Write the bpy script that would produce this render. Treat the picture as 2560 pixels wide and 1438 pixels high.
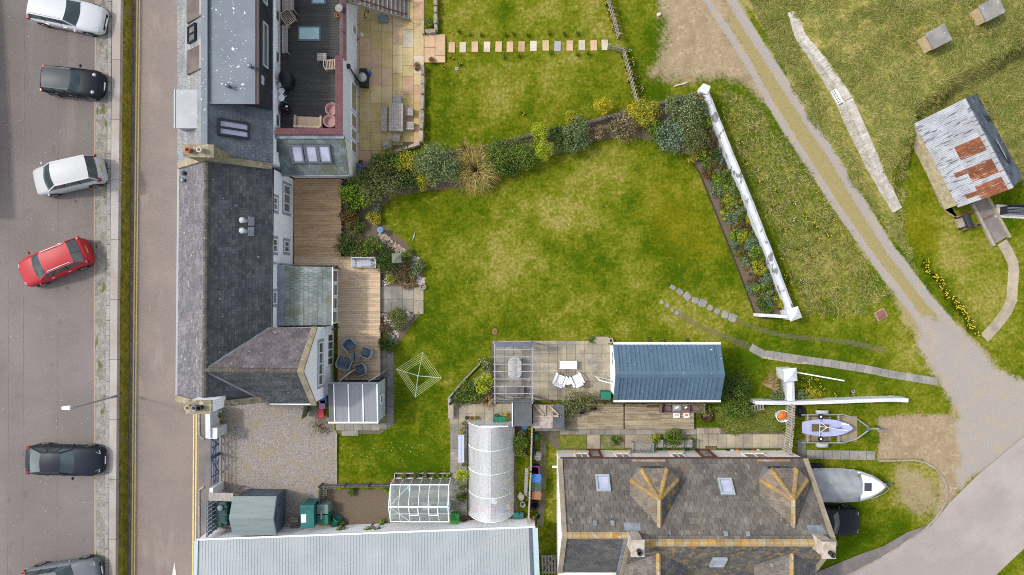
import bpy, math, random
import numpy as np
from mathutils import Vector, Matrix
# ------------------------------------------------------------------ camera, sky, sun, exposure
for _o in list(bpy.data.objects):
 bpy.data.objects.remove(_o)
SC = bpy.context.scene
COL = SC.collection
CAM_H, PXM = 44.0, 39.0            # drone height above the garden; photo pixels per metre at ground level
cam_d = bpy.data.cameras.new('camera')
cam = bpy.data.objects.new('camera', cam_d)
COL.objects.link(cam)
cam.location = (0, 0, CAM_H)
cam.rotation_euler = (0, 0, 0)
cam_d.sensor_width = 36.0
cam_d.lens = 18.0 * CAM_H / (1280.0 / PXM)
cam_d.clip_end = 2000
SC.camera = cam
SUN_EL, SUN_AZ = math.radians(49), math.radians(165)   # azimuth measured from +x, counter-clockwise
world = bpy.data.worlds.new('World')
SC.world = world
world.use_nodes = True
wn = world.node_tree
sky = wn.nodes.new('ShaderNodeTexSky')
sky.sky_type = 'NISHITA'
sky.sun_disc = False
sky.sun_elevation = SUN_EL
sky.sun_rotation = math.radians(90) - SUN_AZ
sky.air_density = 1.0
sky.dust_density = 2.5
sky.ozone_density = 1.0
bg = wn.nodes['Background']
bg.inputs['Strength'].default_value = 0.15
hs_ = wn.nodes.new('ShaderNodeHueSaturation')          # thin high cloud: a paler sky
hs_.inputs['Saturation'].default_value = .4
wn.links.new(sky.outputs[0], hs_.inputs['Color'])
wn.links.new(hs_.outputs[0], bg.inputs['Color'])
sun_d = bpy.data.lights.new('sun', 'SUN')
sun_d.energy = 1.2
sun_d.angle = math.radians(4)
sun_d.color = (1.0, 0.95, 0.87)
sun = bpy.data.objects.new('sun', sun_d)
COL.objects.link(sun)
sdir = Vector((math.cos(SUN_AZ) * math.cos(SUN_EL), math.sin(SUN_AZ) * math.cos(SUN_EL), math.sin(SUN_EL)))
sun.rotation_euler = sdir.to_track_quat('Z', 'Y').to_euler()
sun.location = sdir * 60
SC.view_settings.view_transform = 'Standard'
SC.view_settings.look = 'None'
SC.view_settings.gamma = 1.0
SC.view_settings.use_curve_mapping = False
SC.view_settings.exposure = 0.93
SC.cycles.filter_width = 1.0
SC.cycles.use_denoising = False
SC.cycles.max_bounces = 6
SC.cycles.transparent_max_bounces = 12
# ------------------------------------------------------------------ helpers
rng = random.Random(7)
nrg = np.random.default_rng(11)
V3 = Vector
KA = 0.70                          # photo brightness to surface albedo
def W(px, py, h=0.0):
 """a photo pixel of something known to be h metres above the garden -> world point"""
 k = (1 - h / CAM_H) / PXM
 return V3(((px - 1280) * k, (719 - py) * k, h))
def c(r, g, b, k=None):
 k = KA if k is None else k
 f = lambda u: ((u / 255 + .055) / 1.055) ** 2.4 if u > 10 else u / 255 / 12.92
 return (f(r) * k, f(g) * k, f(b) * k)
ABS = {}
def tag(o, label=None, cat=None, group=None, kind=None):
 if label: o['label'] = label
 if cat: o['category'] = cat
 if group: o['group'] = group
 if kind: o['kind'] = kind
 return o
def thing(name, label, cat, loc, rz=0.0, group=None, absolute=False):
 o = bpy.data.objects.new(name, None)
 o.empty_display_size = .2
 COL.objects.link(o)
 o.location = loc
 o.rotation_euler = (0, 0, rz)
 tag(o, label, cat, group)
 if absolute: ABS[o.name] = V3(loc)
 return o
def tpx(name, label, cat, px, py, h, rz=0.0, group=None, z=0.0):
 """thing whose visible point (px,py) is h above the garden; its base stands at height z"""
 p = W(px, py, h)
 return thing(name, label, cat, (p.x, p.y, z), rz, group)
def link(name, me, m, parent=None, smooth=False):
 o = bpy.data.objects.new(name, me)
 COL.objects.link(o)
 if m is not None and not me.materials: me.materials.append(m)
 if smooth: me.polygons.foreach_set('use_smooth', [True] * len(me.polygons))
 if parent is not None:
  o.parent = parent
  if parent.name in ABS: ABS[o.name] = ABS[parent.name]
 return o
class MB:
 def __init__(s): s.v, s.f = [], []
 def add(s, vs, fs):
  o = len(s.v)
  s.v += [tuple(p) for p in vs]
  s.f += [tuple(i + o for i in f) for f in fs]
  return s
 def box(s, cx, cy, cz, dx, dy, dz, rz=0.0, ry=0.0, rx=0.0):
  m = Matrix.Translation((cx, cy, cz)) @ Matrix.Rotation(rz, 4, 'Z') @ Matrix.Rotation(ry, 4, 'Y') @ Matrix.Rotation(rx, 4, 'X')
  vs = [m @ V3((sx * dx / 2, sy * dy / 2, sz * dz / 2)) for sz in (-1, 1) for sx, sy in ((-1, -1), (1, -1), (1, 1), (-1, 1))]
  return s.add(vs, [(3, 2, 1, 0), (4, 5, 6, 7), (0, 1, 5, 4), (1, 2, 6, 5), (2, 3, 7, 6), (3, 0, 4, 7)])
 def hexa(s, lo, hi):
  n = len(lo)
  return s.add(list(lo) + list(hi), [tuple(reversed(range(n))), tuple(range(n, 2 * n))] + [(i, (i + 1) % n, n + (i + 1) % n, n + i) for i in range(n)])
 def prism(s, poly, z0, z1):
  a = sum(poly[i][0] * poly[(i + 1) % len(poly)][1] - poly[(i + 1) % len(poly)][0] * poly[i][1] for i in range(len(poly)))
  if a < 0: poly = list(reversed(poly))
  return s.hexa([(p[0], p[1], z0) for p in poly], [(p[0], p[1], z1) for p in poly])
 def slab(s, pts, t):
  """polygon in space given thickness t below it"""
  pts = [V3(p) for p in pts]
  n = sum(((pts[i] - pts[0]).cross(pts[i + 1] - pts[0]) for i in range(1, len(pts) - 1)), V3((0, 0, 0))).normalized()
  if n.z < 0 or (abs(n.z) < 1e-6 and t < 0):
   pts.reverse(); n = -n
  return s.hexa([p - n * t for p in pts], pts)
 def bar(s, p, q, w, h, up=(0, 0, 1)):
  p, q = V3(p), V3(q)
  d = (q - p).normalized()
  up = V3(up)
  if abs(d.dot(up)) > .98: up = V3((1, 0, 0))
  r = d.cross(up).normalized()
  u = r.cross(d)
  o = [r * sx * w / 2 + u * sy * h / 2 for sx, sy in ((-1, -1), (1, -1), (1, 1), (-1, 1))]
  return s.hexa([p + x for x in reversed(o)], [q + x for x in reversed(o)])
 def tube(s, pts, r, n=8, r2=None):
  pts = [V3(p) for p in pts]
  m = len(pts)
  base = len(s.v)
  for i, p in enumerate(pts):
   d = (pts[min(i + 1, m - 1)] - pts[max(i - 1, 0)]).normalized()
   a = V3((0, 0, 1)) if abs(d.z) < .9 else V3((1, 0, 0))
   e = d.cross(a).normalized()
   f = d.cross(e)
   rr = r if r2 is None else r + (r2 - r) * i / max(1, m - 1)
   s.v += [tuple(p + (e * math.cos(2 * math.pi * k / n) + f * math.sin(2 * math.pi * k / n)) * rr) for k in range(n)]
  for i in range(m - 1):
   for k in range(n):
    a, b = base + i * n + k, base + i * n + (k + 1) % n
    s.f.append((a, b, b + n, a + n))
  s.f.append(tuple(base + k for k in reversed(range(n))))
  s.f.append(tuple(base + (m - 1) * n + k for k in range(n)))
  return s
 def lathe(s, prof, cx=0, cy=0, n=16, cz=0.0, sx=1.0, sy=1.0):
  base = len(s.v)
  for r, z in prof:
   s.v += [(cx + r * sx * math.cos(2 * math.pi * k / n), cy + r * sy * math.sin(2 * math.pi * k / n), cz + z) for k in range(n)]
  for i in range(len(prof) - 1):
   for k in range(n):
    a, b = base + i * n + k, base + i * n + (k + 1) % n
    s.f.append((a, b, b + n, a + n))
  s.f.append(tuple(base + k for k in reversed(range(n))))
  s.f.append(tuple(base + (len(prof) - 1) * n + k for k in range(n)))
  return s
 def ell(s, cx, cy, cz, rx, ry, rz, n=12, m=7, jit=0.0, rnd=None):
  base = len(s.v)
  rnd = rnd or rng
  for i in range(1, m):
   t = math.pi * i / m
   for k in range(n):
    p = 2 * math.pi * k / n
    j = 1 + rnd.uniform(-jit, jit)
    s.v.append((cx + rx * j * math.sin(t) * math.cos(p), cy + ry * j * math.sin(t) * math.sin(p), cz + rz * j * math.cos(t)))
  s.v += [(cx, cy, cz + rz), (cx, cy, cz - rz)]
  T, Bm = len(s.v) - 2, len(s.v) - 1
  for i in range(m - 2):
   for k in range(n):
    a, b = base + i * n + k, base + i * n + (k + 1) % n
    s.f.append((a, a + n, b + n, b))
  for k in range(n):
   s.f.append((T, base + k, base + (k + 1) % n))
   s.f.append((Bm, base + (m - 2) * n + (k + 1) % n, base + (m - 2) * n + k))
  return s
 def quad(s, *pts):
  return s.add(pts, [tuple(range(len(pts)))])
 def grid(s, fn, nu, nv):
  base = len(s.v)
  for j in range(nv + 1):
   for i in range(nu + 1):
    s.v.append(tuple(fn(i / nu, j / nv)))
  for j in range(nv):
   for i in range(nu):
    a = base + j * (nu + 1) + i
    s.f.append((a, a + 1, a + nu + 2, a + nu + 1))
  return s
 def obj(s, name, m, parent=None, smooth=False, bevel=0.0, kind=None, label=None, solid=0.0):
  off = ABS.get(parent.name) if parent is not None else None
  v = s.v if off is None else [(p[0] - off.x, p[1] - off.y, p[2] - off.z) for p in s.v]
  me = bpy.data.meshes.new(name)
  me.from_pydata(v, [], s.f)
  me.update()
  o = link(name, me, m, parent, smooth)
  if bevel:
   b = o.modifiers.new('bevel', 'BEVEL')
   b.width, b.segments, b.limit_method = bevel, 2, 'ANGLE'
  if solid:
   b = o.modifiers.new('solid', 'SOLIDIFY')
   b.thickness = solid
  tag(o, label, None, None, kind)
  return o
def npmesh(name, V, F, m, parent=None, kind=None, smooth=False, attrs=None):
 me = bpy.data.meshes.new(name)
 V = np.asarray(V, np.float32); F = np.asarray(F, np.int32)
 if parent is not None and parent.name in ABS: V = V - np.array(ABS[parent.name], np.float32)
 k = F.shape[1]
 me.vertices.add(len(V)); me.loops.add(F.size); me.polygons.add(len(F))
 me.vertices.foreach_set('co', V.ravel())
 me.loops.foreach_set('vertex_index', F.ravel())
 me.polygons.foreach_set('loop_start', np.arange(0, F.size, k, dtype=np.int32))
 me.polygons.foreach_set('loop_total', np.full(len(F), k, np.int32))
 for an, arr in (attrs or {}).items():
  at = me.attributes.new(an, 'FLOAT_COLOR', 'POINT')
  at.data.foreach_set('color', np.asarray(arr, np.float32).ravel())
 me.update(calc_edges=True)
 o = link(name, me, m, parent, smooth)
 tag(o, kind=kind)
 return o
_boxes = {}
def piece(parent, name, m, cx, cy, cz, dx, dy, dz, rz=0.0, tilt=0.0):
 """one small box-shaped piece (plank, slab, slat); alike pieces share their mesh"""
 key = (round(dx, 2), round(dy, 2), round(dz, 3), m.name)
 me = _boxes.get(key)
 if me is None:
  b = MB()
  x, y, z, e = key[0] / 2, key[1] / 2, key[2], min(.012, key[0] * .12, key[1] * .12)
  lo = [(-x, -y, 0), (x, -y, 0), (x, y, 0), (-x, y, 0)]
  md = [(p[0], p[1], z - e * .6) for p in lo]
  hi = [(-x + e, -y + e, z), (x - e, -y + e, z), (x - e, y - e, z), (-x + e, y - e, z)]
  b.hexa(lo, md); b.f.pop(1)
  o = len(b.v)
  b.v += hi
  b.f += [(o, o + 1, o + 2, o + 3)] + [(4 + i, 4 + (i + 1) % 4, o + (i + 1) % 4, o + i) for i in range(4)]
  me = bpy.data.meshes.new(name)
  me.from_pydata(b.v, [], b.f)
  me.materials.append(m)
  _boxes[key] = me
 o = bpy.data.objects.new(name, me)
 COL.objects.link(o)
 off = ABS.get(parent.name, V3((0, 0, 0)))
 o.parent = parent
 o.location = (cx - off.x, cy - off.y, cz - off.z)
 o.rotation_euler = (rng.uniform(-tilt, tilt), rng.uniform(-tilt, tilt), rz)
 return o
def copy_tree(o, parent=None):
 q = o.copy()
 COL.objects.link(q)
 q.parent = parent
 for ch in o.children: copy_tree(ch, q)
 return q
# ------------------------------------------------------------------ materials
MATS = {}
def nodes_of(name):
 m = bpy.data.materials.new(name)
 m.use_nodes = True
 nt = m.node_tree
 return m, nt, nt.nodes, nt.links, nt.nodes['Principled BSDF']
def mixc(nt, a, b, fac, mode='MIX'):
 n = nt.nodes.new('ShaderNodeMix')
 n.data_type = 'RGBA'; n.blend_type = mode; n.clamp_factor = True
 for sock, val in ((n.inputs[0], fac), (n.inputs[6], a), (n.inputs[7], b)):
  if isinstance(val, (int, float)): sock.default_value = val
  elif isinstance(val, tuple): sock.default_value = (*val[:3], 1)
  else: nt.links.new(val, sock)
 return n.outputs[2]
def math_n(nt, op, a, b=0.0, c_=0.0):
 n = nt.nodes.new('ShaderNodeMath')
 n.operation = op
 for i, val in enumerate((a, b, c_)):
  if isinstance(val, (int, float)): n.inputs[i].default_value = val
  else: nt.links.new(val, n.inputs[i])
 return n.outputs[0]
def ramp(nt, x, lo, hi):
 n = nt.nodes.new('ShaderNodeMapRange')
 n.interpolation_type = 'SMOOTHSTEP'
 nt.links.new(x, n.inputs[0])
 n.inputs[1].default_value, n.inputs[2].default_value = lo, hi
 return n.outputs[0]
def noise(nt, scale, detail=4.0, vec=None, rough=.55, w=None):
 n = nt.nodes.new('ShaderNodeTexNoise')
 n.inputs['Scale'].default_value = scale
 n.inputs['Detail'].default_value = detail
 n.inputs['Roughness'].default_value = rough
 if vec is not None: nt.links.new(vec, n.inputs['Vector'])
 return n.outputs[0]
def position(nt, stretch=(1, 1, 1), rot=0.0, shift=(0, 0, 0)):
 g = nt.nodes.new('ShaderNodeNewGeometry')
 mp = nt.nodes.new('ShaderNodeMapping')
 if rot:
  mp.vector_type = 'TEXTURE'
  stretch = tuple(1 / q for q in stretch)
 mp.inputs['Scale'].default_value = stretch
 mp.inputs['Rotation'].default_value = (0, 0, rot)
 mp.inputs['Location'].default_value = shift
 nt.links.new(g.outputs['Position'], mp.inputs['Vector'])
 return mp.outputs[0], g
def mat(name, col, rough=.75, col2=None, sc=1.5, fine=.15, rnd=.10, bump=.15, bsc=45, stains=(), metal=0.0,
  stretch=(1, 1, 1), rot=0.0, spec=.3, coat=0.0, alpha=None, c2lo=.38, c2hi=.66):
 if name in MATS: return MATS[name]
 m, nt, N, L, B = nodes_of(name)
 pos, geo = position(nt, stretch, rot)
 raw, _ = position(nt)
 out = mixc(nt, col, col2, ramp(nt, noise(nt, sc, 5, pos), c2lo, c2hi)) if col2 else None
 if out is None:
  r = N.new('ShaderNodeRGB'); r.outputs[0].default_value = (*col, 1); out = r.outputs[0]
 if rnd:
  oi = N.new('ShaderNodeObjectInfo')
  k = math_n(nt, 'FRACT', math_n(nt, 'ADD', math_n(nt, 'MULTIPLY', oi.outputs['Random'], 7.31), geo.outputs['Random Per Island']))
  k = math_n(nt, 'MULTIPLY_ADD', k, 2 * rnd, 1 - rnd)
  cb = N.new('ShaderNodeCombineColor')
  for i in range(3): L.new(k, cb.inputs[i])
  out = mixc(nt, out, cb.outputs[0], 1.0, 'MULTIPLY')
 nf = noise(nt, bsc, 3, pos)
 if fine:
  k = math_n(nt, 'MULTIPLY_ADD', math_n(nt, 'ADD', nf, noise(nt, 13, 4, raw, .7)), 2 * fine, 1 - 2 * fine)
  cb = N.new('ShaderNodeCombineColor')
  for i in range(3): L.new(k, cb.inputs[i])
  out = mixc(nt, out, cb.outputs[0], 1.0, 'MULTIPLY')
 for st in stains:
  scol, ssc, lo, hi, amt = st[:5]
  v = raw
  if len(st) > 5:
   v, _ = position(nt, st[5], st[6] if len(st) > 6 else 0.0)
  f = math_n(nt, 'MULTIPLY', ramp(nt, noise(nt, ssc, 4, v), lo, hi), amt)
  out = mixc(nt, out, scol, f)
 L.new(out, B.inputs['Base Color'])
 B.inputs['Roughness'].default_value = rough
 B.inputs['Metallic'].default_value = metal
 B.inputs['Specular IOR Level'].default_value = spec
 B.inputs['Coat Weight'].default_value = coat
 if alpha is not None: B.inputs['Alpha'].default_value = alpha
 if bump:
  bn = N.new('ShaderNodeBump')
  bn.inputs['Strength'].default_value = bump
  bn.inputs['Distance'].default_value = .02
  L.new(nf, bn.inputs['Height'])
  L.new(bn.outputs[0], B.inputs['Normal'])
 MATS[name] = m
 return m
def leaf_mat(name, dark, light, accent=None, acc_amt=.08, rough=.55):
 if name in MATS: return MATS[name]
 if name.startswith('leaf_'): dark, light = tuple(1.3 * q for q in dark), tuple(1.35 * q for q in light)
 m, nt, N, L, B = nodes_of(name)
 pos, geo = position(nt)
 k = geo.outputs['Random Per Island']
 big = noise(nt, 2.3, 3, pos)
 f = ramp(nt, math_n(nt, 'ADD', math_n(nt, 'MULTIPLY', k, .75), math_n(nt, 'MULTIPLY', big, .6)), .3, 1.05)
 out = mixc(nt, dark, light, f)
 if accent:
  out = mixc(nt, out, accent, ramp(nt, math_n(nt, 'FRACT', math_n(nt, 'MULTIPLY', k, 13.7)), 1 - acc_amt - .02, 1 - acc_amt))
 L.new(out, B.inputs['Base Color'])
 B.inputs['Roughness'].default_value = rough
 B.inputs['Specular IOR Level'].default_value = .25
 tr = N.new('ShaderNodeBsdfTranslucent')
 L.new(out, tr.inputs[0])
 ms = N.new('ShaderNodeMixShader')
 ms.inputs[0].default_value = .25
 L.new(B.outputs[0], ms.inputs[1]); L.new(tr.outputs[0], ms.inputs[2])
 L.new(ms.outputs[0], N['Material Output'].inputs['Surface'])
 MATS[name] = m
 return m
def clear_mat(name, tint=(.9, .95, .95), veil=.12, veil_col=(.8, .85, .85), gloss=.1, rough=.05, streak=0.0):
 """clear or milky sheet: part transparent, part diffuse veil, part glossy"""
 if name in MATS: return MATS[name]
 m, nt, N, L, B = nodes_of(name)
 N.remove(B)
 t = N.new('ShaderNodeBsdfTransparent'); t.inputs[0].default_value = (*tint, 1)
 d = N.new('ShaderNodeBsdfDiffuse'); d.inputs[0].default_value = (*veil_col, 1)
 tl = N.new('ShaderNodeBsdfTranslucent'); tl.inputs[0].default_value = (*veil_col, 1)
 g = N.new('ShaderNodeBsdfGlossy'); g.inputs[1].default_value = rough
 m0 = N.new('ShaderNodeMixShader'); m0.inputs[0].default_value = .4
 L.new(d.outputs[0], m0.inputs[1]); L.new(tl.outputs[0], m0.inputs[2])
 m1 = N.new('ShaderNodeMixShader')
 m1.inputs[0].default_value = veil
 if streak:
  pos, _ = position(nt, (9, .7, 1))
  k = math_n(nt, 'MULTIPLY_ADD', ramp(nt, noise(nt, 1.6, 5, pos), .35, .7), streak, veil)
  L.new(k, m1.inputs[0])
 L.new(t.outputs[0], m1.inputs[1]); L.new(m0.outputs[0], m1.inputs[2])
 m2 = N.new('ShaderNodeMixShader'); m2.inputs[0].default_value = gloss
 L.new(m1.outputs[0], m2.inputs[1]); L.new(g.outputs[0], m2.inputs[2])
 L.new(m2.outputs[0], N['Material Output'].inputs['Surface'])
 MATS[name] = m
 return m
# ------------------------------------------------------------------ ground
def vnoise(x, y, s, seed):
 """smooth value noise for numpy arrays"""
 r = np.random.default_rng(seed).random((128, 128))
 X, Y = x / s + 1000.3, y / s + 1000.7
 i, j = np.floor(X).astype(int), np.floor(Y).astype(int)
 f, g = X - i, Y - j
 f, g = f * f * (3 - 2 * f), g * g * (3 - 2 * g)
 a = r[i % 128, j % 128]; b = r[(i + 1) % 128, j % 128]
 d = r[i % 128, (j + 1) % 128]; e = r[(i + 1) % 128, (j + 1) % 128]
 return (a * (1 - f) + b * f) * (1 - g) + (d * (1 - f) + e * f) * g
def fbm(x, y, s, seed):
 return (vnoise(x, y, s, seed) * .5 + vnoise(x, y, s / 2.1, seed + 1) * .28 + vnoise(x, y, s / 4.3, seed + 2) * .22)
def sdist(x, y, poly):
 """signed distance in metres to a pixel polygon lying on the ground: positive inside"""
 P = [((a - 1280) / PXM, (719 - b) / PXM) for a, b in poly]
 d = np.full(x.shape, 1e9)
 ins = np.zeros(x.shape, bool)
 for k in range(len(P)):
  (x0, y0), (x1, y1) = P[k], P[(k + 1) % len(P)]
  dx, dy = x1 - x0, y1 - y0
  t = np.clip(((x - x0) * dx + (y - y0) * dy) / (dx * dx + dy * dy + 1e-12), 0, 1)
  d = np.minimum(d, np.hypot(x - x0 - t * dx, y - y0 - t * dy))
  cond = ((y0 > y) != (y1 > y))
  if dy != 0: ins ^= cond & (x < (x1 - x0) * (y - y0) / dy + x0)
 return np.where(ins, d, -d)
def ldist(x, y, line):
 P = [((a - 1280) / PXM, (719 - b) / PXM) for a, b in line]
 d = np.full(x.shape, 1e9)
 for (x0, y0), (x1, y1) in zip(P, P[1:]):
  dx, dy = x1 - x0, y1 - y0
  t = np.clip(((x - x0) * dx + (y - y0) * dy) / (dx * dx + dy * dy), 0, 1)
  d = np.minimum(d, np.hypot(x - x0 - t * dx, y - y0 - t * dy))
 return d
def sstep(d, lo, hi):
 t = np.clip((d - lo) / (hi - lo), 0, 1)
 return t * t * (3 - 2 * t)
LAWN = [(985, 490), (1060, 480), (1140, 470), (1250, 430), (1330, 405), (1420, 385), (1500, 350), (1570, 340), (1640, 355), (1715, 385), (1748, 430), (1772, 490), (1800, 560), (1840, 660), (1870, 740), (1888, 790), (2000, 815),
  (2120, 870), (2345, 952), (2250, 962), (2000, 905), (1850, 880), (1800, 860), (1530, 858), (1235, 855), (1230, 905), (1120, 1000), (1122, 1080), (1125, 1195), (1000, 1195), (842, 1208), (840, 1080), (960, 1065), (985, 990), (988, 870), (1045, 790), (1060, 720), (1060, 660), (1010, 600), (955, 560), (945, 530)]
BED = [(860, 450), (960, 400), (1180, 372), (1340, 330), (1500, 295), (1600, 265), (1760, 232), (1990, 795), (1888, 790), (1870, 740), (1840, 660), (1800, 560), (1772, 490), (1748, 430), (1715, 385), (1640, 355), (1570, 340), (1500, 350), (1330, 405), (1140, 470), (985, 490), (945, 530), (955, 560), (1010, 600), (1060, 660), (1060, 720), (950, 720), (950, 640), (845, 640), (850, 450)]
BED2 = [(945, 775), (1050, 785), (988, 870), (975, 885), (945, 885)]
BED3 = [(1120, 1000), (1232, 905), (1236, 1008), (1140, 1012)]
VEG = [(795, 1225), (980, 1225), (980, 1325), (815, 1330), (800, 1300), (795, 1265)]
PLOT = [(975, 1195), (1128, 1195), (1128, 1062), (1168, 1050), (1290, 1050), (1292, 1310), (975, 1315)]
UPLAWN = [(1088, 0), (1088, -60), (1520, -60), (1600, 265), (1340, 330), (1180, 372), (1050, 372), (1055, 160), (1112, 157), (1112, 85), (1092, 75)]
DRIVE = [(535, 1000), (765, 1000), (830, 1050), (841, 1085), (841, 1222), (795, 1224), (795, 1262), (800, 1345), (500, 1345), (545, 1228), (538, 1085)]
LRUT = [(1715, -90), (1767, 0), (1817, 75), (1875, 167), (1928, 263), (1984, 352), (2039, 436), (2084, 508), (2134, 578), (2200, 670), (2240, 722), (2284, 780), (2330, 850)]
RRUT = [(1770, -90), (1828, 0), (1856, 44), (1889, 97), (1928, 158), (1967, 217), (2006, 278), (2045, 334), (2100, 420), (2157, 513), (2190, 567), (2227, 627), (2267, 674), (2310, 734), (2350, 780), (2400, 840)]
TRACK = [(1700, -90), (1785, -90), (1845, 0), (1905, 97), (1980, 215), (2060, 330), (2170, 508), (2240, 625), (2330, 745), (2410, 830), (2470, 885), (2520, 925), (2640, 985), (2640, 1120), (2440, 1200), (2380, 1260), (2340, 1300), (2365, 1240), (2370, 1200), (2340, 1160), (2300, 1150), (2195, 1150), (2195, 1075), (2215, 1045), (2270, 1035), (2330, 1050), (2375, 1040), (2385, 1000), (2345, 950), (2295, 860), (2190, 680), (2060, 480), (1915, 255), (1755, 0)]
LIGHTG = [(2290, 790), (2380, 815), (2460, 885), (2520, 925), (2640, 985), (2640, 1110), (2450, 1190), (2400, 1220), (2390, 1100), (2390, 1020), (2350, 950), (2300, 865)]
TAN = [(1590, -80), (1650, 60), (1630, 140), (1610, 190), (1640, 215), (1760, 212), (1850, 222), (1930, 290), (1950, 280), (1860, 90), (1800, -80)]
PARK = [(2195, 1045), (2300, 1035), (2400, 1040), (2420, 1200), (2370, 1260), (2330, 1300), (2350, 1230), (2340, 1170), (2300, 1152), (2195, 1150)]
FIELD = [(1865, 0), (1800, -90), (2700, -90), (2700, 900), (2540, 930), (2420, 830), (2240, 610), (2000, 245)]
MOUND = [(1962, 28), (1990, 100), (2045, 180), (2090, 262), (2135, 360), (2200, 480), (2236, 535), (2290, 380), (2300, 300), (2390, 235), (2440, 215), (2560, 140), (2700, 70), (2700, -120), (2050, -120), (1975, -40)]
STRIP = [(1775, 215), (1840, 215), (1915, 265), (2010, 410), (2130, 590), (2230, 740), (2150, 800), (2010, 780), (1990, 740)]
WALLBASE = [(1967, 34), (1990, 100), (2018, 140), (2045, 182), (2072, 228), (2092, 264), (2112, 312), (2137, 362), (2166, 420), (2200, 480), (2232, 532)]
WALLW = [3, 9, 17, 23, 30, 36, 38, 34, 28, 20, 4]
STEP = .14
gx = np.arange(-19.6, 37.0, STEP)
gy = np.arange(-22.4, 22.4, STEP)
GX, GY = np.meshgrid(gx, gy)
n1, n2, n3 = fbm(GX, GY, 1.6, 3), fbm(GX, GY, 4.5, 9), fbm(GX, GY, .6, 17)
wob = (n1 - .5) * .7 + (n3 - .5) * .25
def gauss(lst):
 o = np.zeros(GX.shape)
 for a, b, r, k in lst:
  o += k * np.exp(-(((GX - (a - 1280) / PXM) ** 2 + (GY - (719 - b) / PXM) ** 2) / (r / PXM) ** 2))
 return o
dl, dr = ldist(GX, GY, LRUT), ldist(GX, GY, RRUT)
rut = np.maximum(1 - sstep(dl + wob * .2, .08, .42), 1 - sstep(dr + wob * .2, .14, .5))
track = sstep(sdist(GX, GY, TRACK) + wob * 1.3, -.5, .5)
light = np.maximum(rut * sstep(sdist(GX, GY, TRACK), -.8, .1), sstep(sdist(GX, GY, LIGHTG) + wob * 1.6, -.7, .7))
tan_ = np.maximum.reduce([.9 * sstep(sdist(GX, GY, TAN) + wob * 2.2 - .2, -1.0, 1.4), sstep(sdist(GX, GY, PARK) + wob * .9, -.4, .4), .62 * sstep(sdist(GX, GY, [(2225, 1152), (2300, 1152), (2350, 1190), (2364, 1235), (2340, 1290), (2290, 1310), (2240, 1260)]) + wob * 1.5, -.6, .8)])
mid = track * (1 - .6 * tan_)
soil = np.maximum.reduce([sstep(sdist(GX, GY, p) + wob * q, -.06, .08) for p, q in ((BED, .12), (BED2, .1), (BED3, .15), (VEG, .15), (PLOT, .1))])
for ln, wd in (([(1840, 800), (1900, 825), (1965, 840), (2040, 847), (2130, 857), (2210, 876)], .22), ([(1690, 780), (1745, 815), (1800, 836), (1872, 868)], .3)):
 soil = np.maximum(soil, .5 * (1 - sstep(ldist(GX, GY, ln) + wob * .35, wd * .6, wd * 1.5)))
drive = sstep(sdist(GX, GY, DRIVE) + wob * .1, -.05, .08)
rough = np.maximum(sstep(sdist(GX, GY, FIELD) + wob, -.5, .5) * (1 - sstep(sdist(GX, GY, [(2215, 420), (2262, 330), (2300, 330), (2400, 520), (2520, 470), (2700, 380), (2700, 900), (2540, 930), (2420, 830), (2300, 690), (2245, 560)]) + wob, -.6, .6)), .48 * sstep(sdist(GX, GY, STRIP) + wob, -.3, .5))
lawn = sstep(sdist(GX, GY, LAWN), -.05, .05)
uplawn = sstep(sdist(GX, GY, UPLAWN), -.05, .05)
dry = .08 + .7 * (n2 - .45) + .8 * (n1 - .5) + lawn * gauss([(1330, 560, 210, .34), (1640, 730, 120, .22), (1490, 440, 140, .16), (1400, 700, 60, .2), (1290, 690, 50, .2), (1690, 770, 60, .25), (1760, 830, 80, .3), (1390, 540, 60, .15), (1560, 380, 60, .12),
                 (1480, 690, 80, -.22), (1380, 610, 35, -.3), (1480, 655, 50, -.15), (1700, 690, 80, -.2), (1150, 820, 110, -.15), (1050, 1050, 120, -.12), (1080, 600, 60, -.15), (1000, 1130, 120, -.12), (1640, 610, 70, -.3), (1380, 470, 60, -.25), (1600, 850, 90, -.25), (1300, 750, 60, -.2)])
dry += uplawn * (.13 + gauss([(1230, 220, 70, .2), (1500, 40, 60, .2), (1400, 250, 60, .15)]))
dry += gauss([(2050, 660, 60, .6), (2080, 700, 50, .4), (1990, 640, 40, .3), (2270, 890, 60, .35), (2380, 640, 60, .35), (2330, 560, 60, .25), (2480, 720, 80, .4), (2480, 880, 70, .3), (2200, 870, 80, .2), (2330, 1180, 60, .55), (2280, 1200, 60, .5), (2300, 1240, 60, .4), (2130, 1340, 120, -.2), (2240, 1300, 40, -.2), (2290, 1040, 60, .35), (1990, 860, 80, -.15), (1640, 90, 50, -.4), (1620, 200, 40, -.3), (1870, 900, 70, -.35), (1850, 1050, 90, -.5), (1420, 1105, 60, -.2), (1940, 260, 50, -.25), (2060, 440, 50, .1), (2530, 540, 60, -.3), (2290, 610, 60, -.1)])
yel = .35 * n1 + gauss([(2290, 560, 60, .6), (2330, 610, 60, .5), (1650, 540, 90, .45), (1740, 600, 90, .5), (1100, 520, 90, .35), (1060, 570, 60, .3), (1700, 460, 90, .35), (1850, 620, 60, .4), (1560, 400, 90, .25), (2310, 480, 40, .4)]) + .25 * uplawn
moundd = sdist(GX, GY, MOUND)
wb = ldist(GX, GY, WALLBASE)
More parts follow.
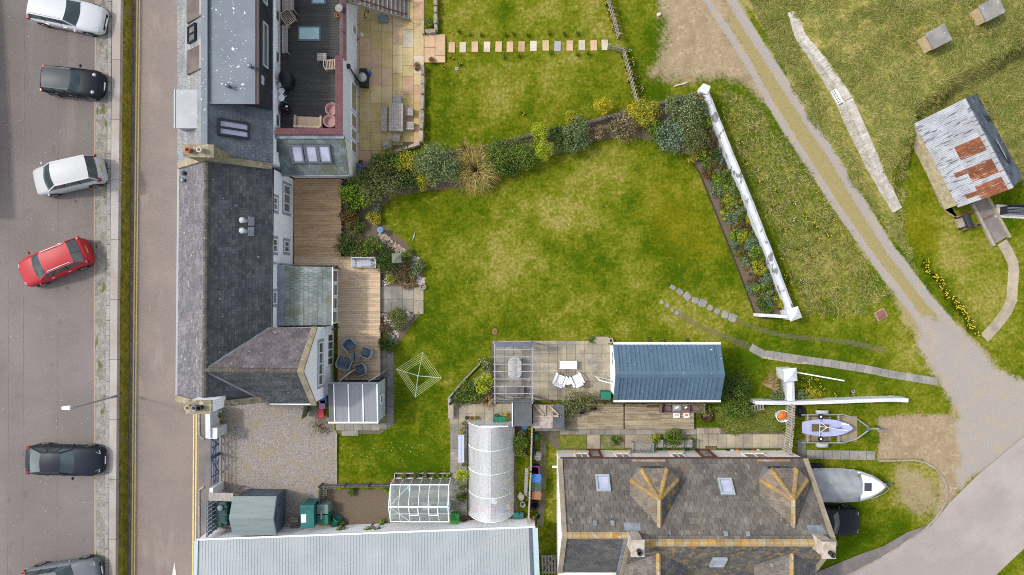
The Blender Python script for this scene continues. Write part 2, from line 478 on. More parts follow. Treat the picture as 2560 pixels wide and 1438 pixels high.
# height of the grassy mound: rises abruptly behind the white retaining wall, gently elsewhere
hw = np.zeros(GX.shape)
WP = [((a - 1280) / PXM, (719 - b) / PXM) for a, b in WALLBASE]
HWALL = [.05, .22, .42, .58, .75, .88, .92, .8, .6, .36, .05]
best = np.full(GX.shape, 1e9)
for i in range(len(WP) - 1):
 (x0, y0), (x1, y1) = WP[i], WP[i + 1]
 t = np.clip(((GX - x0) * (x1 - x0) + (GY - y0) * (y1 - y0)) / ((x1 - x0) ** 2 + (y1 - y0) ** 2), 0, 1)
 d = np.hypot(GX - x0 - t * (x1 - x0), GY - y0 - t * (y1 - y0))
 k = d < best
 hw = np.where(k, HWALL[i] + (HWALL[i + 1] - HWALL[i]) * t, hw)
 best = np.where(k, d, best)
inm = moundd > 0
GZ = np.where(inm, (hw * np.exp(-best / 6) + 1.5 * (1 - np.exp(-best / 6))) * sstep(moundd, .16, .34) * (1 - .0 * best), 0)
edge = sdist(GX, GY, [(2236, 535), (2290, 380), (2300, 300), (2390, 235), (2440, 215), (2560, 140), (2700, 70), (2700, -400), (1500, -400), (1500, 535)])
GZ *= sstep(edge, .1, 1.3)
GZ += rough * ((n1 - .5) * .22 + (n3 - .5) * .1) * sstep(best, .15, 1.0)
GZ += track * -.02 * rut
GZ = np.where(lawn + uplawn > .5, (n2 - .5) * .06, GZ)
GZ = np.where(drive + soil > .5, GZ - .02 * 0, GZ)
def ground_z(x, y):
 i = int(round((x - gx[0]) / STEP)); j = int(round((y - gy[0]) / STEP))
 if 0 <= i < len(gx) and 0 <= j < len(gy): return float(GZ[j, i])
 return 0.0
m_ground, nt, N, L, B = nodes_of('ground_cover')
pos, geo = position(nt)
a1 = N.new('ShaderNodeAttribute'); a1.attribute_name = 'm1'
a2 = N.new('ShaderNodeAttribute'); a2.attribute_name = 'm2'
s1 = N.new('ShaderNodeSeparateColor'); L.new(a1.outputs['Color'], s1.inputs[0])
s2 = N.new('ShaderNodeSeparateColor'); L.new(a2.outputs['Color'], s2.inputs[0])
f_fine = noise(nt, 26, 4, pos, .7); f_mid = noise(nt, 5.0, 6, pos, .65); f_big = noise(nt, 1.1, 6, pos, .6); f_grit = noise(nt, 60, 3, pos, .7)
sp, _ = position(nt, (1, .32, 1), math.radians(62)); f_streak = noise(nt, 9, 5, sp, .65)
sp2, _ = position(nt, (1, .35, 1), math.radians(-40)); f_streak2 = noise(nt, 12, 4, sp2, .6)
sp3, _ = position(nt, (.5, 1, 1), math.radians(20)); f_mow = noise(nt, 3.2, 5, sp3, .6)
cen0 = lambda f: math_n(nt, 'SUBTRACT', f, .5)
wsum = lambda *q: math_n(nt, 'ADD', math_n(nt, 'MULTIPLY', q[0][0], q[0][1]), wsum(*q[1:])) if len(q) > 1 else math_n(nt, 'MULTIPLY', q[0][0], q[0][1])
def edge_mix(mask, lo=.35, hi=.65, amt=.7):
 return ramp(nt, math_n(nt, 'ADD', mask, wsum((cen0(f_mid), amt), (cen0(f_fine), amt * .8))), lo, hi)
dmask = math_n(nt, 'ADD', a1.outputs['Alpha'], wsum((cen0(f_fine), 1.3), (cen0(f_mid), 1.7), (cen0(f_big), 1.1), (cen0(f_mow), .7)))
green = mixc(nt, c(66, 92, 10), c(120, 126, 28), ramp(nt, dmask, -.35, .4))
green = mixc(nt, green, c(52, 74, 8), math_n(nt, 'MULTIPLY', ramp(nt, f_fine, .5, .7), .5))
green = mixc(nt, green, c(134, 130, 34), math_n(nt, 'MULTIPLY', ramp(nt, f_grit, .54, .68), .35))
green = mixc(nt, green, c(136, 124, 20), math_n(nt, 'MULTIPLY', edge_mix(s2.outputs[1], .35, 1.1, 1.0), .5))
dryc = mixc(nt, c(134, 126, 48), c(190, 172, 108), ramp(nt, wsum((f_fine, .6), (f_mid, .4)), .38, .62))
colr = mixc(nt, green, dryc, math_n(nt, 'MULTIPLY', ramp(nt, dmask, .22, .95), .88))
roughc = mixc(nt, c(92, 110, 32), c(190, 168, 110), ramp(nt, wsum((f_streak, .6), (f_big, .45)), .38, .68))
roughc = mixc(nt, roughc, c(122, 130, 46), math_n(nt, 'MULTIPLY', ramp(nt, f_streak2, .45, .65), .55))
colr = mixc(nt, colr, roughc, edge_mix(s2.outputs[0]))
soilc = mixc(nt, c(108, 94, 82), c(134, 118, 104), ramp(nt, f_fine, .35, .65))
soilc = mixc(nt, soilc, c(92, 100, 44), math_n(nt, 'MULTIPLY', ramp(nt, f_mid, .52, .68), .6))
soilc = mixc(nt, soilc, c(168, 154, 136), math_n(nt, 'MULTIPLY', ramp(nt, f_grit, .6, .7), .5))
colr = mixc(nt, colr, soilc, edge_mix(s1.outputs[2], .4, .6, .35))
midc = mixc(nt, c(152, 138, 84), c(184, 168, 128), ramp(nt, wsum((f_fine, .5), (f_mid, .5)), .4, .62))
midc = mixc(nt, midc, c(186, 172, 150), math_n(nt, 'MULTIPLY', ramp(nt, f_grit, .52, .66), .5))
midc = mixc(nt, midc, c(122, 122, 48), math_n(nt, 'MULTIPLY', ramp(nt, f_mid, .5, .66), .5))
colr = mixc(nt, colr, midc, edge_mix(s2.outputs[2], .25, .8, .9))
tanc = mixc(nt, c(152, 131, 102), c(192, 172, 146), ramp(nt, wsum((f_grit, .3), (f_fine, .3), (f_big, .4)), .4, .6))
tanc = mixc(nt, tanc, c(140, 126, 76), math_n(nt, 'MULTIPLY', ramp(nt, wsum((f_mid, .6), (f_big, .4)), .48, .62), .65))
tanc = mixc(nt, tanc, c(208, 194, 172), math_n(nt, 'MULTIPLY', ramp(nt, f_mow, .55, .7), .5))
colr = mixc(nt, colr, tanc, edge_mix(s1.outputs[1], .3, .75, 1.3))
gravc = mixc(nt, c(154, 145, 137), c(190, 182, 176), ramp(nt, wsum((f_grit, .5), (f_fine, .5)), .35, .65))
gravc = mixc(nt, gravc, c(184, 168, 142), math_n(nt, 'MULTIPLY', ramp(nt, f_big, .46, .66), .55))
colr = mixc(nt, colr, gravc, edge_mix(s1.outputs[0], .3, .8, .9))
vor = N.new('ShaderNodeTexVoronoi'); vor.inputs['Scale'].default_value = 22; L.new(pos, vor.inputs['Vector'])
drvc = mixc(nt, c(150, 142, 138), c(196, 188, 182), vor.outputs['Color'])
drvc = mixc(nt, drvc, c(116, 106, 100), math_n(nt, 'MULTIPLY', ramp(nt, vor.outputs['Distance'], .3, .7), .6))
drvc = mixc(nt, drvc, c(160, 146, 112), math_n(nt, 'MULTIPLY', ramp(nt, f_big, .46, .64), .5))
colr = mixc(nt, colr, drvc, ramp(nt, a2.outputs['Alpha'], .35, .65))
L.new(colr, B.inputs['Base Color'])
B.inputs['Roughness'].default_value = .95
B.inputs['Specular IOR Level'].default_value = .0
bn = N.new('ShaderNodeBump'); bn.inputs['Strength'].default_value = .3; bn.inputs['Distance'].default_value = .03
L.new(wsum((f_fine, 1.0), (f_grit, .6)), bn.inputs['Height'])
L.new(bn.outputs[0], B.inputs['Normal'])
m1 = np.stack([light, tan_, soil, np.clip(dry, -.5, 1)], -1).reshape(-1, 4)
m2 = np.stack([rough, np.clip(yel, 0, 1), mid, drive], -1).reshape(-1, 4)
GV = np.stack([GX, GY, GZ], -1).reshape(-1, 3)
ny, nx = GX.shape
ii = (np.arange(ny - 1)[:, None] * nx + np.arange(nx - 1)[None, :])
QF = np.stack([ii, ii + 1, ii + nx + 1, ii + nx], -1)
cen = lambda A: (A[:-1, :-1] + A[1:, :-1] + A[:-1, 1:] + A[1:, 1:]) / 4
reg = np.zeros(QF.shape[:2], int)
reg[cen(rough) > .5] = 1
reg[np.maximum(cen(track), cen(tan_)) > .5] = 2
reg[cen(lawn) > .5] = 3
reg[cen(uplawn) > .5] = 4
reg[cen(soil) > .5] = 5
reg[cen(drive) > .5] = 6
for k, nm in enumerate(('grass_verge', 'rough_grass_ground', 'gravel_track', 'garden_lawn', 'upper_lawn', 'flower_bed', 'gravel_driveway')):
 F = QF[reg == k]
 u, inv = np.unique(F.ravel(), return_inverse=True)
 o = npmesh(nm, GV[u], inv.reshape(-1, 4), m_ground, None, 'structure', True, {'m1': m1[u], 'm2': m2[u]})
m_far = mat('far_ground', c(110, 118, 48), .95, c(150, 140, 84), .3, .2, 0, .3, 8)
b = MB(); b.prism([(-260, -260), (260, -260), (260, 260), (-260, 260)], -.4, -.12)
tag(b.obj('ground', m_far), kind='structure')
# ------------------------------------------------------------------ street, car park, road
m_asph = mat('asphalt_car_park', c(126, 118, 115), .9, c(138, 129, 126), .22, .16, 0, .25, 90, stains=((c(158, 149, 144), .5, .55, .75, .35, (2.2, .12, 1)), (c(110, 102, 100), .35, .55, .8, .35, (1.5, .1, 1)), (c(98, 92, 90), 1.1, .6, .76, .4), (c(225, 222, 220), 7, .70, .72, .8)))
m_road = mat('asphalt_street', c(140, 129, 123), .9, c(151, 138, 128), .35, .16, 0, .25, 110, stains=((c(140, 130, 126), .5, .52, .8, .4, (2, .1, 1)), (c(178, 164, 152), .9, .56, .72, .35, (1, .3, 1)), (c(225, 222, 220), 9, .71, .73, .8)))
m_road2 = mat('asphalt_lane', c(168, 159, 155), .9, c(182, 172, 166), .3, .14, 0, .2, 110, stains=((c(150, 141, 138), .35, .52, .75, .5, (.5, 1.4, 1), .7),))
m_foot = mat('asphalt_footway', c(122, 116, 114), .9, c(140, 132, 128), .8, .12, 0, .2, 100)
m_strip = mat('strip_gravel', c(164, 160, 154), .95, c(140, 132, 122), 3, .6, 0, .6, 30, stains=((c(98, 104, 40), 1.6, .57, .68, .9, (2.2, .8, 1)), (c(120, 112, 104), 12, .55, .68, .6)))
m_kerb = mat('grey_kerb', c(150, 148, 146), .9, c(172, 168, 162), 2.5, .25, .12, .3, 50)
m_conc = mat('concrete_coping', c(172, 162, 152), .9, c(186, 180, 176), .5, .15, .06, .2, 60, stains=((c(130, 118, 102), .8, .58, .75, .5),))
m_bank = mat('mossy_bank', c(118, 112, 26), .95, c(146, 132, 40), 2.2, .45, 0, .7, 24, stains=((c(82, 84, 20), 5, .5, .64, .7, (1, .5, 1)), (c(130, 118, 86), 1.3, .62, .72, .7)))
m_yel = mat('yellow_paint', c(240, 214, 136), .8, c(226, 200, 130), 3, .2, 0, .1, 60, stains=((c(160, 146, 120), 5, .62, .72, .6),))
m_white = mat('white_road_paint', c(226, 222, 216), .8, None, 1, .08, 0, .1, 60)
CP = .85                            # the car park lies above the street
def strip(name, mt, pts, z, kind='structure', h0=None):
 """flat sheet through (px left, px right, py) rows at height z"""
 b = MB()
 rows = [(W(l, y, z), W(r, y, z)) for l, r, y in pts]
 for (a, e), (a2, e2) in zip(rows, rows[1:]): b.quad(a2, e2, e, a)
 return tag(b.obj(name, mt), kind=kind)
strip('car_park', m_asph, [(-900, 239, -700), (-900, 240, 0), (-900, 236, 400), (-900, 236, 900), (-900, 238, 1438), (-900, 238, 2200)], CP)
strip('car_park_edging', mat('edging_tan', c(176, 158, 132), .9, None, 1, .2, 0), [(238, 242, -300), (238, 241.6, 0), (234.5, 238, 400), (234.5, 238, 900), (236, 240, 1438), (236, 240, 1800)], CP + .012)
strip('gravel_strip', m_strip, [(240, 272, -300), (240, 271, 0), (237, 269, 400), (237, 266, 900), (238.5, 263, 1438), (238, 262, 1800)], CP + .006)
for px, m_, w_ in ((57, 'asphalt_seam', 1.2), (143, 'asphalt_seam', .9), (20, 'asphalt_seam', 1.0)):
 strip('asphalt_seam', mat(m_, c(120, 112, 110), .95, c(140, 131, 128), 2, .3, 0), [(px + 4 - y * .004, px + 4 + w_ - y * .004, y) for y in range(-100, 1600, 100)], CP + .004)
wall = thing('retaining_wall', 'low concrete retaining wall between the car park and the mossy bank', 'wall', tuple(W(285, 719, 0)), absolute=True)
rowsk = [(271, 279, -300), (270, 279, 0), (268.5, 277, 400), (265, 273.5, 900), (262, 271, 1438), (261, 270, 1900)]
rowsc = [(280, 303, -300), (280.5, 302, 0), (278, 298, 360), (275, 294, 720), (273, 291.5, 1060), (272, 289, 1438), (270, 287, 1900)]
def lerp_row(rows, y):
 for (a, e, y0), (a2, e2, y1) in zip(rows, rows[1:]):
  if y0 <= y <= y1:
   t = (y - y0) / (y1 - y0)
   return a + (a2 - a) * t, e + (e2 - e) * t
 return rows[-1][:2]
for rows, nm, mt, step, z1, z0 in ((rowsk, 'kerb_stone', m_kerb, 38, CP + .10, CP - .1), (rowsc, 'coping_slab', m_conc, 150, CP + .13, -.1)):
 y = -300
 while y < 1800:
  y2 = y + step
  l0, r0 = lerp_row(rows, y); l1, r1 = lerp_row(rows, y2 - .8)
  b = MB()
  q = [W(l0, y, z1), W(r0, y, z1), W(r1, y2 - .8, z1), W(l1, y2 - .8, z1)]
  b.prism([(p.x, p.y) for p in q], z0, z1 + rng.uniform(-.004, .004))
  b.obj(nm, mt, wall, bevel=.012)
  y = y2
b = MB()
for (l, r, y), (l2, r2, y2) in zip(rowsc, rowsc[1:]):
 n = 10
 for i in range(n):
  t0, t1 = i / n, (i + 1) / n
  ya, yb = y + (y2 - y) * t0, y + (y2 - y) * t1
  ra, rb = r + (r2 - r) * t0, r + (r2 - r) * t1
  p0, p1 = W(ra + .5, ya, CP - .06), W(rb + .5, yb, CP - .06)
  g0, g1 = W(ra + 29.5, ya, .02), W(rb + 29.5, yb, .02)
  M0, M1 = p0.lerp(g0, .5) + V3((.10, 0, .12)), p1.lerp(g1, .5) + V3((.10, 0, .12))
  b.quad(p1, M1, M0, p0); b.quad(M1, g1, g0, M0)
tag(b.obj('grass_bank', m_bank, None, True), kind='structure')
strip('street', m_road, [(329, 560, -500), (329, 560, 0), (318, 550, 1438), (312, 545, 2000)], -.01 + .004)
strip('street_gutter', mat('gutter', c(112, 102, 96), .9, c(136, 126, 118), 2, .3, 0), [(331, 339, -300), (331, 339, 0), (327, 335, 400), (323, 331.5, 900), (319, 327.5, 1438), (316, 325, 1900)], .004)
for off in (0, 6.3):
 strip('yellow_line', m_yel, [(341 + off, 344.4 + off, -300), (341 + off, 344.4 + off, 0), (337 + off, 340.3 + off, 400), (332 + off, 335.3 + off, 900), (328 + off, 331.3 + off, 1438), (325 + off, 328.4 + off, 1900)], .008)
 strip('yellow_line', m_yel, [(482.6 + off, 486 + off, 1018), (482.4 + off, 485.8 + off, 1100), (481 + off, 484.5 + off, 1300), (480 + off, 483.5 + off, 1438), (478 + off, 481 + off, 1800)], .008)
b = MB(); b.quad(W(428, 1500, .008), W(445, 1500, .008), W(441, 1440, .008), W(436, 1405, .008), W(430, 1440, .008))
tag(b.obj('road_arrow', m_white), kind='structure')
pv = thing('pavement', None, None, tuple(W(510, 1190, 0)), absolute=True)
tag(pv, kind='structure')
q = [W(498, 1018), W(540, 1018), W(540, 1345), W(497, 1345)]
MB().prism([(p.x, p.y) for p in q], -.1, .03).obj('footway', m_foot, pv)
for (y0, y1) in ((1018, 1088), (1225, 1345)):
 y = y0
 while y < y1 - 2:
  y2 = min(y + 36, y1)
  q = [W(495, y, .08), W(499, y, .08), W(499, y2 - .7, .08), W(495, y2 - .7, .08)]
  MB().prism([(p.x, p.y) for p in q], -.1, .09).obj('kerb_stone', m_kerb, pv)
  y = y2
for pts in (((499, 1088), (503, 1094), (510, 1098)), ((499, 1225), (503, 1221), (510, 1218))):
 b = MB(); b.tube([W(x, y, .06) for x, y in pts], .06, 6); b.obj('dropped_kerb', mat('buff_kerb', c(188, 170, 146), .9), pv)
# lane, its footway and kerb in the lower right
LANE = [(2720, 1000), (2560, 1092), (2440, 1192), (2375, 1256), (2330, 1312), (2270, 1352), (2195, 1398), (2110, 1440), (2000, 1520), (2420, 1520), (2490, 1438), (2560, 1372), (2720, 1290)]
b = MB(); b.quad(*[W(x, y, .075) for x, y in reversed(LANE)]); tag(b.obj('lane', m_road2), kind='structure')
b = MB(); b.quad(*[W(x, y, .085) for x, y in reversed([(2268, 1331), (2328, 1310), (2270, 1351), (2195, 1397), (2110, 1440), (2000, 1520), (1960, 1480), (2050, 1427), (2150, 1386), (2210, 1365)])])
tag(b.obj('footway', m_foot), kind='structure')
lk = thing('lane_kerb', None, None, tuple(W(2270, 1350, 0)), absolute=True); tag(lk, kind='structure')
kp = [(2196, 1152), (2240, 1151), (2285, 1150), (2312, 1156), (2338, 1172), (2356, 1195), (2366, 1222), (2364, 1250), (2352, 1274), (2334, 1300), (2310, 1322), (2280, 1342), (2245, 1366), (2200, 1394), (2150, 1420), (2090, 1450)]
mk2 = mat('lane_kerb_stone', c(176, 164, 148), .9, c(160, 150, 138), 2, .2, .1)
for (x0, y0), (x1, y1) in zip(kp, kp[1:]):
 a, e = W(x0, y0, 0), W(x1, y1, 0)
 n = max(1, round((e - a).length / .9))
 for i in range(n):
  p, q = a.lerp(e, i / n), a.lerp(e, (i + .97) / n)
  MB().bar(p + V3((0, 0, .03)), q + V3((0, 0, .03)), .10, .16).obj('kerb_stone', mk2, lk)
# ------------------------------------------------------------------ building helpers
def clip2(poly, cl):
 """clip 2D polygon by convex polygon cl (counter-clockwise)"""
 out = poly
 for i in range(len(cl)):
  (ax, ay), (bx, by) = cl[i], cl[(i + 1) % len(cl)]
  src, out = out, []
  for j in range(len(src)):
   p, q = src[j], src[(j + 1) % len(src)]
   sp_ = (bx - ax) * (p[1] - ay) - (by - ay) * (p[0] - ax)
   sq = (bx - ax) * (q[1] - ay) - (by - ay) * (q[0] - ax)
   if sp_ >= 0: out.append(p)
   if (sp_ > 0 > sq) or (sp_ < 0 < sq):
    t = sp_ / (sp_ - sq)
    out.append((p[0] + (q[0] - p[0]) * t, p[1] + (q[1] - p[1]) * t))
  if len(out) < 3: return []
 return out
def area2(p):
 return abs(sum(p[i][0] * p[(i + 1) % len(p)][1] - p[(i + 1) % len(p)][0] * p[i][1] for i in range(len(p)))) / 2
def roof_tiles(parent, poly, w, crs, t, m, n_ind=0, name='tile', lift=.004, jitter=.0, holes=(), gap=.008, order=None):
 """cover a flat convex roof face (first edge = eave) with real tiles; the first n_ind as single parts, the rest joined"""
 poly = [V3(p) for p in poly]
 u = (poly[1] - poly[0]).normalized()
 n = (poly[1] - poly[0]).cross(poly[2] - poly[0]).normalized()
 if n.z < 0:
  poly = [poly[1], poly[0]] + list(reversed(poly[2:]))
  u = (poly[1] - poly[0]).normalized()
  n = (poly[1] - poly[0]).cross(poly[2] - poly[0]).normalized()
 v = n.cross(u)
 o = poly[0] + n * lift
 P2 = [((p - poly[0]).dot(u), (p - poly[0]).dot(v)) for p in poly]
 umin, umax = min(p[0] for p in P2), max(p[0] for p in P2)
 vmax = max(p[1] for p in P2)
 full, part = [], []
 r = 0
 while r * crs < vmax - .02:
  v0 = r * crs
  u0 = umin - (w / 2 if r % 2 else 0) + (rng.uniform(-jitter, jitter) * w)
  while u0 < umax:
   wj = w * (1 + rng.uniform(-jitter, jitter))
   rect = [(u0 + gap, v0), (u0 + wj - gap, v0), (u0 + wj - gap, v0 + crs * 1.12), (u0 + gap, v0 + crs * 1.12)]
   cu, cv = u0 + wj / 2, v0 + crs / 2
   if not any(h[0] < cu < h[1] and h[2] < cv < h[3] for h in holes):
    cp = clip2(rect, P2)
    if len(cp) >= 3 and area2(cp) > .06 * w * crs:
     (full if jitter == 0 and abs(area2(cp) - area2(rect)) < 1e-6 else part).append((cp, u0, v0))
   u0 += wj
  r += 1
 def geo(mb, cp, u0, v0, base, rel):
  lo, hi = [], []
  for (a, b_) in cp:
   z = t * (2.0 - .95 * (b_ - v0) / crs)
   if rel:
    lo.append((a - u0, b_ - v0, 0)); hi.append((a - u0, b_ - v0, z))
   else:
    q = base + u * a + v * b_
    lo.append(q); hi.append(q + n * z)
  mb.hexa(lo, hi)
 R = Matrix((u, v, n)).transposed().to_euler()
 off = ABS.get(parent.name, V3((0, 0, 0)))
 allt = full + part
 ind = allt[:n_ind]
 shared = None
 for k, (cp, u0, v0) in enumerate(ind):
  me = shared if k < len(full) else None
  if me is None:
   mb = MB(); geo(mb, cp, u0, v0, None, True)
   me = bpy.data.meshes.new(name); me.from_pydata(mb.v, [], mb.f); me.materials.append(m)
   if k < len(full): shared = me
  ob = bpy.data.objects.new(name, me); COL.objects.link(ob); ob.parent = parent
  ob.location = o + u * u0 + v * v0 - off
  ob.rotation_euler = R
 if len(allt) > n_ind:
  mb = MB()
  for cp, u0, v0 in allt[n_ind:]: geo(mb, cp, u0, v0, o, False)
  mb.obj(name + '_courses', m, parent, kind='stuff')
 return len(allt)
def ext(parent, name, m, pts, t, **k):
 return MB().slab(pts, t).obj(name, m, parent, **k)
def window(parent, cen, u, up, w, h, fm, gm, fw=.07, d=.06, cols=1, rows=1, surround=None, sw=.16, sill=None, name='window'):
 """framed window: cen = centre on the wall face, u across, up = up the wall or slope"""
 cen, u, up = V3(cen), V3(u).normalized(), V3(up).normalized()
 n = u.cross(up)
 def bx(mb, a0, a1, b0, b1, z0, z1):
  mb.hexa([cen + u * a + up * b_ + n * z0 for a, b_ in ((a0, b0), (a1, b0), (a1, b1), (a0, b1))], [cen + u * a + up * b_ + n * z1 for a, b_ in ((a0, b0), (a1, b0), (a1, b1), (a0, b1))])
 mb = MB()
 W2, H2 = w / 2, h / 2
 bx(mb, -W2, W2, -H2, -H2 + fw, -.02, d); bx(mb, -W2, W2, H2 - fw, H2, -.02, d)
 bx(mb, -W2, -W2 + fw, -H2 + fw, H2 - fw, -.02, d - .002); bx(mb, W2 - fw, W2, -H2 + fw, H2 - fw, -.02, d - .002)
 for i in range(1, cols):
  a = -W2 + w * i / cols
  bx(mb, a - fw * .4, a + fw * .4, -H2 + fw, H2 - fw, -.02, d - .004)
 for i in range(1, rows):
  b_ = -H2 + h * i / rows
  bx(mb, -W2 + fw, W2 - fw, b_ - fw * .4, b_ + fw * .4, -.02, d - .006)
 win = mb.obj(name, fm, parent)
 for i in range(cols):
  for j in range(rows):
   mb = MB()
   bx(mb, -W2 + w * i / cols + fw * .5, -W2 + w * (i + 1) / cols - fw * .5, -H2 + h * j / rows + fw * .5, -H2 + h * (j + 1) / rows - fw * .5, -.015, d * .35)
   mb.obj('pane', gm, win)
 if surround:
  mb = MB()
  s = sw
  bx(mb, -W2 - s, W2 + s, H2, H2 + s, -.02, d * .4); bx(mb, -W2 - s, W2 + s, -H2 - s, -H2, -.02, d * .7)
  bx(mb, -W2 - s, -W2, -H2, H2, -.02, d * .4); bx(mb, W2, W2 + s, -H2, H2, -.02, d * .4)
  mb.obj('surround', surround, win)
 return win
def wall_h(xw, px):
 """height of a point seen at column px on the vertical wall x = xw"""
 return CAM_H * (1 - abs(xw) * PXM / abs(1280 - px))
def xwin(parent, xw, px0, px1, py0, py1, fm, gm, **k):
 """window on a wall facing +x (towards the garden), from its photo box"""
 h0, h1 = sorted((wall_h(xw, px0), wall_h(xw, px1)))
 hm = (h0 + h1) / 2
 ya, yb = W(0, py0, hm).y, W(0, py1, hm).y
 return window(parent, (xw, (ya + yb) / 2, hm), (0, 1, 0), (0, 0, 1), abs(ya - yb), h1 - h0, fm, gm, **k)
def roofwin(parent, A, Bq, D, pu, pv, w, h, fm, gm, **k):
 """roof window on the plane through A with directions A->B (across) and A->D (up the slope)"""
 A, Bq, D = V3(A), V3(Bq), V3(D)
 u = (Bq - A).normalized(); n = (Bq - A).cross(D - A).normalized(); v = n.cross(u)
 cen = A + (Bq - A) * pu + v * ((D - A).dot(v) * pv) + n * .05
 return window(parent, cen, u, v, w, h, fm, gm, name='roof_window', **k)
# ------------------------------------------------------------------ shared building materials
M_WHITE = mat('white_render', c(240, 241, 243, .95), .85, c(232, 234, 238, .95), .6, .05, 0, .15, 70, stains=((c(170, 170, 166), 1.2, .62, .85, .3, (1, 1, .3)),))
M_WPVC = mat('white_frame', c(236, 238, 240, .86), .5, None, 1, .03, .03, .03)
M_GREYS = mat('grey_surround', c(166, 176, 186), .8, None, 1, .08, .04)
M_GLASS = mat('window_glass', c(98, 104, 104), .08, c(140, 146, 146), .8, .0, .25, 0, spec=.6)
M_VELUX = mat('roof_glass', c(196, 198, 220), .12, c(176, 180, 205), 1.5, .0, .06, 0, spec=.6)
M_BLACKF = mat('black_frame', c(48, 52, 60), .5, None, 1, .05, .05, .05)
M_LEAD = mat('lead_flashing', c(150, 156, 166), .6, c(120, 128, 138), 1.5, .2, .08, .15, 40)
M_STONE = mat('sandstone_coping', c(168, 156, 132), .9, c(140, 130, 106), 2.0, .25, .12, .4, 30, stains=((c(204, 200, 186), 3, .58, .68, .8), (c(96, 92, 70), 2.2, .56, .72, .7)))
M_SLATE = mat('slate_dark', c(74, 76, 81), .6, c(92, 94, 98), 1.2, .15, .3, .2, 30, stains=((c(64, 64, 66), .8, .5, .8, .3, (.3, 1.6, 1)), (c(222, 224, 226), 6, .69, .71, .7)), spec=.4)
M_SLATE_L = mat('slate_purple', c(108, 102, 106), .6, c(124, 116, 118), 1.5, .12, .2, .2, 30, stains=((c(150, 162, 164), 2.2, .70, .74, .7), (c(228, 228, 228), 4, .70, .72, .7)))
M_TERRA = mat('terracotta', c(196, 120, 84), .8, c(176, 104, 72), 5, .12, .1)
M_ZINC = mat('zinc_sheet', c(124, 133, 144), .7, c(116, 124, 135), .8, .05, .03, .05, 40, stains=((c(240, 242, 244), 3.2, .67, .69, .95), (c(240, 242, 244), 9, .675, .70, .95), (c(126, 132, 140), .5, .55, .8, .3)), spec=.45)
M_BURG = mat('burgundy_coping', c(104, 64, 70), .7, c(114, 74, 78), 1.4, .08, .04, .05, 40, stains=((c(226, 220, 220), 9, .69, .71, .8), (c(96, 66, 78), .9, .55, .75, .5)))
M_DARKW = mat('dark_slate_cladding', c(48, 52, 58), .6, c(58, 62, 68), 2, .15, .15, .1, 40)
# ------------------------------------------------------------------ white harbour house
hx, hy0, hy1 = -16.66, -6.29, 6.93
EZ, RZ = 4.2, 6.75
house = thing('white_house', 'long white cottage with dark slate roof, gabled wing and timber deck behind', 'house', (hx, .3, 0), rz=-.0085, absolute=True)
xl, xr = hx - 2.68, hx + 2.68
b = MB()
b.prism([(xl + .15, hy0), (xr, hy0), (xr, hy1), (xl + .15, hy1)], 0, EZ - .1)
for y in (hy0 + .01, hy1 - .01):
 b.hexa([(xl + .2, y - .01, EZ - .12), (xr - .02, y - .01, EZ - .12), (hx, y - .01, RZ - .12)], [(xl + .2, y + .01, EZ - .12), (xr - .02, y + .01, EZ - .12), (hx, y + .01, RZ - .12)])
b.obj('wall', M_WHITE, house)
wy0, wy1, wxm, wyr = -6.68, -2.30, -11.38, -4.49
b = MB(); b.prism([(xr - .3, wy0 + .05), (wxm, wy0 + .05), (wxm, wy1 - .05), (xr - .3, wy1 - .05)], 0, EZ - .1)
b.hexa([(wxm - .25, wy0 + .05, EZ - .1), (wxm - .25, wy1 - .05, EZ - .1), (wxm - .25, wyr, RZ - .05)], [(wxm, wy0 + .05, EZ - .1), (wxm, wy1 - .05, EZ - .1), (wxm, wyr, RZ - .05)])
b.obj('gable_wall', M_WHITE, house)
roof = ext(house, 'roof', M_SLATE, [(xl, hy0, EZ), (xl, hy1, EZ), (hx, hy1, RZ), (hx, hy0, RZ)], .08)
b = MB(); b.slab([(xr, hy0, EZ), (xr, hy1, EZ), (hx, hy1, RZ), (hx, hy0, RZ)], .08)
b.slab([(xr, wy1, EZ), (wxm, wy1, EZ), (wxm, wyr, RZ + .02), (hx, wyr, RZ + .02)], .08)
b.slab([(xr, wy0, EZ), (wxm, wy0, EZ), (wxm, wyr, RZ + .02), (hx, wyr, RZ + .02)], .08)
b.obj('roof_boarding', M_SLATE, house)
roof_tiles(house, [(xl, hy1, EZ), (xl, hy0, EZ), (hx - .08, hy0, RZ - .08), (hx - .08, hy1, RZ - .08)], .26, .19, .008, mat('slate_streaked_lit', c(108, 107, 113), .6, c(124, 121, 126), 1.2, .15, .26, .2, 30, stains=((c(214, 214, 216), 3.4, .64, .70, .7, (2.2, .7, 1)), (c(104, 100, 106), .7, .5, .7, .5)), spec=.4), 0, 'slate', jitter=.08)  # street slope coloured lighter to look sunlit; the pale streaks are real
roof_tiles(house, [(xr, wy1 + .08, EZ), (xr, hy1, EZ), (hx + .08, hy1, RZ - .08), (hx + .08, wyr, RZ - .08)], .26, .19, .008, M_SLATE, 0, 'slate', jitter=.08)
roof_tiles(house, [(hx + 2.5, hy0, EZ + .17), (hx + .08, wyr, RZ - .08), (hx + .08, hy0, RZ - .08)], .26, .19, .008, M_SLATE, 0, 'slate', jitter=.08)
roof_tiles(house, [(wxm - .12, wy1, EZ), (xr, wy1, EZ), (hx + .12, wyr + .06, RZ - .05), (wxm - .12, wyr + .06, RZ - .05)], .36, .21, .010, M_SLATE_L, 230, 'slate', jitter=.12)
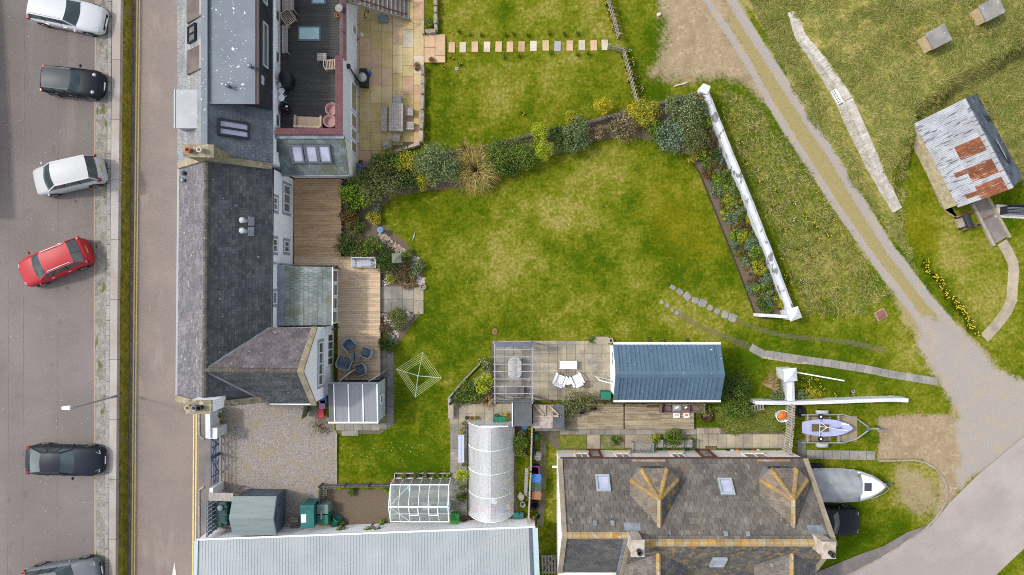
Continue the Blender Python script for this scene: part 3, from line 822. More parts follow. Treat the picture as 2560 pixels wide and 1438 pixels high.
roof_tiles(house, [(xr, wy0, EZ), (wxm - .12, wy0, EZ), (wxm - .12, wyr - .06, RZ - .05), (hx + .12, wyr - .06, RZ - .05)], .30, .2, .009, M_SLATE, 0, 'slate', jitter=.1)
# ridges and valleys
mr = mat('ridge_tile', c(84, 80, 76), .8, c(104, 98, 88), 3, .25, .15, .3, 40, stains=((c(170, 162, 140), 5, .6, .7, .6),))
y = hy0 + .1
while y < hy1 - .2:
 y2 = min(y + .46, hy1 - .1)
 b = MB(); a = [(-.17, -.15), (-.1, -.04), (0, .0), (.1, -.04), (.17, -.15), (0, -.03)]
 b.hexa([(hx + p, y, RZ + .03 + q) for p, q in a], [(hx + p, y2 - .012, RZ + .03 + q) for p, q in a]); b.obj('ridge_tile', mr, house); y = y2
x = hx + .1
while x < wxm - .3:
 x2 = min(x + .46, wxm - .2)
 b = MB(); a = [(-.16, -.16), (-.1, -.05), (0, .0), (.1, -.05), (.16, -.16), (0, -.03)]
 b.hexa([(x, wyr + p, RZ + .05 + q) for p, q in a], [(x2 - .012, wyr + p, RZ + .05 + q) for p, q in a]); b.obj('ridge_tile', mr, house); x = x2
for ye in (wy1, wy0):
 b = MB(); b.bar((hx + .05, wyr, RZ + .02), (xr - .02, ye, EZ + .05), .16, .03, (0, 0, 1)); b.obj('valley_flashing', M_LEAD, house)
# gable copings
cs = MB()
for ye in (wy0 - .05, wy1 + .05):
 cs.bar((wxm - .02, wyr, RZ + .12), (wxm - .02, ye, EZ + .10), .34, .12, (0, 0, 1))
cs.obj('gable_coping', M_STONE, house)
for xe in (xl, xr):
 MB().bar((hx, hy0 - .12, RZ + .1), (xe, hy0 - .12, EZ + .06), .36, .16).obj('gable_coping', M_STONE, house)
 MB().bar((hx, hy1 + .10, RZ + .12), (xe, hy1 + .10, EZ + .08), .36, .16).obj('gable_coping', M_STONE, house)
# chimneys with pots
def chimney(parent, x, y, z0, z1, dx, dy, m, cap, pots, mside=None):
 ch = MB().box(x, y, (z0 + z1) / 2, dx, dy, z1 - z0).obj('chimney', m, parent, bevel=.02)
 MB().box(x, y, z1 + .06, dx + .12, dy + .12, .14).obj('chimney_cap', cap, ch, bevel=.02)
 for (ox, oy, mp) in pots:
  MB().lathe([(.13, 0), (.12, .3), (.15, .32), (.15, .38), (.10, .38), (.09, .1)], x + ox, y + oy, 14, z1 + .13).obj('chimney_pot', mp, ch, True)
 return ch
m_pot2 = mat('buff_pot', c(200, 178, 150), .8)
m_potg = mat('metal_pot', c(150, 156, 162), .4, metal=.6)
chimney(house, hx + .22, hy1 + .22, EZ + 1, 8.0, 1.5, .55, M_STONE, M_STONE, ((-.42, -.02, M_TERRA), (.18, 0, mat('pale_pot', c(214, 200, 190), .8))))
ch2 = chimney(house, hx + .22, hy0 - .0, EZ + 1, 7.75, 1.25, .6, M_WHITE, M_STONE, ((-.42, 0, m_pot2), (-.1, 0, m_potg), (.16, 0, M_BLACKF)))
# eaves gutters, flues, fascia
b = MB(); b.bar((xl - .06, hy0, EZ - .03), (xl - .06, hy1, EZ - .03), .11, .10); b.obj('gutter', mat('grey_gutter', c(176, 180, 184), .5), house)
b = MB(); b.bar((xr + .05, wy1, EZ - .04), (xr + .05, hy1, EZ - .04), .10, .09); b.obj('gutter', M_BLACKF, house)
b = MB(); b.bar((xr, wy0 - .05, EZ - .05), (wxm, wy0 - .05, EZ - .05), .10, .09); b.obj('gutter', M_WPVC, house)
for (px, py) in ((608, 551), (608, 577)):
 p = W(px, py, 5.45)
 t_ = (p.x - hx) / 2.68; zz = RZ - 2.55 * t_
 fl = MB().lathe([(.16, -.15), (.12, .1), (.11, .35), (.17, .37), (.17, .46), (.03, .52)], p.x, p.y, 12, zz).obj('flue', mat('flue_white', c(206, 212, 216), .6), house, True)
 MB().box(p.x + .28, p.y, zz - .17, .34, .5, .06, ry=.76).obj('flashing', M_LEAD, fl)
for (px, py, m) in ((463, 436, M_BLACKF), (460, 453, m_potg)):
 p = W(px, py, 4.75); MB().lathe([(.1, -.2), (.09, .2), (.13, .22), (.13, .3), (.02, .34)], p.x, p.y, 12, 4.75).obj('vent_pipe', m, house, True)
# windows
XW = xr + .003
for px0, px1, py0, py1, cl, rw in ((706, 723, 462, 531, 3, 1), (709, 721, 602, 630, 2, 1), (680.5, 691, 492, 525, 2, 1), (680.5, 691, 596, 630, 2, 1), (680.5, 691, 728, 760, 1, 1)):
 xwin(house, XW, px0, px1, py0, py1, M_WPVC, M_GLASS, cols=cl, rows=rw, surround=M_GREYS)
GXW = wxm + .003
xwin(house, GXW, 797, 808, 853, 962, M_WPVC, M_GLASS, cols=4, surround=M_GREYS)
xwin(house, GXW, 819, 833, 832, 912, M_WPVC, M_GLASS, cols=4, fw=.09)
b = MB(); b.tube([(xr + .08, 1.45, EZ - .1), (xr + .08, 1.45, .3)], .05); b.obj('downpipe', mat('grey_pipe', c(176, 184, 192), .5), house)
b = MB(); b.box(GXW + .03, -2.75, 3.0, .05, .3, .42); b.obj('alarm_box', M_WPVC, house)
# lean-to sun room with tiled roof
LX0, LX1, LY0, LY1 = xr, -10.98, -2.24, 1.30
b = MB(); b.slab([(LX1, LY0, 2.35), (LX1, LY1, 2.35), (LX0 + .05, LY1, 3.12), (LX0 + .05, LY0, 3.12)], .08); b.obj('sunroom_roof', M_SLATE, house)
m_stile = mat('grey_tile', c(142, 150, 146), .7, c(122, 132, 128), 1.1, .12, .14, .2, 40, stains=((c(122, 124, 76), .55, .5, .7, .6), (c(186, 192, 192), 1.0, .56, .72, .6, (.5, 1.6, 1))))
roof_tiles(house, [(LX1 + .03, LY1, 2.35), (LX1 + .03, LY0, 2.35), (LX0 + .42, LY0, 3.03), (LX0 + .42, LY1, 3.03)], .245, .27, .014, m_stile, 300 - 230 + 0, 'tile', gap=.006)
b = MB(); b.slab([(LX0 + .42, LY0, 3.06), (LX0 + .42, LY1, 3.06), (LX0 + .01, LY1, 3.16), (LX0 + .01, LY0, 3.16)], .02); b.obj('lead_apron', M_LEAD, house)
b = MB(); b.prism([(LX1 - .2, LY0 + .02), (LX1 - .12, LY0 + .02), (LX1 - .12, LY1 - .05), (LX1 - .2, LY1 - .05)], .3, 2.3)
b.prism([(LX0, LY1 - .1), (LX1 - .12, LY1 - .1), (LX1 - .12, LY1 - .03), (LX0, LY1 - .03)], .3, 2.3)
b.obj('sunroom_wall', M_WPVC, house)
for i in range(4):
 yy = LY1 - .12 - (i + .5) * .85
 window(house, (LX1 - .118, yy, 1.35), (0, 1, 0), (0, 0, 1), .8, 1.75, M_WPVC, M_GLASS, fw=.08, rows=2 if i in (1, 2) else 1)
b = MB(); b.bar((LX1 + .06, LY0, 2.30), (LX1 + .06, LY1, 2.30), .11, .09); b.obj('gutter', M_WPVC, house)
for yy in (LY1 - .02, LY0 - .25):
 b = MB(); b.tube([(LX1 + .05, yy, 2.25), (LX1 + .1, yy, 1.9), (LX1 - .04, yy, .3)], .04); b.box(LX1 + .12, yy, 2.2, .16, .16, .16); b.obj('downpipe', M_BLACKF, house)
# ------------------------------------------------------------------ upper house with zinc dormer
nb = thing('slate_house', 'grey slate house with zinc flat dormer beside the black roof terrace', 'house', (hx, 13.5, 0), absolute=True)
nx0, nx1, ny0, ny1 = hx - 2.72, -13.86, hy1 + .3, 24.0
b = MB(); b.prism([(nx0 + .15, ny0), (nx1, ny0), (nx1, ny1), (nx0 + .15, ny1)], 0, EZ - .1); b.obj('wall', M_WHITE, nb)
b = MB(); b.slab([(nx0, ny0, EZ), (nx0, ny1, EZ), (hx, ny1, RZ), (hx, ny0, RZ)], .08); b.slab([(nx1, ny0, EZ), (nx1, ny1, EZ), (hx, ny1, RZ), (hx, ny0, RZ)], .08); b.obj('roof', M_SLATE, nb)
m_sl2 = mat('slate_blue', c(98, 106, 116), .55, c(112, 120, 128), 1.2, .12, .14, .15, 40, stains=((c(104, 108, 84), .6, .56, .7, .5), (c(232, 234, 236), 8, .70, .73, .8)), spec=.4)
m_sl3 = mat('slate_silver', c(148, 150, 152), .5, c(128, 132, 136), .9, .12, .12, .15, 40, stains=((c(184, 184, 182), .8, .5, .7, .6, (2, .5, 1)),), spec=.45)
roof_tiles(nb, [(nx1, ny0, EZ), (nx1, 11.4, EZ), (hx + .05, 11.4, RZ - .06), (hx + .05, ny0, RZ - .06)], .28, .21, .008, m_sl2, 0, 'slate', jitter=.05)
roof_tiles(nb, [(nx0, 22, EZ), (nx0, ny0, EZ), (hx - .05, ny0, RZ - .06), (hx - .05, 22, RZ - .06)], .28, .21, .008, m_sl3, 0, 'slate', jitter=.05)
b = MB(); b.bar((hx - .02, ny0, RZ + .02), (hx - .02, 22, RZ + .02), .34, .06); b.obj('zinc_ridge', M_ZINC, nb)
dz = 6.62
dm = MB().prism([(hx + .22, 10.25), (nx1 - .02, 10.25), (nx1 - .02, 22), (hx + .22, 22)], 4.3, dz - .22).obj('dormer', M_DARKW, nb)
MB().prism([(hx + .18, 10.02), (nx1 + .05, 10.02), (nx1 + .05, 22.2), (hx + .18, 22.2)], dz - .22, dz - .05).obj('fascia', mat('brown_fascia', c(92, 78, 78), .7), dm)
MB().prism([(hx + .05, 10.0), (nx1 - .12, 10.0), (nx1 - .12, 22.2), (hx + .05, 22.2)], dz - .05, dz).obj('zinc_roof', M_ZINC, dm)
DX = nx1 - .015
mfr = mat('pale_frame', c(216, 226, 232), .5)
m_blg = mat('dormer_glass', c(96, 116, 122), .06, c(120, 110, 84), .5, 0, .2, 0, spec=.7)
for px0, px1, py0, py1, cl in ((657, 668.5, 58, 168, 1), (653.5, 658, 190, 212, 1), (657, 667, -20, 10, 1)):
 xwin(nb, DX, px0, px1, py0, py1, mfr, m_blg if cl else M_WPVC, fw=.08)
for (px, py) in ((626, 166), (570, 215)):
 p = W(px, py, dz + .2); fl = MB().lathe([(.09, 0), (.08, .28), (.13, .3), (.13, .4), (.04, .46)], p.x, p.y, 12, dz).obj('roof_vent', m_potg, nb, True)
# box dormer over the street, roof panels and roof windows on the street slope
bd = MB().prism([(-18.6, 8.86), (hx, 8.86), (hx, 10.88), (-18.6, 10.88)], 4.6, 6.0).obj('box_dormer', mat('dormer_cheek', c(160, 166, 170), .6), nb)
MB().prism([(-18.68, 8.8), (hx - .1, 8.8), (hx - .1, 10.94), (-18.68, 10.94)], 6.0, 6.07).obj('zinc_roof', mat('zinc_pale', c(182, 186, 188), .5, c(170, 174, 178), .8, .06, 0, .05, 40, stains=((c(240, 242, 244), 3.5, .70, .73, .9),)), bd)
MB().prism([(-18.68, 8.8), (-18.6, 8.8), (-18.6, 10.94), (-18.68, 10.94)], 6.071, 6.10).obj('edge_trim', mat('trim_blue', c(176, 190, 196), .5), bd)
A_, B_, D_ = V3((nx0, 22, EZ)), V3((nx0, ny0, EZ)), V3((hx, 22, RZ))
def street_y(py): return W(0, py, 5.6).y
m_brn = mat('brown_sheet', c(112, 104, 98), .5, c(92, 84, 80), .8, .08, .06)
for py0, py1 in ((-8, 52), (122, 182)):
 ya, yb = W(0, py0, 5.8).y, W(0, py1, 5.8).y
 ho = MB(); x0, x1 = hx - 1.62, hx - .35
 z0, z1 = EZ + 2.55 * (x0 - nx0) / 2.72, EZ + 2.55 * (x1 - nx0) / 2.72
 ho.hexa([(x0, yb, z0 - .02), (x1, yb, z1 - .02), (x1, ya, z1 - .02), (x0, ya, z0 - .02)], [(x0, yb, z0 + .22), (x1, yb, z1 + .10), (x1, ya, z1 + .10), (x0, ya, z0 + .22)])
 hd = ho.obj('roof_hatch', m_brn, nb, bevel=.01)
 MB().prism([(x1, yb), (x1 + .22, yb), (x1 + .22, ya), (x1, ya)], z1 - .1, z1 + .24).obj('hatch_upstand', mat('pinkish_upstand', c(188, 178, 176), .7), hd)
roofwin(nb, A_, B_, D_, (22 - street_y(87)) / (22 - ny0), .60, .95, 1.0, M_BLACKF, M_GLASS, cols=2, rows=1, d=.12)
A2, B2, D2 = V3((nx1, ny0, EZ)), V3((nx1, 22, EZ)), V3((hx, ny0, RZ))
roofwin(nb, A2, B2, D2, (W(0, 325, 5.6).y - ny0) / (22 - ny0), .60, .95, 1.75, M_BLACKF, M_VELUX, cols=2, d=.14, fw=.12)
b = MB(); b.tube([(hx - .45, 8.75, 5.9), (hx - .45, 7.5, 5.95)], .05); b.obj('pink_pipe', mat('pink_pipe', c(206, 168, 168), .6), nb)
# upper wall strip over the terrace
for py0, py1 in ((25, 56), (128, 160), (285, 318), (350, 385)):
 xwin(nb, nx1 + .002, 687.5, 698, py0, py1, M_WPVC, M_GLASS, fw=.08)
# ------------------------------------------------------------------ terrace block
TZ = 3.0
tb = thing('terrace_block', 'flat roofed block with black decked roof terrace and burgundy coping', 'building', (-11.9, 14.5, 0), absolute=True)
tx0, tx1, ty0, ty1 = nx1 + .01, -9.92, 8.93, 22.0
M_TIMB = mat('grey_white_cladding', c(222, 225, 230, .9), .8, c(208, 212, 218, .9), 1.5, .08, 0, .2, 30, stretch=(1, 1, 8))
b = MB(); b.prism([(tx0, ty0), (tx1, ty0), (tx1, ty1), (tx0, ty1)], 0, TZ - .06); b.obj('wall', M_TIMB, tb)
m_bdeck = mat('black_decking', c(62, 62, 62), .6, c(74, 73, 70), .8, .12, .14, .15, 30, stretch=(1.2, 12, 1), stains=((c(86, 84, 44), .9, .63, .75, .5), (c(220, 220, 216), 10, .76, .78, .6)))
y = ty0 + .35
while y < 20:
 piece(tb, 'deck_board', m_bdeck, (tx0 + tx1) / 2 - .12, y, TZ - .06, tx1 - tx0 - .3, .146, .06); y += .152
ym = W(0, 140, 4.1).y
b = MB(); b.prism([(tx1 - .28, ty0), (tx1, ty0), (tx1, ym), (tx1 - .28, ym)], TZ - .06, 4.05); b.prism([(tx0 + .05, ty0), (tx1 - .28, ty0), (tx1 - .28, ty0 + .3), (tx0 + .05, ty0 + .3)], TZ - .06, 4.05); b.obj('parapet', M_TIMB, tb)
b = MB(); b.prism([(tx1 - .36, ty0 - .04), (tx1 + .07, ty0 - .04), (tx1 + .07, ym + .03), (tx1 - .36, ym + .03)], 4.05, 4.11); b.prism([(tx0 + .1, ty0 - .04), (tx1 - .36, ty0 - .04), (tx1 - .36, ty0 + .33), (tx0 + .1, ty0 + .33)], 4.05, 4.11)
b.prism([(tx1 - .34, ym + .03), (tx1 + .07, ym + .03), (tx1 + .07, 18.9), (tx1 - .34, 18.9)], TZ + .14, TZ + .22)
b.obj('coping', M_BURG, tb)
MB().prism([(tx1 - .27, ym), (tx1, ym), (tx1, 18.9), (tx1 - .27, 18.9)], TZ - .06, TZ + .14).obj('parapet', M_TIMB, tb)
for py in (75, 5):
 MB().box(tx1 - .1, W(0, py, 3.6).y, TZ + .6, .05, .05, .9).obj('balustrade_post', M_LEAD, tb)
MB().box(tx1 - .1, (ym + W(0, 0, 3.6).y) / 2, TZ + .62, .02, W(0, 0, 3.6).y - ym - .1, .8).obj('glass_balustrade', clear_mat('balustrade_glass', (.93, .96, .96), .06, (.8, .85, .85), .06), tb)
for py0, py1 in ((66, 103), (-40, 12)):
 p0, p1 = W(745 if py0 > 0 else 778, py1, TZ), W(802 if py0 > 0 else 815, py0, TZ)
 fr = MB().prism([(p0.x, p0.y), (p1.x, p0.y), (p1.x, p1.y), (p0.x, p1.y)], TZ - .02, TZ + .05).obj('floor_light', mat('floor_light_frame', c(96, 112, 122), .5), tb)
 MB().prism([(p0.x + .1, p0.y + .1), (p1.x - .1, p0.y + .1), (p1.x - .1, p1.y - .1), (p0.x + .1, p1.y - .1)], TZ, TZ + .056).obj('pane', mat('aqua_glass', c(150, 192, 200), .1, c(130, 172, 184), .8, .02, 0, 0, spec=.6), fr)
TX = tx1 + .003
for py0, py1, px0, px1, nm in ((208, 280, 877, 891, 0), (286, 322, 877, 891, 0), (324, 352, 877, 891, 0), (354, 384, 877, 891, 0), (62, 88, 880, 890, 0)):
 xwin(tb, TX, px0, px1, py0, py1, M_WPVC, mat('warm_glass', c(150, 142, 110), .1, c(176, 168, 140), .6, 0, .15, 0, spec=.5), fw=.08)
p = W(876, 168, 2.6)
hp = MB().tube([(tx1, p.y, 2.7), (tx1 + .12, p.y, 2.7), (tx1 + .12, p.y - .1, 1.2), (tx1 + .1, p.y - .1, .1)], .05, 8).box(tx1 + .1, p.y, 2.75, .2, .24, .2).obj('downpipe', M_BLACKF, tb)
# slated room below the terrace with three roof windows
sr = thing('slated_annex', 'low annex with dark green slate roof and three roof windows below the terrace', 'building', (-11.9, 7.8, 0), absolute=True)
sx0, sx1, sy0, sy1 = nx1 + .02, -9.80, 6.91, 8.86
MB().prism([(sx0, sy0 + .05), (sx1 - .1, sy0 + .05), (sx1 - .1, sy1), (sx0, sy1)], 0, 2.72).obj('wall', mat('cream_render', c(232, 230, 222, .84), .85, None, 1, .05, 0), sr)
MB().hexa([(sx0, sy0 + .05, 2.7), (sx1 - .1, sy0 + .05, 2.7), (sx1 - .1, sy1, 2.7), (sx0, sy1, 2.7)], [(sx0, sy0 + .05, 2.72), (sx1 - .1, sy0 + .05, 2.72), (sx1 - .1, sy1, 3.78), (sx0, sy1, 3.78)]).obj('upper_wall', MATS['cream_render'], sr)
m_gsl = mat('slate_green', c(92, 104, 104), .6, c(112, 124, 124), 1.3, .12, .2, .2, 40, stains=((c(94, 94, 58), .9, .56, .68, .7), (c(138, 148, 148), 1.2, .58, .7, .5)), spec=.4)
q = [(sx0, sy0 - .12, 2.70), (sx1, sy0 - .12, 2.70), (sx1, sy1, 3.85), (sx0, sy1, 3.85)]
ext(sr, 'roof', m_gsl, q, .07)
roof_tiles(sr, q, .33, .24, .009, m_gsl, 220, 'slate', gap=.005)
MB().bar((sx0, sy1 - .06, 3.87), (sx1, sy1 - .06, 3.87), .2, .05).obj('lead_flashing', M_LEAD, sr)
MB().bar((sx0, sy0 - .16, 2.64), (sx1, sy0 - .16, 2.64), .1, .09).obj('gutter', M_LEAD, sr)
for i, px in enumerate((745, 780, 813)):
 roofwin(sr, q[0], q[1], q[3], (W(px, 384, 3.3).x - sx0) / (sx1 - sx0), .56, .78, 1.12, mat('grey_window_frame', c(104, 110, 118), .5), M_VELUX, fw=.09, d=.13)
# outside stair from the terrace
st = thing('garden_stair', 'weathered timber outside stair with burgundy handrails coming down to the patio', 'stair', (-8.3, 17.7, 0), absolute=True)
m_gwood = mat('weathered_wood', c(170, 164, 154), .85, c(148, 142, 134), 2, .2, .14, .25, 30, stretch=(1, 6, 1))
m_gwoodx = mat('weathered_wood_x', c(172, 168, 160), .85, c(150, 146, 140), 2, .2, .14, .25, 30, stretch=(6, 1, 1), rot=0)
sa, sb = tx1 + .05, W(1022, 50, 0).x
NS = 14
for i in range(NS):
 t = (i + .5) / NS
 piece(st, 'tread', m_gwood, sa + (sb - sa) * t, 17.78, TZ * (1 - (i + .5) / NS) - .04, .30, 1.25, .05)
for yy in (17.12, 18.44):
 MB().bar((sa, yy, TZ - .12), (sb + .1, yy, .06), .06, .26).obj('stringer', m_gwood, st)
 MB().bar((sa, yy, TZ + .85), (sb + .05, yy, .95), .07, .06).obj('handrail', M_BURG, st)
 for i in range(5):
  t = (i + .2) / 4.8
  MB().box(sa + (sb - sa) * t, yy, TZ * (1 - t) + .42, .07, .07, 1.0).obj('post', m_gwood, st)
# ------------------------------------------------------------------ profiled sheet roofs
def sheets(parent, name, A, Bq, C, D, pitch, depth, mats, sheet_w=1.0, shape='box', tiers=((0, 1),), pick=None, lap=.0):
 """profiled roof sheets between eave A-B and ridge D-C, each sheet its own part"""
 A, Bq, C, D = V3(A), V3(Bq), V3(C), V3(D)
 n = (Bq - A).cross(D - A).normalized()
 if n.z < 0: n = -n
 Lu = (Bq - A).length
 ns = max(1, round(Lu / sheet_w))
 prof = {'box': ((0, 0), (.28, 0), (.38, 1), (.62, 1), (.72, 0)), 'sine': tuple((i / 6, .5 - .5 * math.cos(2 * math.pi * i / 6)) for i in range(6)), 'rib': ((0, 0), (.62, 0), (.70, 1), (.86, 1), (.94, 0))}[shape]
 npitch = max(1, round(Lu / ns / pitch))
 for k in range(ns):
  for ti, (t0, t1) in enumerate(tiers):
   b = MB()
   ss = []
   for i in range(npitch):
    ss += [((i + a) / npitch, z) for a, z in prof]
   ss.append((1.0, 0))
   for (s_, z) in ss:
    s = (k + s_ * .997) / ns
    for t in (t0, t1):
     p = A.lerp(Bq, s).lerp(D.lerp(C, s), t) + n * (z * depth + lap * ti)
     b.v.append(tuple(p))
   for i in range(len(ss) - 1): b.f.append((2 * i, 2 * i + 2, 2 * i + 3, 2 * i + 1))
   m = mats if not callable(pick) else pick(k / ns, ti)
   b.obj(name, m, parent)
# ------------------------------------------------------------------ long shed with grey metal roof (bottom)
mb_ = thing('metal_roof_shed', 'long white walled shed with pale grey profiled metal roof along the garden', 'building', tuple(W(915, 1420, 0)), absolute=True)
EH = 1.8
A, Bq = W(492, 1351, EH), W(1338, 1319, EH)
dn = (Bq - A).normalized(); dn = V3((dn.y, -dn.x, 0))
C, D = Bq + dn * 6.5 + V3((0, 0, .9)), A + dn * 6.5 + V3((0, 0, .9))
m_met = mat('pale_metal', c(176, 183, 186), .65, c(168, 176, 179), .4, .04, .03, .03, 30, stains=((c(168, 176, 180), .8, .55, .8, .5, (6, .4, 1)), (c(232, 236, 238), 7, .77, .79, .7)), spec=.25)
sheets(mb_, 'roof_sheet', A, Bq, C, D, .19, .016, m_met, .95, 'rib', ((0, .46), (.452, 1)), None, .005)
b = MB(); b.prism([(p.x, p.y) for p in (A, Bq, Bq + dn * 6.4, A + dn * 6.4)], 0, EH - .06); b.obj('wall', M_WHITE, mb_)
for (p, q, m, w) in ((A, D, mat('pale_blue_trim', c(186, 208, 216), .5), .22), (Bq, C, MATS['pale_blue_trim'], .3)):
 MB().bar(p + V3((0, 0, .05)), q + V3((0, 0, .05)), w, .06).obj('verge_trim', m, mb_)
MB().bar(Bq + (A - Bq).normalized() * .32 + V3((0, 0, .05)), C + (A - Bq).normalized() * .32 + V3((0, 0, .05)), .16, .05).obj('verge_trim', mat('dark_trim', c(96, 108, 118), .5), mb_)
MB().bar(A + V3((0, .04, -.02)), Bq + V3((0, .04, -.02)), .1, .08).obj('gutter', M_WPVC, mb_)
# ------------------------------------------------------------------ tiled house (lower right)
th = thing('tiled_house', 'brown tiled house with two piended dormers and orange lichen on its ridges', 'house', (10.3, -14.0, 0), absolute=True)
fy, fz = -10.36, 2.55
SL = 1.003
zf = lambda Y: fz + SL * (-Y + fy)
X0, X1, XM = 2.92, 17.68, 6.6
YL, YR = -13.77, -14.07
ZL, ZR = zf(YL), zf(YR)
M_CREAM = mat('cream_white_render', c(236, 232, 226, .84), .85, c(224, 220, 212, .84), .7, .05, 0, .15, 60)
b = MB(); b.prism([(X0 - .06, fy + .06 - .12), (X1 + .06, fy - .06), (X1 + .06, -18), (X0 - .06, -18)], 0, fz - .08)
for xx, YY, ZZ in ((X0 - .05, YL, ZL), (X1 + .05, YR, ZR)):
 b.hexa([(xx - .01, fy, fz - .1), (xx - .01, YY, ZZ - .1), (xx - .01, 2 * YY - fy, fz - .1)], [(xx + .01, fy, fz - .1), (xx + .01, YY, ZZ - .1), (xx + .01, 2 * YY - fy, fz - .1)])
b.obj('wall', M_CREAM, th)
m_tile = mat('brown_tile', c(122, 115, 108), .85, c(102, 97, 93), .9, .2, .22, .3, 40, stains=((c(176, 172, 164), 2.6, .60, .72, .5, (2, .6, 1)), (c(140, 118, 94), .8, .6, .75, .5), (c(230, 230, 228), 8, .77, .79, .7)))
m_tile2 = mat('grey_tile_lichen', c(106, 104, 104), .85, c(86, 86, 88), 1.5, .2, .2, .3, 40, stains=((c(176, 138, 66), 3.5, .52, .64, .7), (c(150, 140, 110), .8, .5, .7, .5)))
m_tile3 = mat('grey_tile_dark', c(92, 92, 94), .85, c(110, 108, 106), 1.5, .2, .22, .3, 40, stains=((c(176, 140, 70), 1.2, .62, .72, .6), (c(56, 46, 40), 4, .66, .7, .8)))
MB().slab([(X0, fy - .0, fz), (X1, fy, fz), (X1, YR, ZR), (XM, YR, ZR), (XM, YL, ZL), (X0, YL, ZL)], .08).obj('roof', m_tile, th)
b = MB(); b.slab([(XM, 2 * YR - fy, fz), (X1, 2 * YR - fy, fz), (X1, YR, ZR), (XM, YR, ZR)], .08); b.slab([(X0, 2 * YL - fy, fz), (XM, 2 * YL - fy, fz), (XM, YL, ZL), (X0, YL, ZL)], .08); b.obj('back_roof', m_tile3, th)
# front slope, with openings kept for the dormers
DORM = (8.25, 15.76)
k2 = math.sqrt(1 + SL * SL)
vz = lambda Y: (-Y + fy) * k2
holes = [(dx - 1.25 - X0, dx + 1.25 - X0, -1, vz(-11.9)) for dx in DORM] + [(dx - .8 - X0, dx + .8 - X0, -1, vz(-12.5)) for dx in DORM]
rw = []
for px, py in ((1508, 1212), (1815, 1219)):
 p = W(px, py, 3.9); rw.append((p.x, p.y)); holes.append((p.x - .4 - X0, p.x + .4 - X0, vz(p.y) - .5, vz(p.y) + .5))
roof_tiles(th, [(X1, fy, fz), (X0, fy, fz), (X0, YL + .05, ZL - .05), (X1, YL + .05, ZL - .05)], .36, .345, .016, m_tile, 250, 'tile', holes=[(X1 - X0 - h[1], X1 - X0 - h[0], h[2], h[3]) for h in holes], gap=.010)
roof_tiles(th, [(X1, YL, ZL), (XM, YL, ZL), (XM, YR + .05, ZR - .05), (X1, YR + .05, ZR - .05)], .36, .345, .016, m_tile, 0, 'tile')
roof_tiles(th, [(XM, 2 * YR - fy, fz), (X1, 2 * YR - fy, fz), (X1, YR - .05, ZR - .05), (XM, YR - .05, ZR - .05)], .30, .26, .014, m_tile2, 0, 'tile')
roof_tiles(th, [(X0, 2 * YL - fy, fz), (XM - .2, 2 * YL - fy, fz), (XM - .2, YL - .05, ZL - .05), (X0, YL - .05, ZL - .05)], .30, .26, .014, m_tile3, 50, 'tile')
m_rlich = mat('lichen_ridge', c(168, 154, 124), .9, c(186, 146, 78), 1.6, .25, .2, .35, 30, stains=((c(214, 208, 196), 3, .55, .7, .6),))
m_olich = mat('orange_lichen_ridge', c(176, 142, 84), .9, c(150, 132, 104), 1.6, .3, .16, .4, 30, stains=((c(206, 152, 52), 4, .55, .66, .7),))
def caps(parent, p, q, m, w=.26, seg=.45, name='ridge_tile'):
 p, q = V3(p), V3(q)
 d = q - p
 n = max(1, round(d.length / seg))
 r = V3((-d.y, d.x, 0)).normalized() * w / 2
 for i in range(n):
  a, e = p.lerp(q, i / n), p.lerp(q, (i + .965) / n)
  o = [r * -1 + V3((0, 0, -.12)), r * -.55 + V3((0, 0, .02)), V3((0, 0, .07)), r * .55 + V3((0, 0, .02)), r + V3((0, 0, -.12))]
  b = MB(); b.hexa([a + x for x in o], [e + x for x in o]); b.obj(name, m, parent)
caps(th, (X0, YL, ZL + .03), (XM - .1, YL, ZL + .03), m_rlich, .4)
caps(th, (XM + .5, YR, ZR + .03), (X1 - .5, YR, ZR + .03), m_rlich, .42)
m_skew = mat('skew_coping', c(172, 160, 138), .9, c(150, 140, 122), 1.4, .2, .06, .3, 40)
for xx, YY, ZZ in ((X0 - .02, YL, ZL), (X1 + .02, YR, ZR)):
 for a, e in (((xx, fy + .02, fz + .06), (xx, YY, ZZ + .08)), ((xx, 2 * YY - fy, fz + .06), (xx, YY, ZZ + .08))):
  MB().bar(a, e, .28, .12).obj('skew_coping', m_skew, th)
MB().bar((XM - .05, 2 * YL - fy - .4, fz + .1), (XM - .05, YL, ZL + .1), .28, .14).obj('skew_coping', m_skew, th)
MB().bar((XM - .3, 2 * YL - fy - .4, fz + .04), (XM - .3, YL, ZL + .03), .18, .03).obj('lead_flashing', M_LEAD, th)
m_chr = mat('rough_chimney_render', c(206, 196, 184), .95, c(176, 160, 140), 2.5, .3, 0, .5, 25)
for cx_, cy_ in ((XM + .12, -13.95), (16.95, -14.05)):
 chimney(th, cx_, cy_, 5.4, 7.2, .62, .8, m_chr, m_chr, ((.05, -.12, M_BLACKF),))
 MB().slab([(cx_ - .45, cy_ + .42, zf(cy_ + .42) + .06), (cx_ + .45, cy_ + .42, zf(cy_ + .42) + .06), (cx_ + .45, cy_ + .75, zf(cy_ + .75) + .05), (cx_ - .45, cy_ + .75, zf(cy_ + .75) + .05)], .02).obj('lead_flashing', M_LEAD, th)
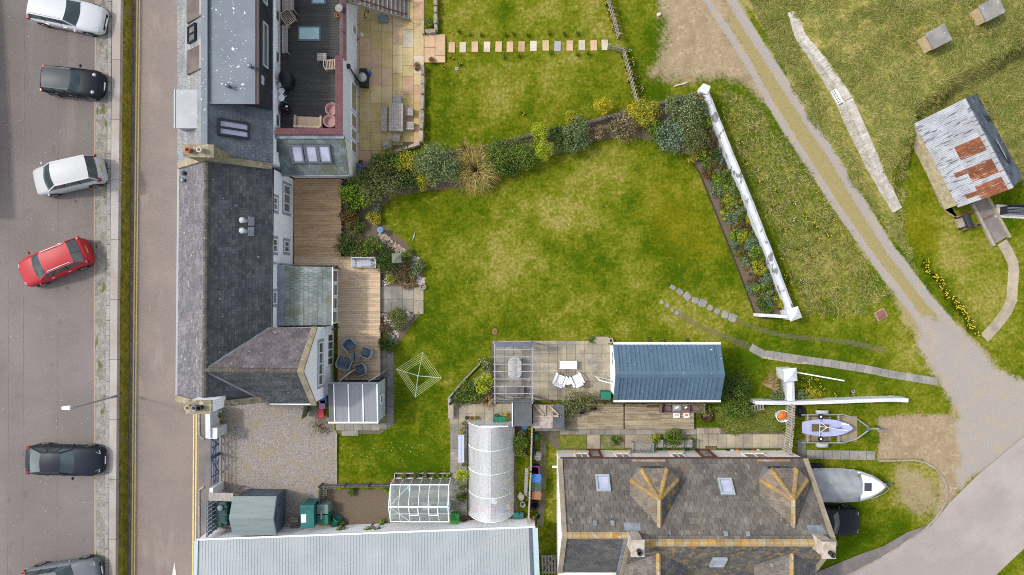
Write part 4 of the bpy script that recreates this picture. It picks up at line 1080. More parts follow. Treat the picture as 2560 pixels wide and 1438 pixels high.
for dx in DORM:
 ez, az = 4.2, 5.62
 F1, F2, S1, S2 = V3((dx - .77, -10.5, ez)), V3((dx + .77, -10.5, ez)), V3((dx - 1.4, -11.14, ez)), V3((dx + 1.4, -11.14, ez))
 K1, K2 = V3((dx - 1.4, -12.0, ez)), V3((dx + 1.4, -12.0, ez))
 AP, RE = V3((dx, -11.88, az)), V3((dx, -13.42, az))
 ins = lambda p: V3((dx + (p.x - dx) * .9, p.y - .2, 0))
 wl = [ins(p) for p in (F1, F2, S2, K2, K1, S1)]
 dmr = MB().prism([(p.x, p.y) for p in wl], fz + .1, ez - .05).obj('dormer', mat('dormer_wall', c(128, 128, 130), .9), th)
 b = MB()
 for tri in ((S1, F1, AP), (F1, F2, AP), (F2, S2, AP), (S2, K2, RE, AP), (K1, S1, AP, RE)): b.slab(tri, .06)
 b.obj('dormer_roof', m_tile, dmr)
 for e0, e1, tp in ((S1, F1, [AP]), (F1, F2, [AP]), (F2, S2, [AP]), (S2, K2, [RE, AP]), (K1, S1, [AP, RE])):
  roof_tiles(dmr, [e0, e1] + tp, .34, .3, .014, (mat('lit_dormer_tile', c(136, 125, 111), .85, c(116, 107, 97), 1.2, .2, .2, .3, 40) if e0 is not S2 else m_tile2), 0, 'tile')  # sunlit look painted in: paler tiles on all faces but the right slope
 for p in (S1, F1, F2, S2):
  caps(dmr, p + V3((0, 0, .06)), AP + V3((0, 0, .06)), m_olich, .32, .42, 'hip_tile')
 caps(dmr, AP + V3((0, 0, .06)), RE + V3((0, 0, .05)), m_rlich, .26, .42)
 for p, q in ((K1, RE), (K2, RE)):
  MB().bar(p + V3((0, 0, .03)), q, .08, .02).obj('lead_valley', M_GREYS, dmr)
 window(dmr, (dx, wl[0].y + .005, 3.5), (-1, 0, 0), (0, 0, 1), 1.1, .6, M_BLACKF, M_GLASS, cols=2)
 MB().slab([(dx - 1.0, -10.47, zf(-10.47) + .05), (dx + 1.0, -10.47, zf(-10.47) + .05), (dx + 1.0, -10.37, zf(-10.37) + .05), (dx - 1.0, -10.37, zf(-10.37) + .05)], .02).obj('rusty_apron', mat('rusty_apron', c(160, 128, 96), .8, c(178, 170, 160), 2, .2, 0), dmr)
 # gabled dormer on the far slope
 zb = lambda Y: ZR - SL * (YR - Y)
 q0, q1 = V3((dx, -14.92, 5.42)), V3((dx, -18.6, 5.42))
 s0 = 1.75
 yv = YR - (ZR - 4.3) / SL
 b = MB()
 for sg in (-1, 1): b.slab([(dx + sg * s0, yv, 4.3), (dx + sg * s0, -18.6, 4.3), q1, q0], .06)
 gr = b.obj('gabled_dormer', m_tile3, th)
 for sg, mm in ((-1, m_tile), (1, m_tile3)):
  roof_tiles(gr, [(dx + sg * s0, -18.6, 4.3), (dx + sg * s0, yv, 4.3), q0, q1], .3, .28, .014, mm, 0, 'tile')
 caps(gr, q0 + V3((0, 0, .05)), q1 + V3((0, 0, .05)), m_rlich, .28, .45)
for (x, y) in rw:
 roofwin(th, (X1, fy, fz), (X0, fy, fz), (X1, YL, ZL), (X1 - x) / (X1 - X0), (-y + fy) / (-YL + fy), .82, 1.05, mat('velux_grey', c(176, 186, 196), .5), M_VELUX, fw=.1, d=.13)
p = W(1799, 1434, 5.0); roofwin(th, (XM, 2 * YR - fy, fz), (X1, 2 * YR - fy, fz), (XM, YR, ZR), (p.x - XM) / (X1 - XM), .58, .82, 1.0, MATS['velux_grey'], M_VELUX, fw=.1, d=.13)
for px, py in ((1487, 1306), (1530, 1306), (1806, 1325), (1860, 1325)):
 p = W(px, py, 5.3); zz = zf(p.y)
 MB().box(p.x, p.y, zz + .05, .22, .3, .1, rx=.785 * -1).obj('roof_vent', M_LEAD, th)
b = MB(); b.bar((X0, fy + .05, fz - .05), (X1, fy + .05, fz - .05), .1, .09); b.obj('gutter', mat('brown_gutter', c(92, 60, 52), .6), th)
m_door = mat('brown_door', c(112, 62, 48), .6, None, 1, .1, 0)
for px, wd, kind in ((1456, .85, 0), (1492, .8, 1), (1560, .9, 0), (1700, .8, 0), (1775, .9, 1), (1895, 1.4, 0)):
 x = W(px, 1140, 2.0).x
 if kind: window(th, (x, fy - .055, 1.05), (-1, 0, 0), (0, 0, 1), wd, 2.05, m_door, M_GLASS, fw=.14, d=.08, name='door')
 else:
  wn_ = window(th, (x, fy - .055, 1.55), (-1, 0, 0), (0, 0, 1), wd, 1.1, M_WPVC, M_GLASS, cols=2)
  MB().box(x, fy + .02, .96, wd + .2, .24, .08).obj('sill', mat('buff_sill', c(186, 168, 146), .9), wn_)
b = MB(); b.tube([(X0 - .06, -11.0, 1.9), (X0 - .45, -11.0, 1.9)], .07); b.obj('boiler_flue', M_WPVC, th)
# ------------------------------------------------------------------ blue roofed summer house
sh = thing('summer_house', 'white summer house with blue profiled metal roof at the end of the slab patio', 'summer house', (9.4, -5.16, 0), absolute=True)
a0, a1, c0, c1, mr_ = 6.18, 12.6, -3.47, -6.84, -5.18
m_blue = mat('blue_metal', c(88, 114, 134), .55, c(80, 106, 126), .8, .06, .04, .03, 30, stains=((c(220, 226, 230), 6, .70, .72, .9), (c(70, 98, 122), .6, .55, .8, .4)), spec=.4)
MB().prism([(a0 + .12, c1 + .2), (a1 - .1, c1 + .2), (a1 - .1, c0 - .2), (a0 + .12, c0 - .2)], 0, 2.2).obj('wall', M_WHITE, sh)
MB().hexa([(a0 + .12, c0 - .15, 2.15), (a0 + .12, c1 + .15, 2.15), (a0 + .12, mr_, 2.95)], [(a0 + .2, c0 - .15, 2.15), (a0 + .2, c1 + .15, 2.15), (a0 + .2, mr_, 2.95)]).obj('gable_boards', M_WPVC, sh)
sheets(sh, 'roof_sheet', (a0, c0, 2.25), (a1, c0, 2.25), (a1 + .05, mr_, 3.02), (a0 + .05, mr_, 3.02), .26, .035, m_blue, 1.04, 'box')
sheets(sh, 'roof_sheet', (a0, c1, 2.25), (a1, c1, 2.25), (a1 + .05, mr_, 3.02), (a0 + .05, mr_, 3.02), .26, .035, m_blue, 1.04, 'box')
b = MB(); b.slab([(a0 - .02, mr_, 3.09), (a1 + .08, mr_, 3.09), (a1 + .08, mr_ + .22, 3.01), (a0 - .02, mr_ + .22, 3.01)], .02); b.slab([(a0 - .02, mr_, 3.09), (a1 + .08, mr_, 3.09), (a1 + .08, mr_ - .22, 3.01), (a0 - .02, mr_ - .22, 3.01)], .02); b.obj('ridge_cap', m_blue, sh)
for ye, s in ((c0, 1), (c1, -1)):
 MB().bar((a0, ye + s * .07, 2.2), (a1 + .1, ye + s * .07, 2.2), .13, .1).obj('gutter', M_WPVC, sh)
for xx in (a0 + .1, a1 - .08):
 for ye in (c0, c1): MB().bar((xx, ye, 2.3), (xx + .04, mr_, 3.07), .28, .04).obj('verge_trim', m_blue, sh)
dr_ = MB().bar((a0 + .1, -5.9, 1.05), (a0 - .85, -5.68, 1.05), .05, 2.0).obj('door', M_WPVC, sh)
MB().bar((a0 - .1, -5.83, 1.35), (a0 - .7, -5.69, 1.35), .055, .9).obj('pane', M_GLASS, dr_)
window(sh, (a0 + .115, -4.4, 1.3), (0, -1, 0), (0, 0, 1), .9, 1.1, M_WPVC, M_GLASS, cols=2)
# ------------------------------------------------------------------ stone bothy with rusty iron roof
bo = thing('stone_bothy', 'old stone bothy under a flaking white and rusty corrugated iron roof', 'hut', tuple(W(2420, 380, 0)), absolute=True)
A, Bq, C, D, E, F_ = W(2286, 309, 1.3), W(2410, 248, 3.1), W(2531, 472, 3.1), W(2395, 519, 1.3), W(2442, 234, 1.3), W(2556, 442, 1.3)
m_flk = mat('flaky_white_iron', c(182, 184, 190), .7, c(166, 168, 175), 1.5, .15, .1, .2, 30, stains=((c(78, 80, 86), 2.0, .56, .64, .8, (.45, 4.0, 1), .49), (c(170, 120, 84), 2.0, .66, .76, .6)))
m_rst = mat('rusty_iron', c(146, 92, 62), .9, c(124, 74, 52), 2.2, .3, .25, .4, 25, stains=((c(190, 120, 70), 3, .58, .7, .7), (c(92, 62, 56), 2, .6, .7, .6), (c(188, 186, 188), 2.2, .58, .66, .75, (.45, 5, 1), .49)))
m_drk = mat('dark_iron', c(110, 122, 138), .7, c(84, 90, 100), 1.2, .2, .12, .2, 30, stains=((c(46, 46, 50), 1.2, .54, .66, .85), (c(150, 96, 66), 1.5, .64, .72, .7), (c(176, 190, 204), 2.5, .6, .72, .6)))
def pk(s, ti):
 if ti == 0 or (ti == 1 and rng.random() < .45): return m_flk
 if rng.random() < .06: return m_drk if ti == 1 else m_rst
 return m_rst if (.40 < s < .56 or .62 < s < .78 or .83 < s < .95) else m_flk
sheets(bo, 'roof_sheet', D, A, Bq, C, .11, .022, None, .3, 'sine', ((0, .22), (.215, .45), (.445, 1)), lambda s, t: pk(1 - s - .03, t), .006)
sheets(bo, 'roof_sheet', E, F_, C, Bq, .11, .022, m_drk, .8, 'sine')
cen_ = (A + D + E + F_) / 4
fl_ = lambda p, z, k=.95: V3((cen_.x + (p.x - cen_.x) * k, cen_.y + (p.y - cen_.y) * k, z))
m_rub = mat('rubble_stone', c(206, 190, 152), .95, c(176, 162, 134), 3, .3, 0, .8, 12, stains=((c(224, 212, 184), 4, .52, .66, .6), (c(120, 108, 88), 5, .62, .7, .6)))
b = MB(); b.hexa([fl_(p, -.1, 1.0) for p in (D, F_, E, A)], [fl_(p, 1.2, .955) for p in (D, F_, E, A)]);
for p, q, r_ in ((A, E, Bq), (D, F_, C)):
 m_ = V3((r_.x, r_.y, 2.85))
 b.hexa([fl_(p, 1.1, .955), fl_(q, 1.1, .955), fl_(m_, 2.85, .955)], [fl_(p, 1.1, .9), fl_(q, 1.1, .9), fl_(m_, 2.85, .9)])
b.obj('wall', m_rub, bo)
caps(bo, Bq + V3((0, 0, .02)), C + V3((0, 0, .02)), m_flk, .34, 1.2)
ac = MB()
for i in range(12):
 t = i / 12
 p = fl_(A.lerp(D, t + .04), 0, 1.0); d_ = (A - cen_ + D - cen_); d_.z = 0; d_ = d_.normalized()
ap = [fl_(A, .01, 1.0), fl_(D, .01, 1.0), W(2395, 545, .01), W(2370, 535, .01), W(2352, 515, .01), W(2318, 440, .01), W(2300, 390, .01), W(2290, 345, .01)]
MB().slab(ap, .05).obj('stone_apron', mat('apron_stone', c(150, 134, 118), .95, c(170, 156, 140), 3, .3, 0, .4, 20), bo)
p0, p1 = E.lerp(F_, .58).lerp(Bq.lerp(C, .58), .35), E.lerp(F_, .70).lerp(Bq.lerp(C, .70), .35)
MB().slab([p0 + V3((0, 0, .06)), p1 + V3((0, 0, .06)), p1.lerp(C, .12) + V3((-.15, -.05, .30)), p0.lerp(Bq, .12) + V3((-.15, -.05, .30))], .02).obj('roof_light', mat('clouded_sheet', c(166, 172, 170), .5), bo)
# ------------------------------------------------------------------ conservatory lean-to
cv = thing('conservatory', 'small grey boarded garden room with translucent panel roof and open double doors', 'conservatory', tuple(W(885, 1005, 0)), absolute=True)
cx0, cx1, cy0, cy1 = -11.15, -8.15, -8.17, -5.80
m_poly = mat('polycarbonate_panel', c(150, 152, 158), .35, c(140, 142, 148), .6, .06, .04, .05, 60, stretch=(20, 1, 1), spec=.4, stains=((c(225, 226, 228), 5, .76, .78, .7),))
zt, zb_ = 2.55, 2.3
for i in range(4):
 xa, xb = cx0 + (cx1 - cx0) * (0 if i == 0 else .13 + .29 * (i - 1)), cx0 + (cx1 - cx0) * (.13 + .29 * i)
 m = m_poly if i else mat('polycarbonate_dark', c(112, 110, 112), .4, None, 1, .05, 0)  # narrow first panel in a darker grey
 MB().slab([(xa + .04, cy0, zb_), (xb - .04, cy0, zb_), (xb - .04, cy1, zt), (xa + .04, cy1, zt)], .03).obj('roof_panel', m, cv)
 MB().bar((xb, cy0 - .02, zb_ + .02), (xb, cy1 + .02, zt + .02), .07, .06).obj('glazing_bar', M_WPVC, cv)
MB().bar((cx0, cy0 - .03, zb_ - .01), (cx1 + .03, cy0 - .03, zb_ - .01), .1, .1).obj('eaves_bar', M_WPVC, cv)
MB().bar((cx0, cy1 + .03, zt), (cx1 + .03, cy1 + .03, zt), .1, .12).obj('eaves_bar', mat('grey_blue_bar', c(150, 160, 170), .5), cv)
m_clad = mat('pale_green_boards', c(190, 202, 204), .8, c(176, 190, 192), 2, .1, .06)
for i in range(11):
 z0 = .12 + i * .2
 b = MB(); b.hexa([(cx1 - .03, cy0, z0), (cx1 + .05, cy0, z0), (cx1 + .05, cy1, z0), (cx1 - .03, cy1, z0)], [(cx1 - .03, cy0, z0 + .195), (cx1 + .012, cy0, z0 + .195), (cx1 + .012, cy1, z0 + .195), (cx1 - .03, cy1, z0 + .195)])
 b.obj('weatherboard', m_clad, cv)
window(cv, (cx1 + .05, -6.9, 1.5), (0, 1, 0), (0, 0, 1), .55, .8, M_WPVC, M_GLASS)
MB().prism([(cx0, cy0), (cx1 - .04, cy0), (cx1 - .04, cy0 + .08), (cx0, cy0 + .08)], 0, 2.25).obj('wall', m_clad, cv)
MB().prism([(cx0, cy0 + .1), (cx1 - .06, cy0 + .1), (cx1 - .06, cy1 - .1), (cx0, cy1 - .1)], .02, .14).obj('floor', mat('dark_floor', c(96, 92, 88), .9), cv)
for (p, q) in (((-10.55, -5.75), (-9.85, -5.15)), ((-8.75, -5.72), (-8.05, -5.30))):
 dl_ = MB().bar((p[0], p[1], 1.22), (q[0], q[1], 1.22), .05, 2.05).obj('door', m_clad, cv)
 MB().bar((p[0] * .88 + q[0] * .12, p[1] * .88 + q[1] * .12, 1.3), (p[0] * .12 + q[0] * .88, p[1] * .12 + q[1] * .88, 1.3), .06, 1.5).obj('pane', M_GLASS, dl_)
# ------------------------------------------------------------------ greenhouse
gh = thing('greenhouse', 'white framed glass greenhouse beside the vegetable bed', 'greenhouse', tuple(W(1050, 1260, 0)), absolute=True)
g0, g1, gy0, gy1, gm_ = -7.5, -3.9, -14.46, -12.18, -13.32
ge, gr_ = 1.6, 2.3
GL = clear_mat('greenhouse_glass', (.93, .96, .95), .10, (.75, .8, .8), .07)
fr = MB()
for yy in (gy0, gy1):
 fr.bar((g0, yy, ge), (g1, yy, ge), .06, .06); fr.bar((g0, yy, .12), (g1, yy, .12), .06, .1)
fr.bar((g0, gm_, gr_), (g1, gm_, gr_), .07, .07)
for i in range(7):
 x = g0 + (g1 - g0) * i / 6
 w = .055 if i in (0, 6) else .03
 for yy in (gy0, gy1):
  fr.bar((x, yy, .1), (x, yy, ge), w, w); fr.bar((x, yy, ge), (x, gm_, gr_), w, w)
for x in (g0, g1):
 fr.bar((x, gy0, ge), (x, gy1, ge), .05, .05); fr.bar((x, gm_ - .4, .1), (x, gm_ - .4, 2.0), .04, .04); fr.bar((x, gm_ + .4, .1), (x, gm_ + .4, 2.0), .04, .04)
fr.bar((g0 + .02, gm_, gr_ - .04), (g0 + 1.2, gy1, ge - .02), .03, .03); fr.bar((g0 + .02, gm_, gr_ - .04), (g0 + 1.2, gy0, ge - .02), .03, .03)
fr.obj('frame', M_WPVC, gh)
for i in range(6):
 xa, xb = g0 + (g1 - g0) * i / 6 + .02, g0 + (g1 - g0) * (i + 1) / 6 - .02
 for yy in (gy0, gy1):
  MB().slab([(xa, yy, ge), (xb, yy, ge), (xb, gm_, gr_), (xa, gm_, gr_)], .006).obj('pane', GL, gh)
  MB().box((xa + xb) / 2, yy, .88, xb - xa, .006, 1.4).obj('pane', GL, gh)
for x in (g0, g1):
 MB().hexa([(x - .003, gy0, .15), (x - .003, gy1, .15), (x - .003, gy1, ge), (x - .003, gm_, gr_), (x - .003, gy0, ge)], [(x + .003, gy0, .15), (x + .003, gy1, .15), (x + .003, gy1, ge), (x + .003, gm_, gr_), (x + .003, gy0, ge)]).obj('end_pane', GL, gh)
for i in (2, 4):
 xa, xb = g0 + .6 * i + .03, g0 + .6 * (i + 1) - .03
 sl_ = lambda t: (gm_ + (gy0 - gm_) * t, gr_ + (ge - gr_) * t)
 (ya, za), (yb, zb2) = sl_(.04), sl_(.52)
 b = MB()
 for p, q in (((xa, ya, za + .05), (xb, ya, za + .05)), ((xa, yb, zb2 + .12), (xb, yb, zb2 + .12)), ((xa, ya, za + .05), (xa, yb, zb2 + .12)), ((xb, ya, za + .05), (xb, yb, zb2 + .12))): b.bar(p, q, .05, .04)
 b.obj('roof_vent', M_WPVC, gh)
# ------------------------------------------------------------------ polytunnel
pt = thing('polytunnel', 'milky plastic polytunnel with white hoops', 'polytunnel', tuple(W(1228, 1185, 0)), absolute=True)
pcx, pr, pyA, pyB = -1.33, 1.45, -8.55, -14.35
PL = clear_mat('polythene', (.96, .97, .98), .46, (.93, .96, 1.0), .08, .25, .1)
arc = lambda t, r=pr: (pcx - r * math.cos(math.pi * t), .55 * (1 - abs(2 * t - 1) ** 8 * 0) + 1.55 * math.sin(math.pi * t) - .55 * abs(math.cos(math.pi * t)) ** 1.5)
NB = 4
for k in range(NB):
 ya, yb = pyA + (pyB - pyA) * k / NB, pyA + (pyB - pyA) * (k + 1) / NB
 def fn(s, t, ya=ya, yb=yb):
  x, z = arc(s)
  sag = .03 * math.sin(math.pi * t) * math.sin(math.pi * s)
  return (x, ya + (yb - ya) * t, max(.02, z - sag + .012 * math.sin(23 * s + 5 * t)))
 MB().grid(fn, 26, 5).obj('cover', PL, pt, True)
for k in range(NB + 1):
 yy = pyA + (pyB - pyA) * k / NB
 MB().tube([(arc(i / 20)[0], yy, max(.0, arc(i / 20)[1] + .02)) for i in range(21)], .028, 6).obj('hoop', M_WPVC, pt, True)
MB().tube([(pcx, pyA, 2.12), (pcx, pyB, 2.12)], .022, 6).obj('ridge_pole', M_WPVC, pt)
for yy in (pyA, pyB):
 b = MB(); ps = [(arc(i / 20)[0], yy, max(.02, arc(i / 20)[1])) for i in range(21)]
 b.v = [tuple(p) for p in ps]; b.f = [tuple(range(21))]; b.obj('end_cover', PL, pt)
MB().bar((pcx - .55, pyA + .05, 1.9), (pcx + 1.1, pyA + .05, 1.95), .06, .1).obj('door_rail', M_WPVC, pt)
# ------------------------------------------------------------------ grey garden shed
sd = thing('garden_shed', 'grey green felt roofed garden shed on the gravel driveway', 'shed', tuple(W(645, 1285, 0)), absolute=True)
q0, q1, r0, r1, rm = -17.12, -14.42, -12.80, -15.18, -14.0
m_felt = mat('green_grey_felt', c(140, 153, 153), .85, c(130, 144, 145), .8, .12, .05, .15, 60, stretch=(.6, 6, 1))
m_shed = mat('slate_blue_boards', c(98, 110, 124), .75, c(88, 98, 112), 1.5, .12, .06, .1, 40, stretch=(1, 8, 1))
MB().prism([(q0 + .15, r1 + .12), (q1 - .12, r1 + .12), (q1 - .12, r0 - .12), (q0 + .15, r0 - .12)], .05, 1.88).obj('floor_frame', m_shed, sd)
MB().hexa([(q1 - .18, r1 + .12, 1.86), (q1 - .18, r0 - .12, 1.86), (q1 - .18, rm, 2.3)], [(q1 - .12, r1 + .12, 1.86), (q1 - .12, r0 - .12, 1.86), (q1 - .12, rm, 2.3)]).obj('gable', m_shed, sd)
for i in range(12):
 z0 = .08 + i * .15
 MB().box(q1 - .105, (r0 + r1) / 2, z0 + .07, .03, abs(r0 - r1) - .2, .14).obj('board', m_shed, sd)
 MB().box((q0 + q1) / 2, r0 - .105, z0 + .07, q1 - q0 - .3, .03, .14).obj('board', m_shed, sd)
for ye in (r0, r1):
 MB().slab([(q0, ye, 1.9), (q1, ye, 1.9), (q1 - .02, rm, 2.38), (q0 - .05, rm, 2.38)], .035).obj('roof_sheet', m_felt, sd)
 MB().bar((q1, ye, 1.92), (q1 - .02, rm, 2.40), .05, .1).obj('bargeboard', m_shed, sd)
MB().box(q1 - .07, -14.0, 1.0, .03, .9, 1.7).obj('door', m_shed, sd)
# ------------------------------------------------------------------ pergola
pg = thing('pergola', 'grey painted pergola of thin rafters over slab paving and an oval table', 'pergola', tuple(W(1283, 930, 0)), absolute=True)
m_perg = mat('pale_perg_wood', c(176, 176, 184), .8, c(160, 160, 168), 2, .12, .06, .1, 30)
m_perd = mat('slate_perg_wood', c(116, 122, 134), .8, c(100, 106, 118), 2, .12, .06, .1, 30)
e0, e1, f0, f1 = W(1237, 930, 2.3).x, W(1331, 930, 2.3).x, W(1283, 862, 2.3).y, W(1283, 1003, 2.3).y
for x in (e0, e1):
 MB().bar((x, f0 + .05, 2.25), (x, f1 - .15, 2.25), .07, .14).obj('beam', m_perg, pg)
 for y in (f0, f1): MB().box(x, y, 1.15, .1, .1, 2.3).obj('post', m_perg, pg)
for i in range(8):
 y = f0 - .28 + (f1 - f0 + .3) * i / 7 + .0
 MB().bar((e0 - (.12 if i else 0), y, 2.36), (e1 + .12, y, 2.36), .045, .09).obj('rafter', m_perg if i < 7 else m_perd, pg)
MB().bar((e0, f1, 2.25), (e1, f1, 2.25), .08, .16).obj('beam', m_perd, pg)
for i in range(2):
 MB().box((e0 + e1) / 2 + (-.57 if i == 0 else .57), f0 + .02, 2.34, 1.1, .3, .05).obj('end_board', m_perd, pg)
# ------------------------------------------------------------------ decks and paving
m_deck = mat('warm_decking', c(222, 196, 164), .8, c(202, 176, 146), 1.2, .16, .13, .2, 30, stretch=(1, 9, 1), stains=((c(216, 184, 142), .7, .5, .7, .5), (c(110, 84, 60), 9, .68, .74, .5, (1, 2, 1))))
m_deck2 = mat('warm_decking_old', c(206, 172, 134), .8, c(186, 152, 118), 1.2, .16, .13, .2, 30, stretch=(1, 9, 1), stains=((c(196, 160, 116), .7, .5, .7, .5), (c(120, 94, 68), 9, .68, .74, .5, (1, 2, 1))))
dk = thing('timber_deck', 'warm brown timber deck behind the white house', 'deck', tuple(W(850, 700, 0)), absolute=True)
DZ = .3
kx = lambda px: W(px, 0, DZ).x
ky = lambda py: W(0, py, DZ).y
y = ky(450)
while y > ky(949):
 xa = kx(735) if y > ky(664) else kx(844)
 xb = kx(853) if y > ky(640) else kx(951)
 cuts = [xa]
 if xb - xa > 4.0: cuts.append(kx(848) + rng.uniform(-.05, .05))
 if rng.random() < .55: cuts.append(rng.uniform(cuts[-1] + .7, xb - .5))
 cuts.append(xb)
 for a, e in zip(cuts, cuts[1:]):
  piece(dk, 'deck_board', m_deck if y < ky(640) else m_deck2, (a + e) / 2, y, DZ - .03, round(e - a, 2) - .01, .14, .03)
 y -= .1455
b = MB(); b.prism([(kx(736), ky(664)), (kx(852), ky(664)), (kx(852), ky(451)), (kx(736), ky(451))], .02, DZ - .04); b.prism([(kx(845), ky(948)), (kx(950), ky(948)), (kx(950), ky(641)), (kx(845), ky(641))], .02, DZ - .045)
b.obj('deck_frame', mat('deep_brown', c(84, 66, 50), .9), dk)  # dark brown, shared by the frame and the soil of pots and beds
def slabs(parent, name, m, x0, x1, y0, y1, dx, dy, z=.03, th=.05, inside=None, jit=.0, gap=.012, skip=0.0, stag=False):
 """paving slabs over a photo-pixel rectangle at ground level"""
 ny_, nx_ = max(1, round((y1 - y0) / dy)), max(1, round((x1 - x0) / dx))
 hx_, hy_ = (x1 - x0) / nx_, (y1 - y0) / ny_
 for j in range(ny_):
  for i in range(nx_ + (1 if stag and j % 2 else 0)):
   px, py = x0 + (i + .5 - (.5 if stag and j % 2 else 0)) * hx_, y0 + (j + .5) * hy_
   if inside and not inside(px, py): continue
   if rng.random() < skip: continue
   p = W(px, py, z)
   piece(parent, name, m, p.x, p.y, z - th + rng.uniform(-.004, .004), hx_ / PXM - gap, hy_ / PXM - gap, th, rng.uniform(-jit, jit), .004)
def inpoly(poly):
 def f(x, y):
  r = False
  for i in range(len(poly)):
   (a, b_), (d, e) = poly[i], poly[(i + 1) % len(poly)]
   if (b_ > y) != (e > y) and x < (d - a) * (y - b_) / (e - b_) + a: r = not r
  return r
 return f
def base_sheet(parent, name, m, poly, z):
 return MB().slab([W(x, y, z) for x, y in poly], .03).obj(name, m, parent)
m_joint = mat('paving_joint', c(120, 110, 92), .95, c(104, 100, 74), 3, .2, 0, .2, 40)
# sandstone patio, three tones of stone
pat = tag(thing('sandstone_patio', None, None, tuple(W(970, 200, 0)), absolute=True), kind='structure')
PATIO = [(880, -40), (1062, -40), (1062, 85), (1056, 160), (1050, 358), (1000, 374), (958, 395), (935, 428), (880, 428)]
base_sheet(pat, 'bedding', m_joint, PATIO, .012)
m_sand = [mat('sandstone_' + n, c(*a), .85, c(*e), 1.3, .10, .10, .15, 40, stains=((c(150, 132, 92), .9, .56, .74, .35),)) for n, a, e in (('buff', (218, 196, 150), (206, 184, 134)), ('pink', (216, 182, 148), (204, 170, 134)), ('grey', (218, 208, 184), (206, 196, 172)), ('gold', (210, 188, 130), (198, 174, 118)))]
inp = inpoly(PATIO)
ex = [872, 899, 927, 953, 981, 1007, 1034, 1060]
for a, e in zip(ex, ex[1:]):
 y = -40 - rng.choice((0, 15, 30))
 while y < 428:
  h = rng.choice((45, 45, 45, 45, 28))
  if inp((a + e) / 2, y + h / 2):
   p = W((a + e) / 2, y + h / 2, .05)
   piece(pat, 'paving_slab', rng.choice((m_sand[0], m_sand[0], m_sand[1], m_sand[2], m_sand[3], m_sand[3])), p.x, p.y, .005, (e - a) / PXM - .016, h / PXM - .016, .045, 0, .003)
  y += h
for (x0, y0, x1, y1) in ((1061, 87, 1087, 118), (1061, 119, 1087, 156), (1088, 86, 1113, 139), (1088, 140, 1113, 156)):
 p = W((x0 + x1) / 2, (y0 + y1) / 2, .12)
 piece(pat, 'step_slab', mat('pink_step', c(220, 186, 150), .85, c(206, 174, 138), 1.3, .08, .06, .1, 40), p.x, p.y, .0, (x1 - x0) / PXM, (y1 - y0) / PXM, .12)
# stepping stones across the upper lawn
sps = tag(thing('stepping_path', None, None, tuple(W(1320, 116, 0)), absolute=True), kind='structure')
for x in (1129, 1158, 1188, 1218, 1247, 1275, 1305, 1334, 1365, 1394, 1425, 1454, 1484, 1512):
 p = W(x + rng.uniform(-1, 1), 118 - (x - 1129) * .013 + rng.uniform(-1, 1), .04)
 piece(sps, 'stepping_stone', m_sand[rng.choice((0, 1, 2, 2))] if x != 1394 else mat('grey_step', c(176, 174, 172), .85), p.x, p.y, .005, .42, .66, .045, rng.uniform(-.04, .04))
def rock(mb, cx, cy, cz, dx, dy, dz, rz, r=rng):
 m = Matrix.Translation((cx, cy, cz)) @ Matrix.Rotation(rz, 4, 'Z')
 j = lambda k: 1 + r.uniform(-.16, .16)
 lo = [m @ V3((sx * dx / 2 * j(0), sy * dy / 2 * j(0), 0)) for sx, sy in ((-1, -.8), (-.2, -1), (1, -.85), (1, .7), (.1, 1), (-1, .8))]
 hi = [m @ V3((sx * dx / 2 * .82 * j(0), sy * dy / 2 * .82 * j(0), dz * j(0))) for sx, sy in ((-1, -.8), (-.2, -1), (1, -.85), (1, .7), (.1, 1), (-1, .8))]
 return mb.hexa(lo, hi)
def stone_row(parent, pts, w, h, l0, l1, m, name='stone', z=0.0, solidify=False):
 for (x0, y0), (x1, y1) in zip(pts, pts[1:]):
  a, e = W(x0, y0, h), W(x1, y1, h)
  L_ = (e - a).length; ang = math.atan2(e.y - a.y, e.x - a.x); s = 0
  while s < L_ - .05:
   l = min(rng.uniform(l0, l1), L_ - s)
   p = a.lerp(e, (s + l / 2) / L_)
   b = MB(); rock(b, p.x, p.y, z, l * 1.04, w * rng.uniform(.85, 1.1), h * rng.uniform(.85, 1.1), ang)
   b.obj(name, m, parent, bevel=.02)
   s += l
m_lime = mat('old_wall_stone', c(180, 166, 146), .9, c(152, 142, 126), 2.2, .25, .14, .5, 20, stains=((c(212, 208, 200), 4, .56, .7, .7), (c(96, 96, 78), 3, .62, .72, .6)))
lw = thing('patio_edge_wall', 'low rough stone wall with white patches along the sandstone patio', 'wall', tuple(W(1058, 260, 0)), absolute=True)
stone_row(lw, [(1056, 160), (1056, 210), (1055, 280), (1052, 355)], .32, .45, .5, 1.1, m_lime)
stone_row(lw, [(1052, 358), (1005, 372), (975, 385), (952, 402), (940, 425)], .28, .35, .45, 1.0, m_lime)
lw2 = thing('patio_corner_wall', 'L-shaped low stone wall beside the foot of the stair', 'wall', tuple(W(1088, 40, 0)), absolute=True)
stone_row(lw2, [(1088, -20), (1089, 76), (1054, 79)], .3, .45, .4, .8, m_lime)
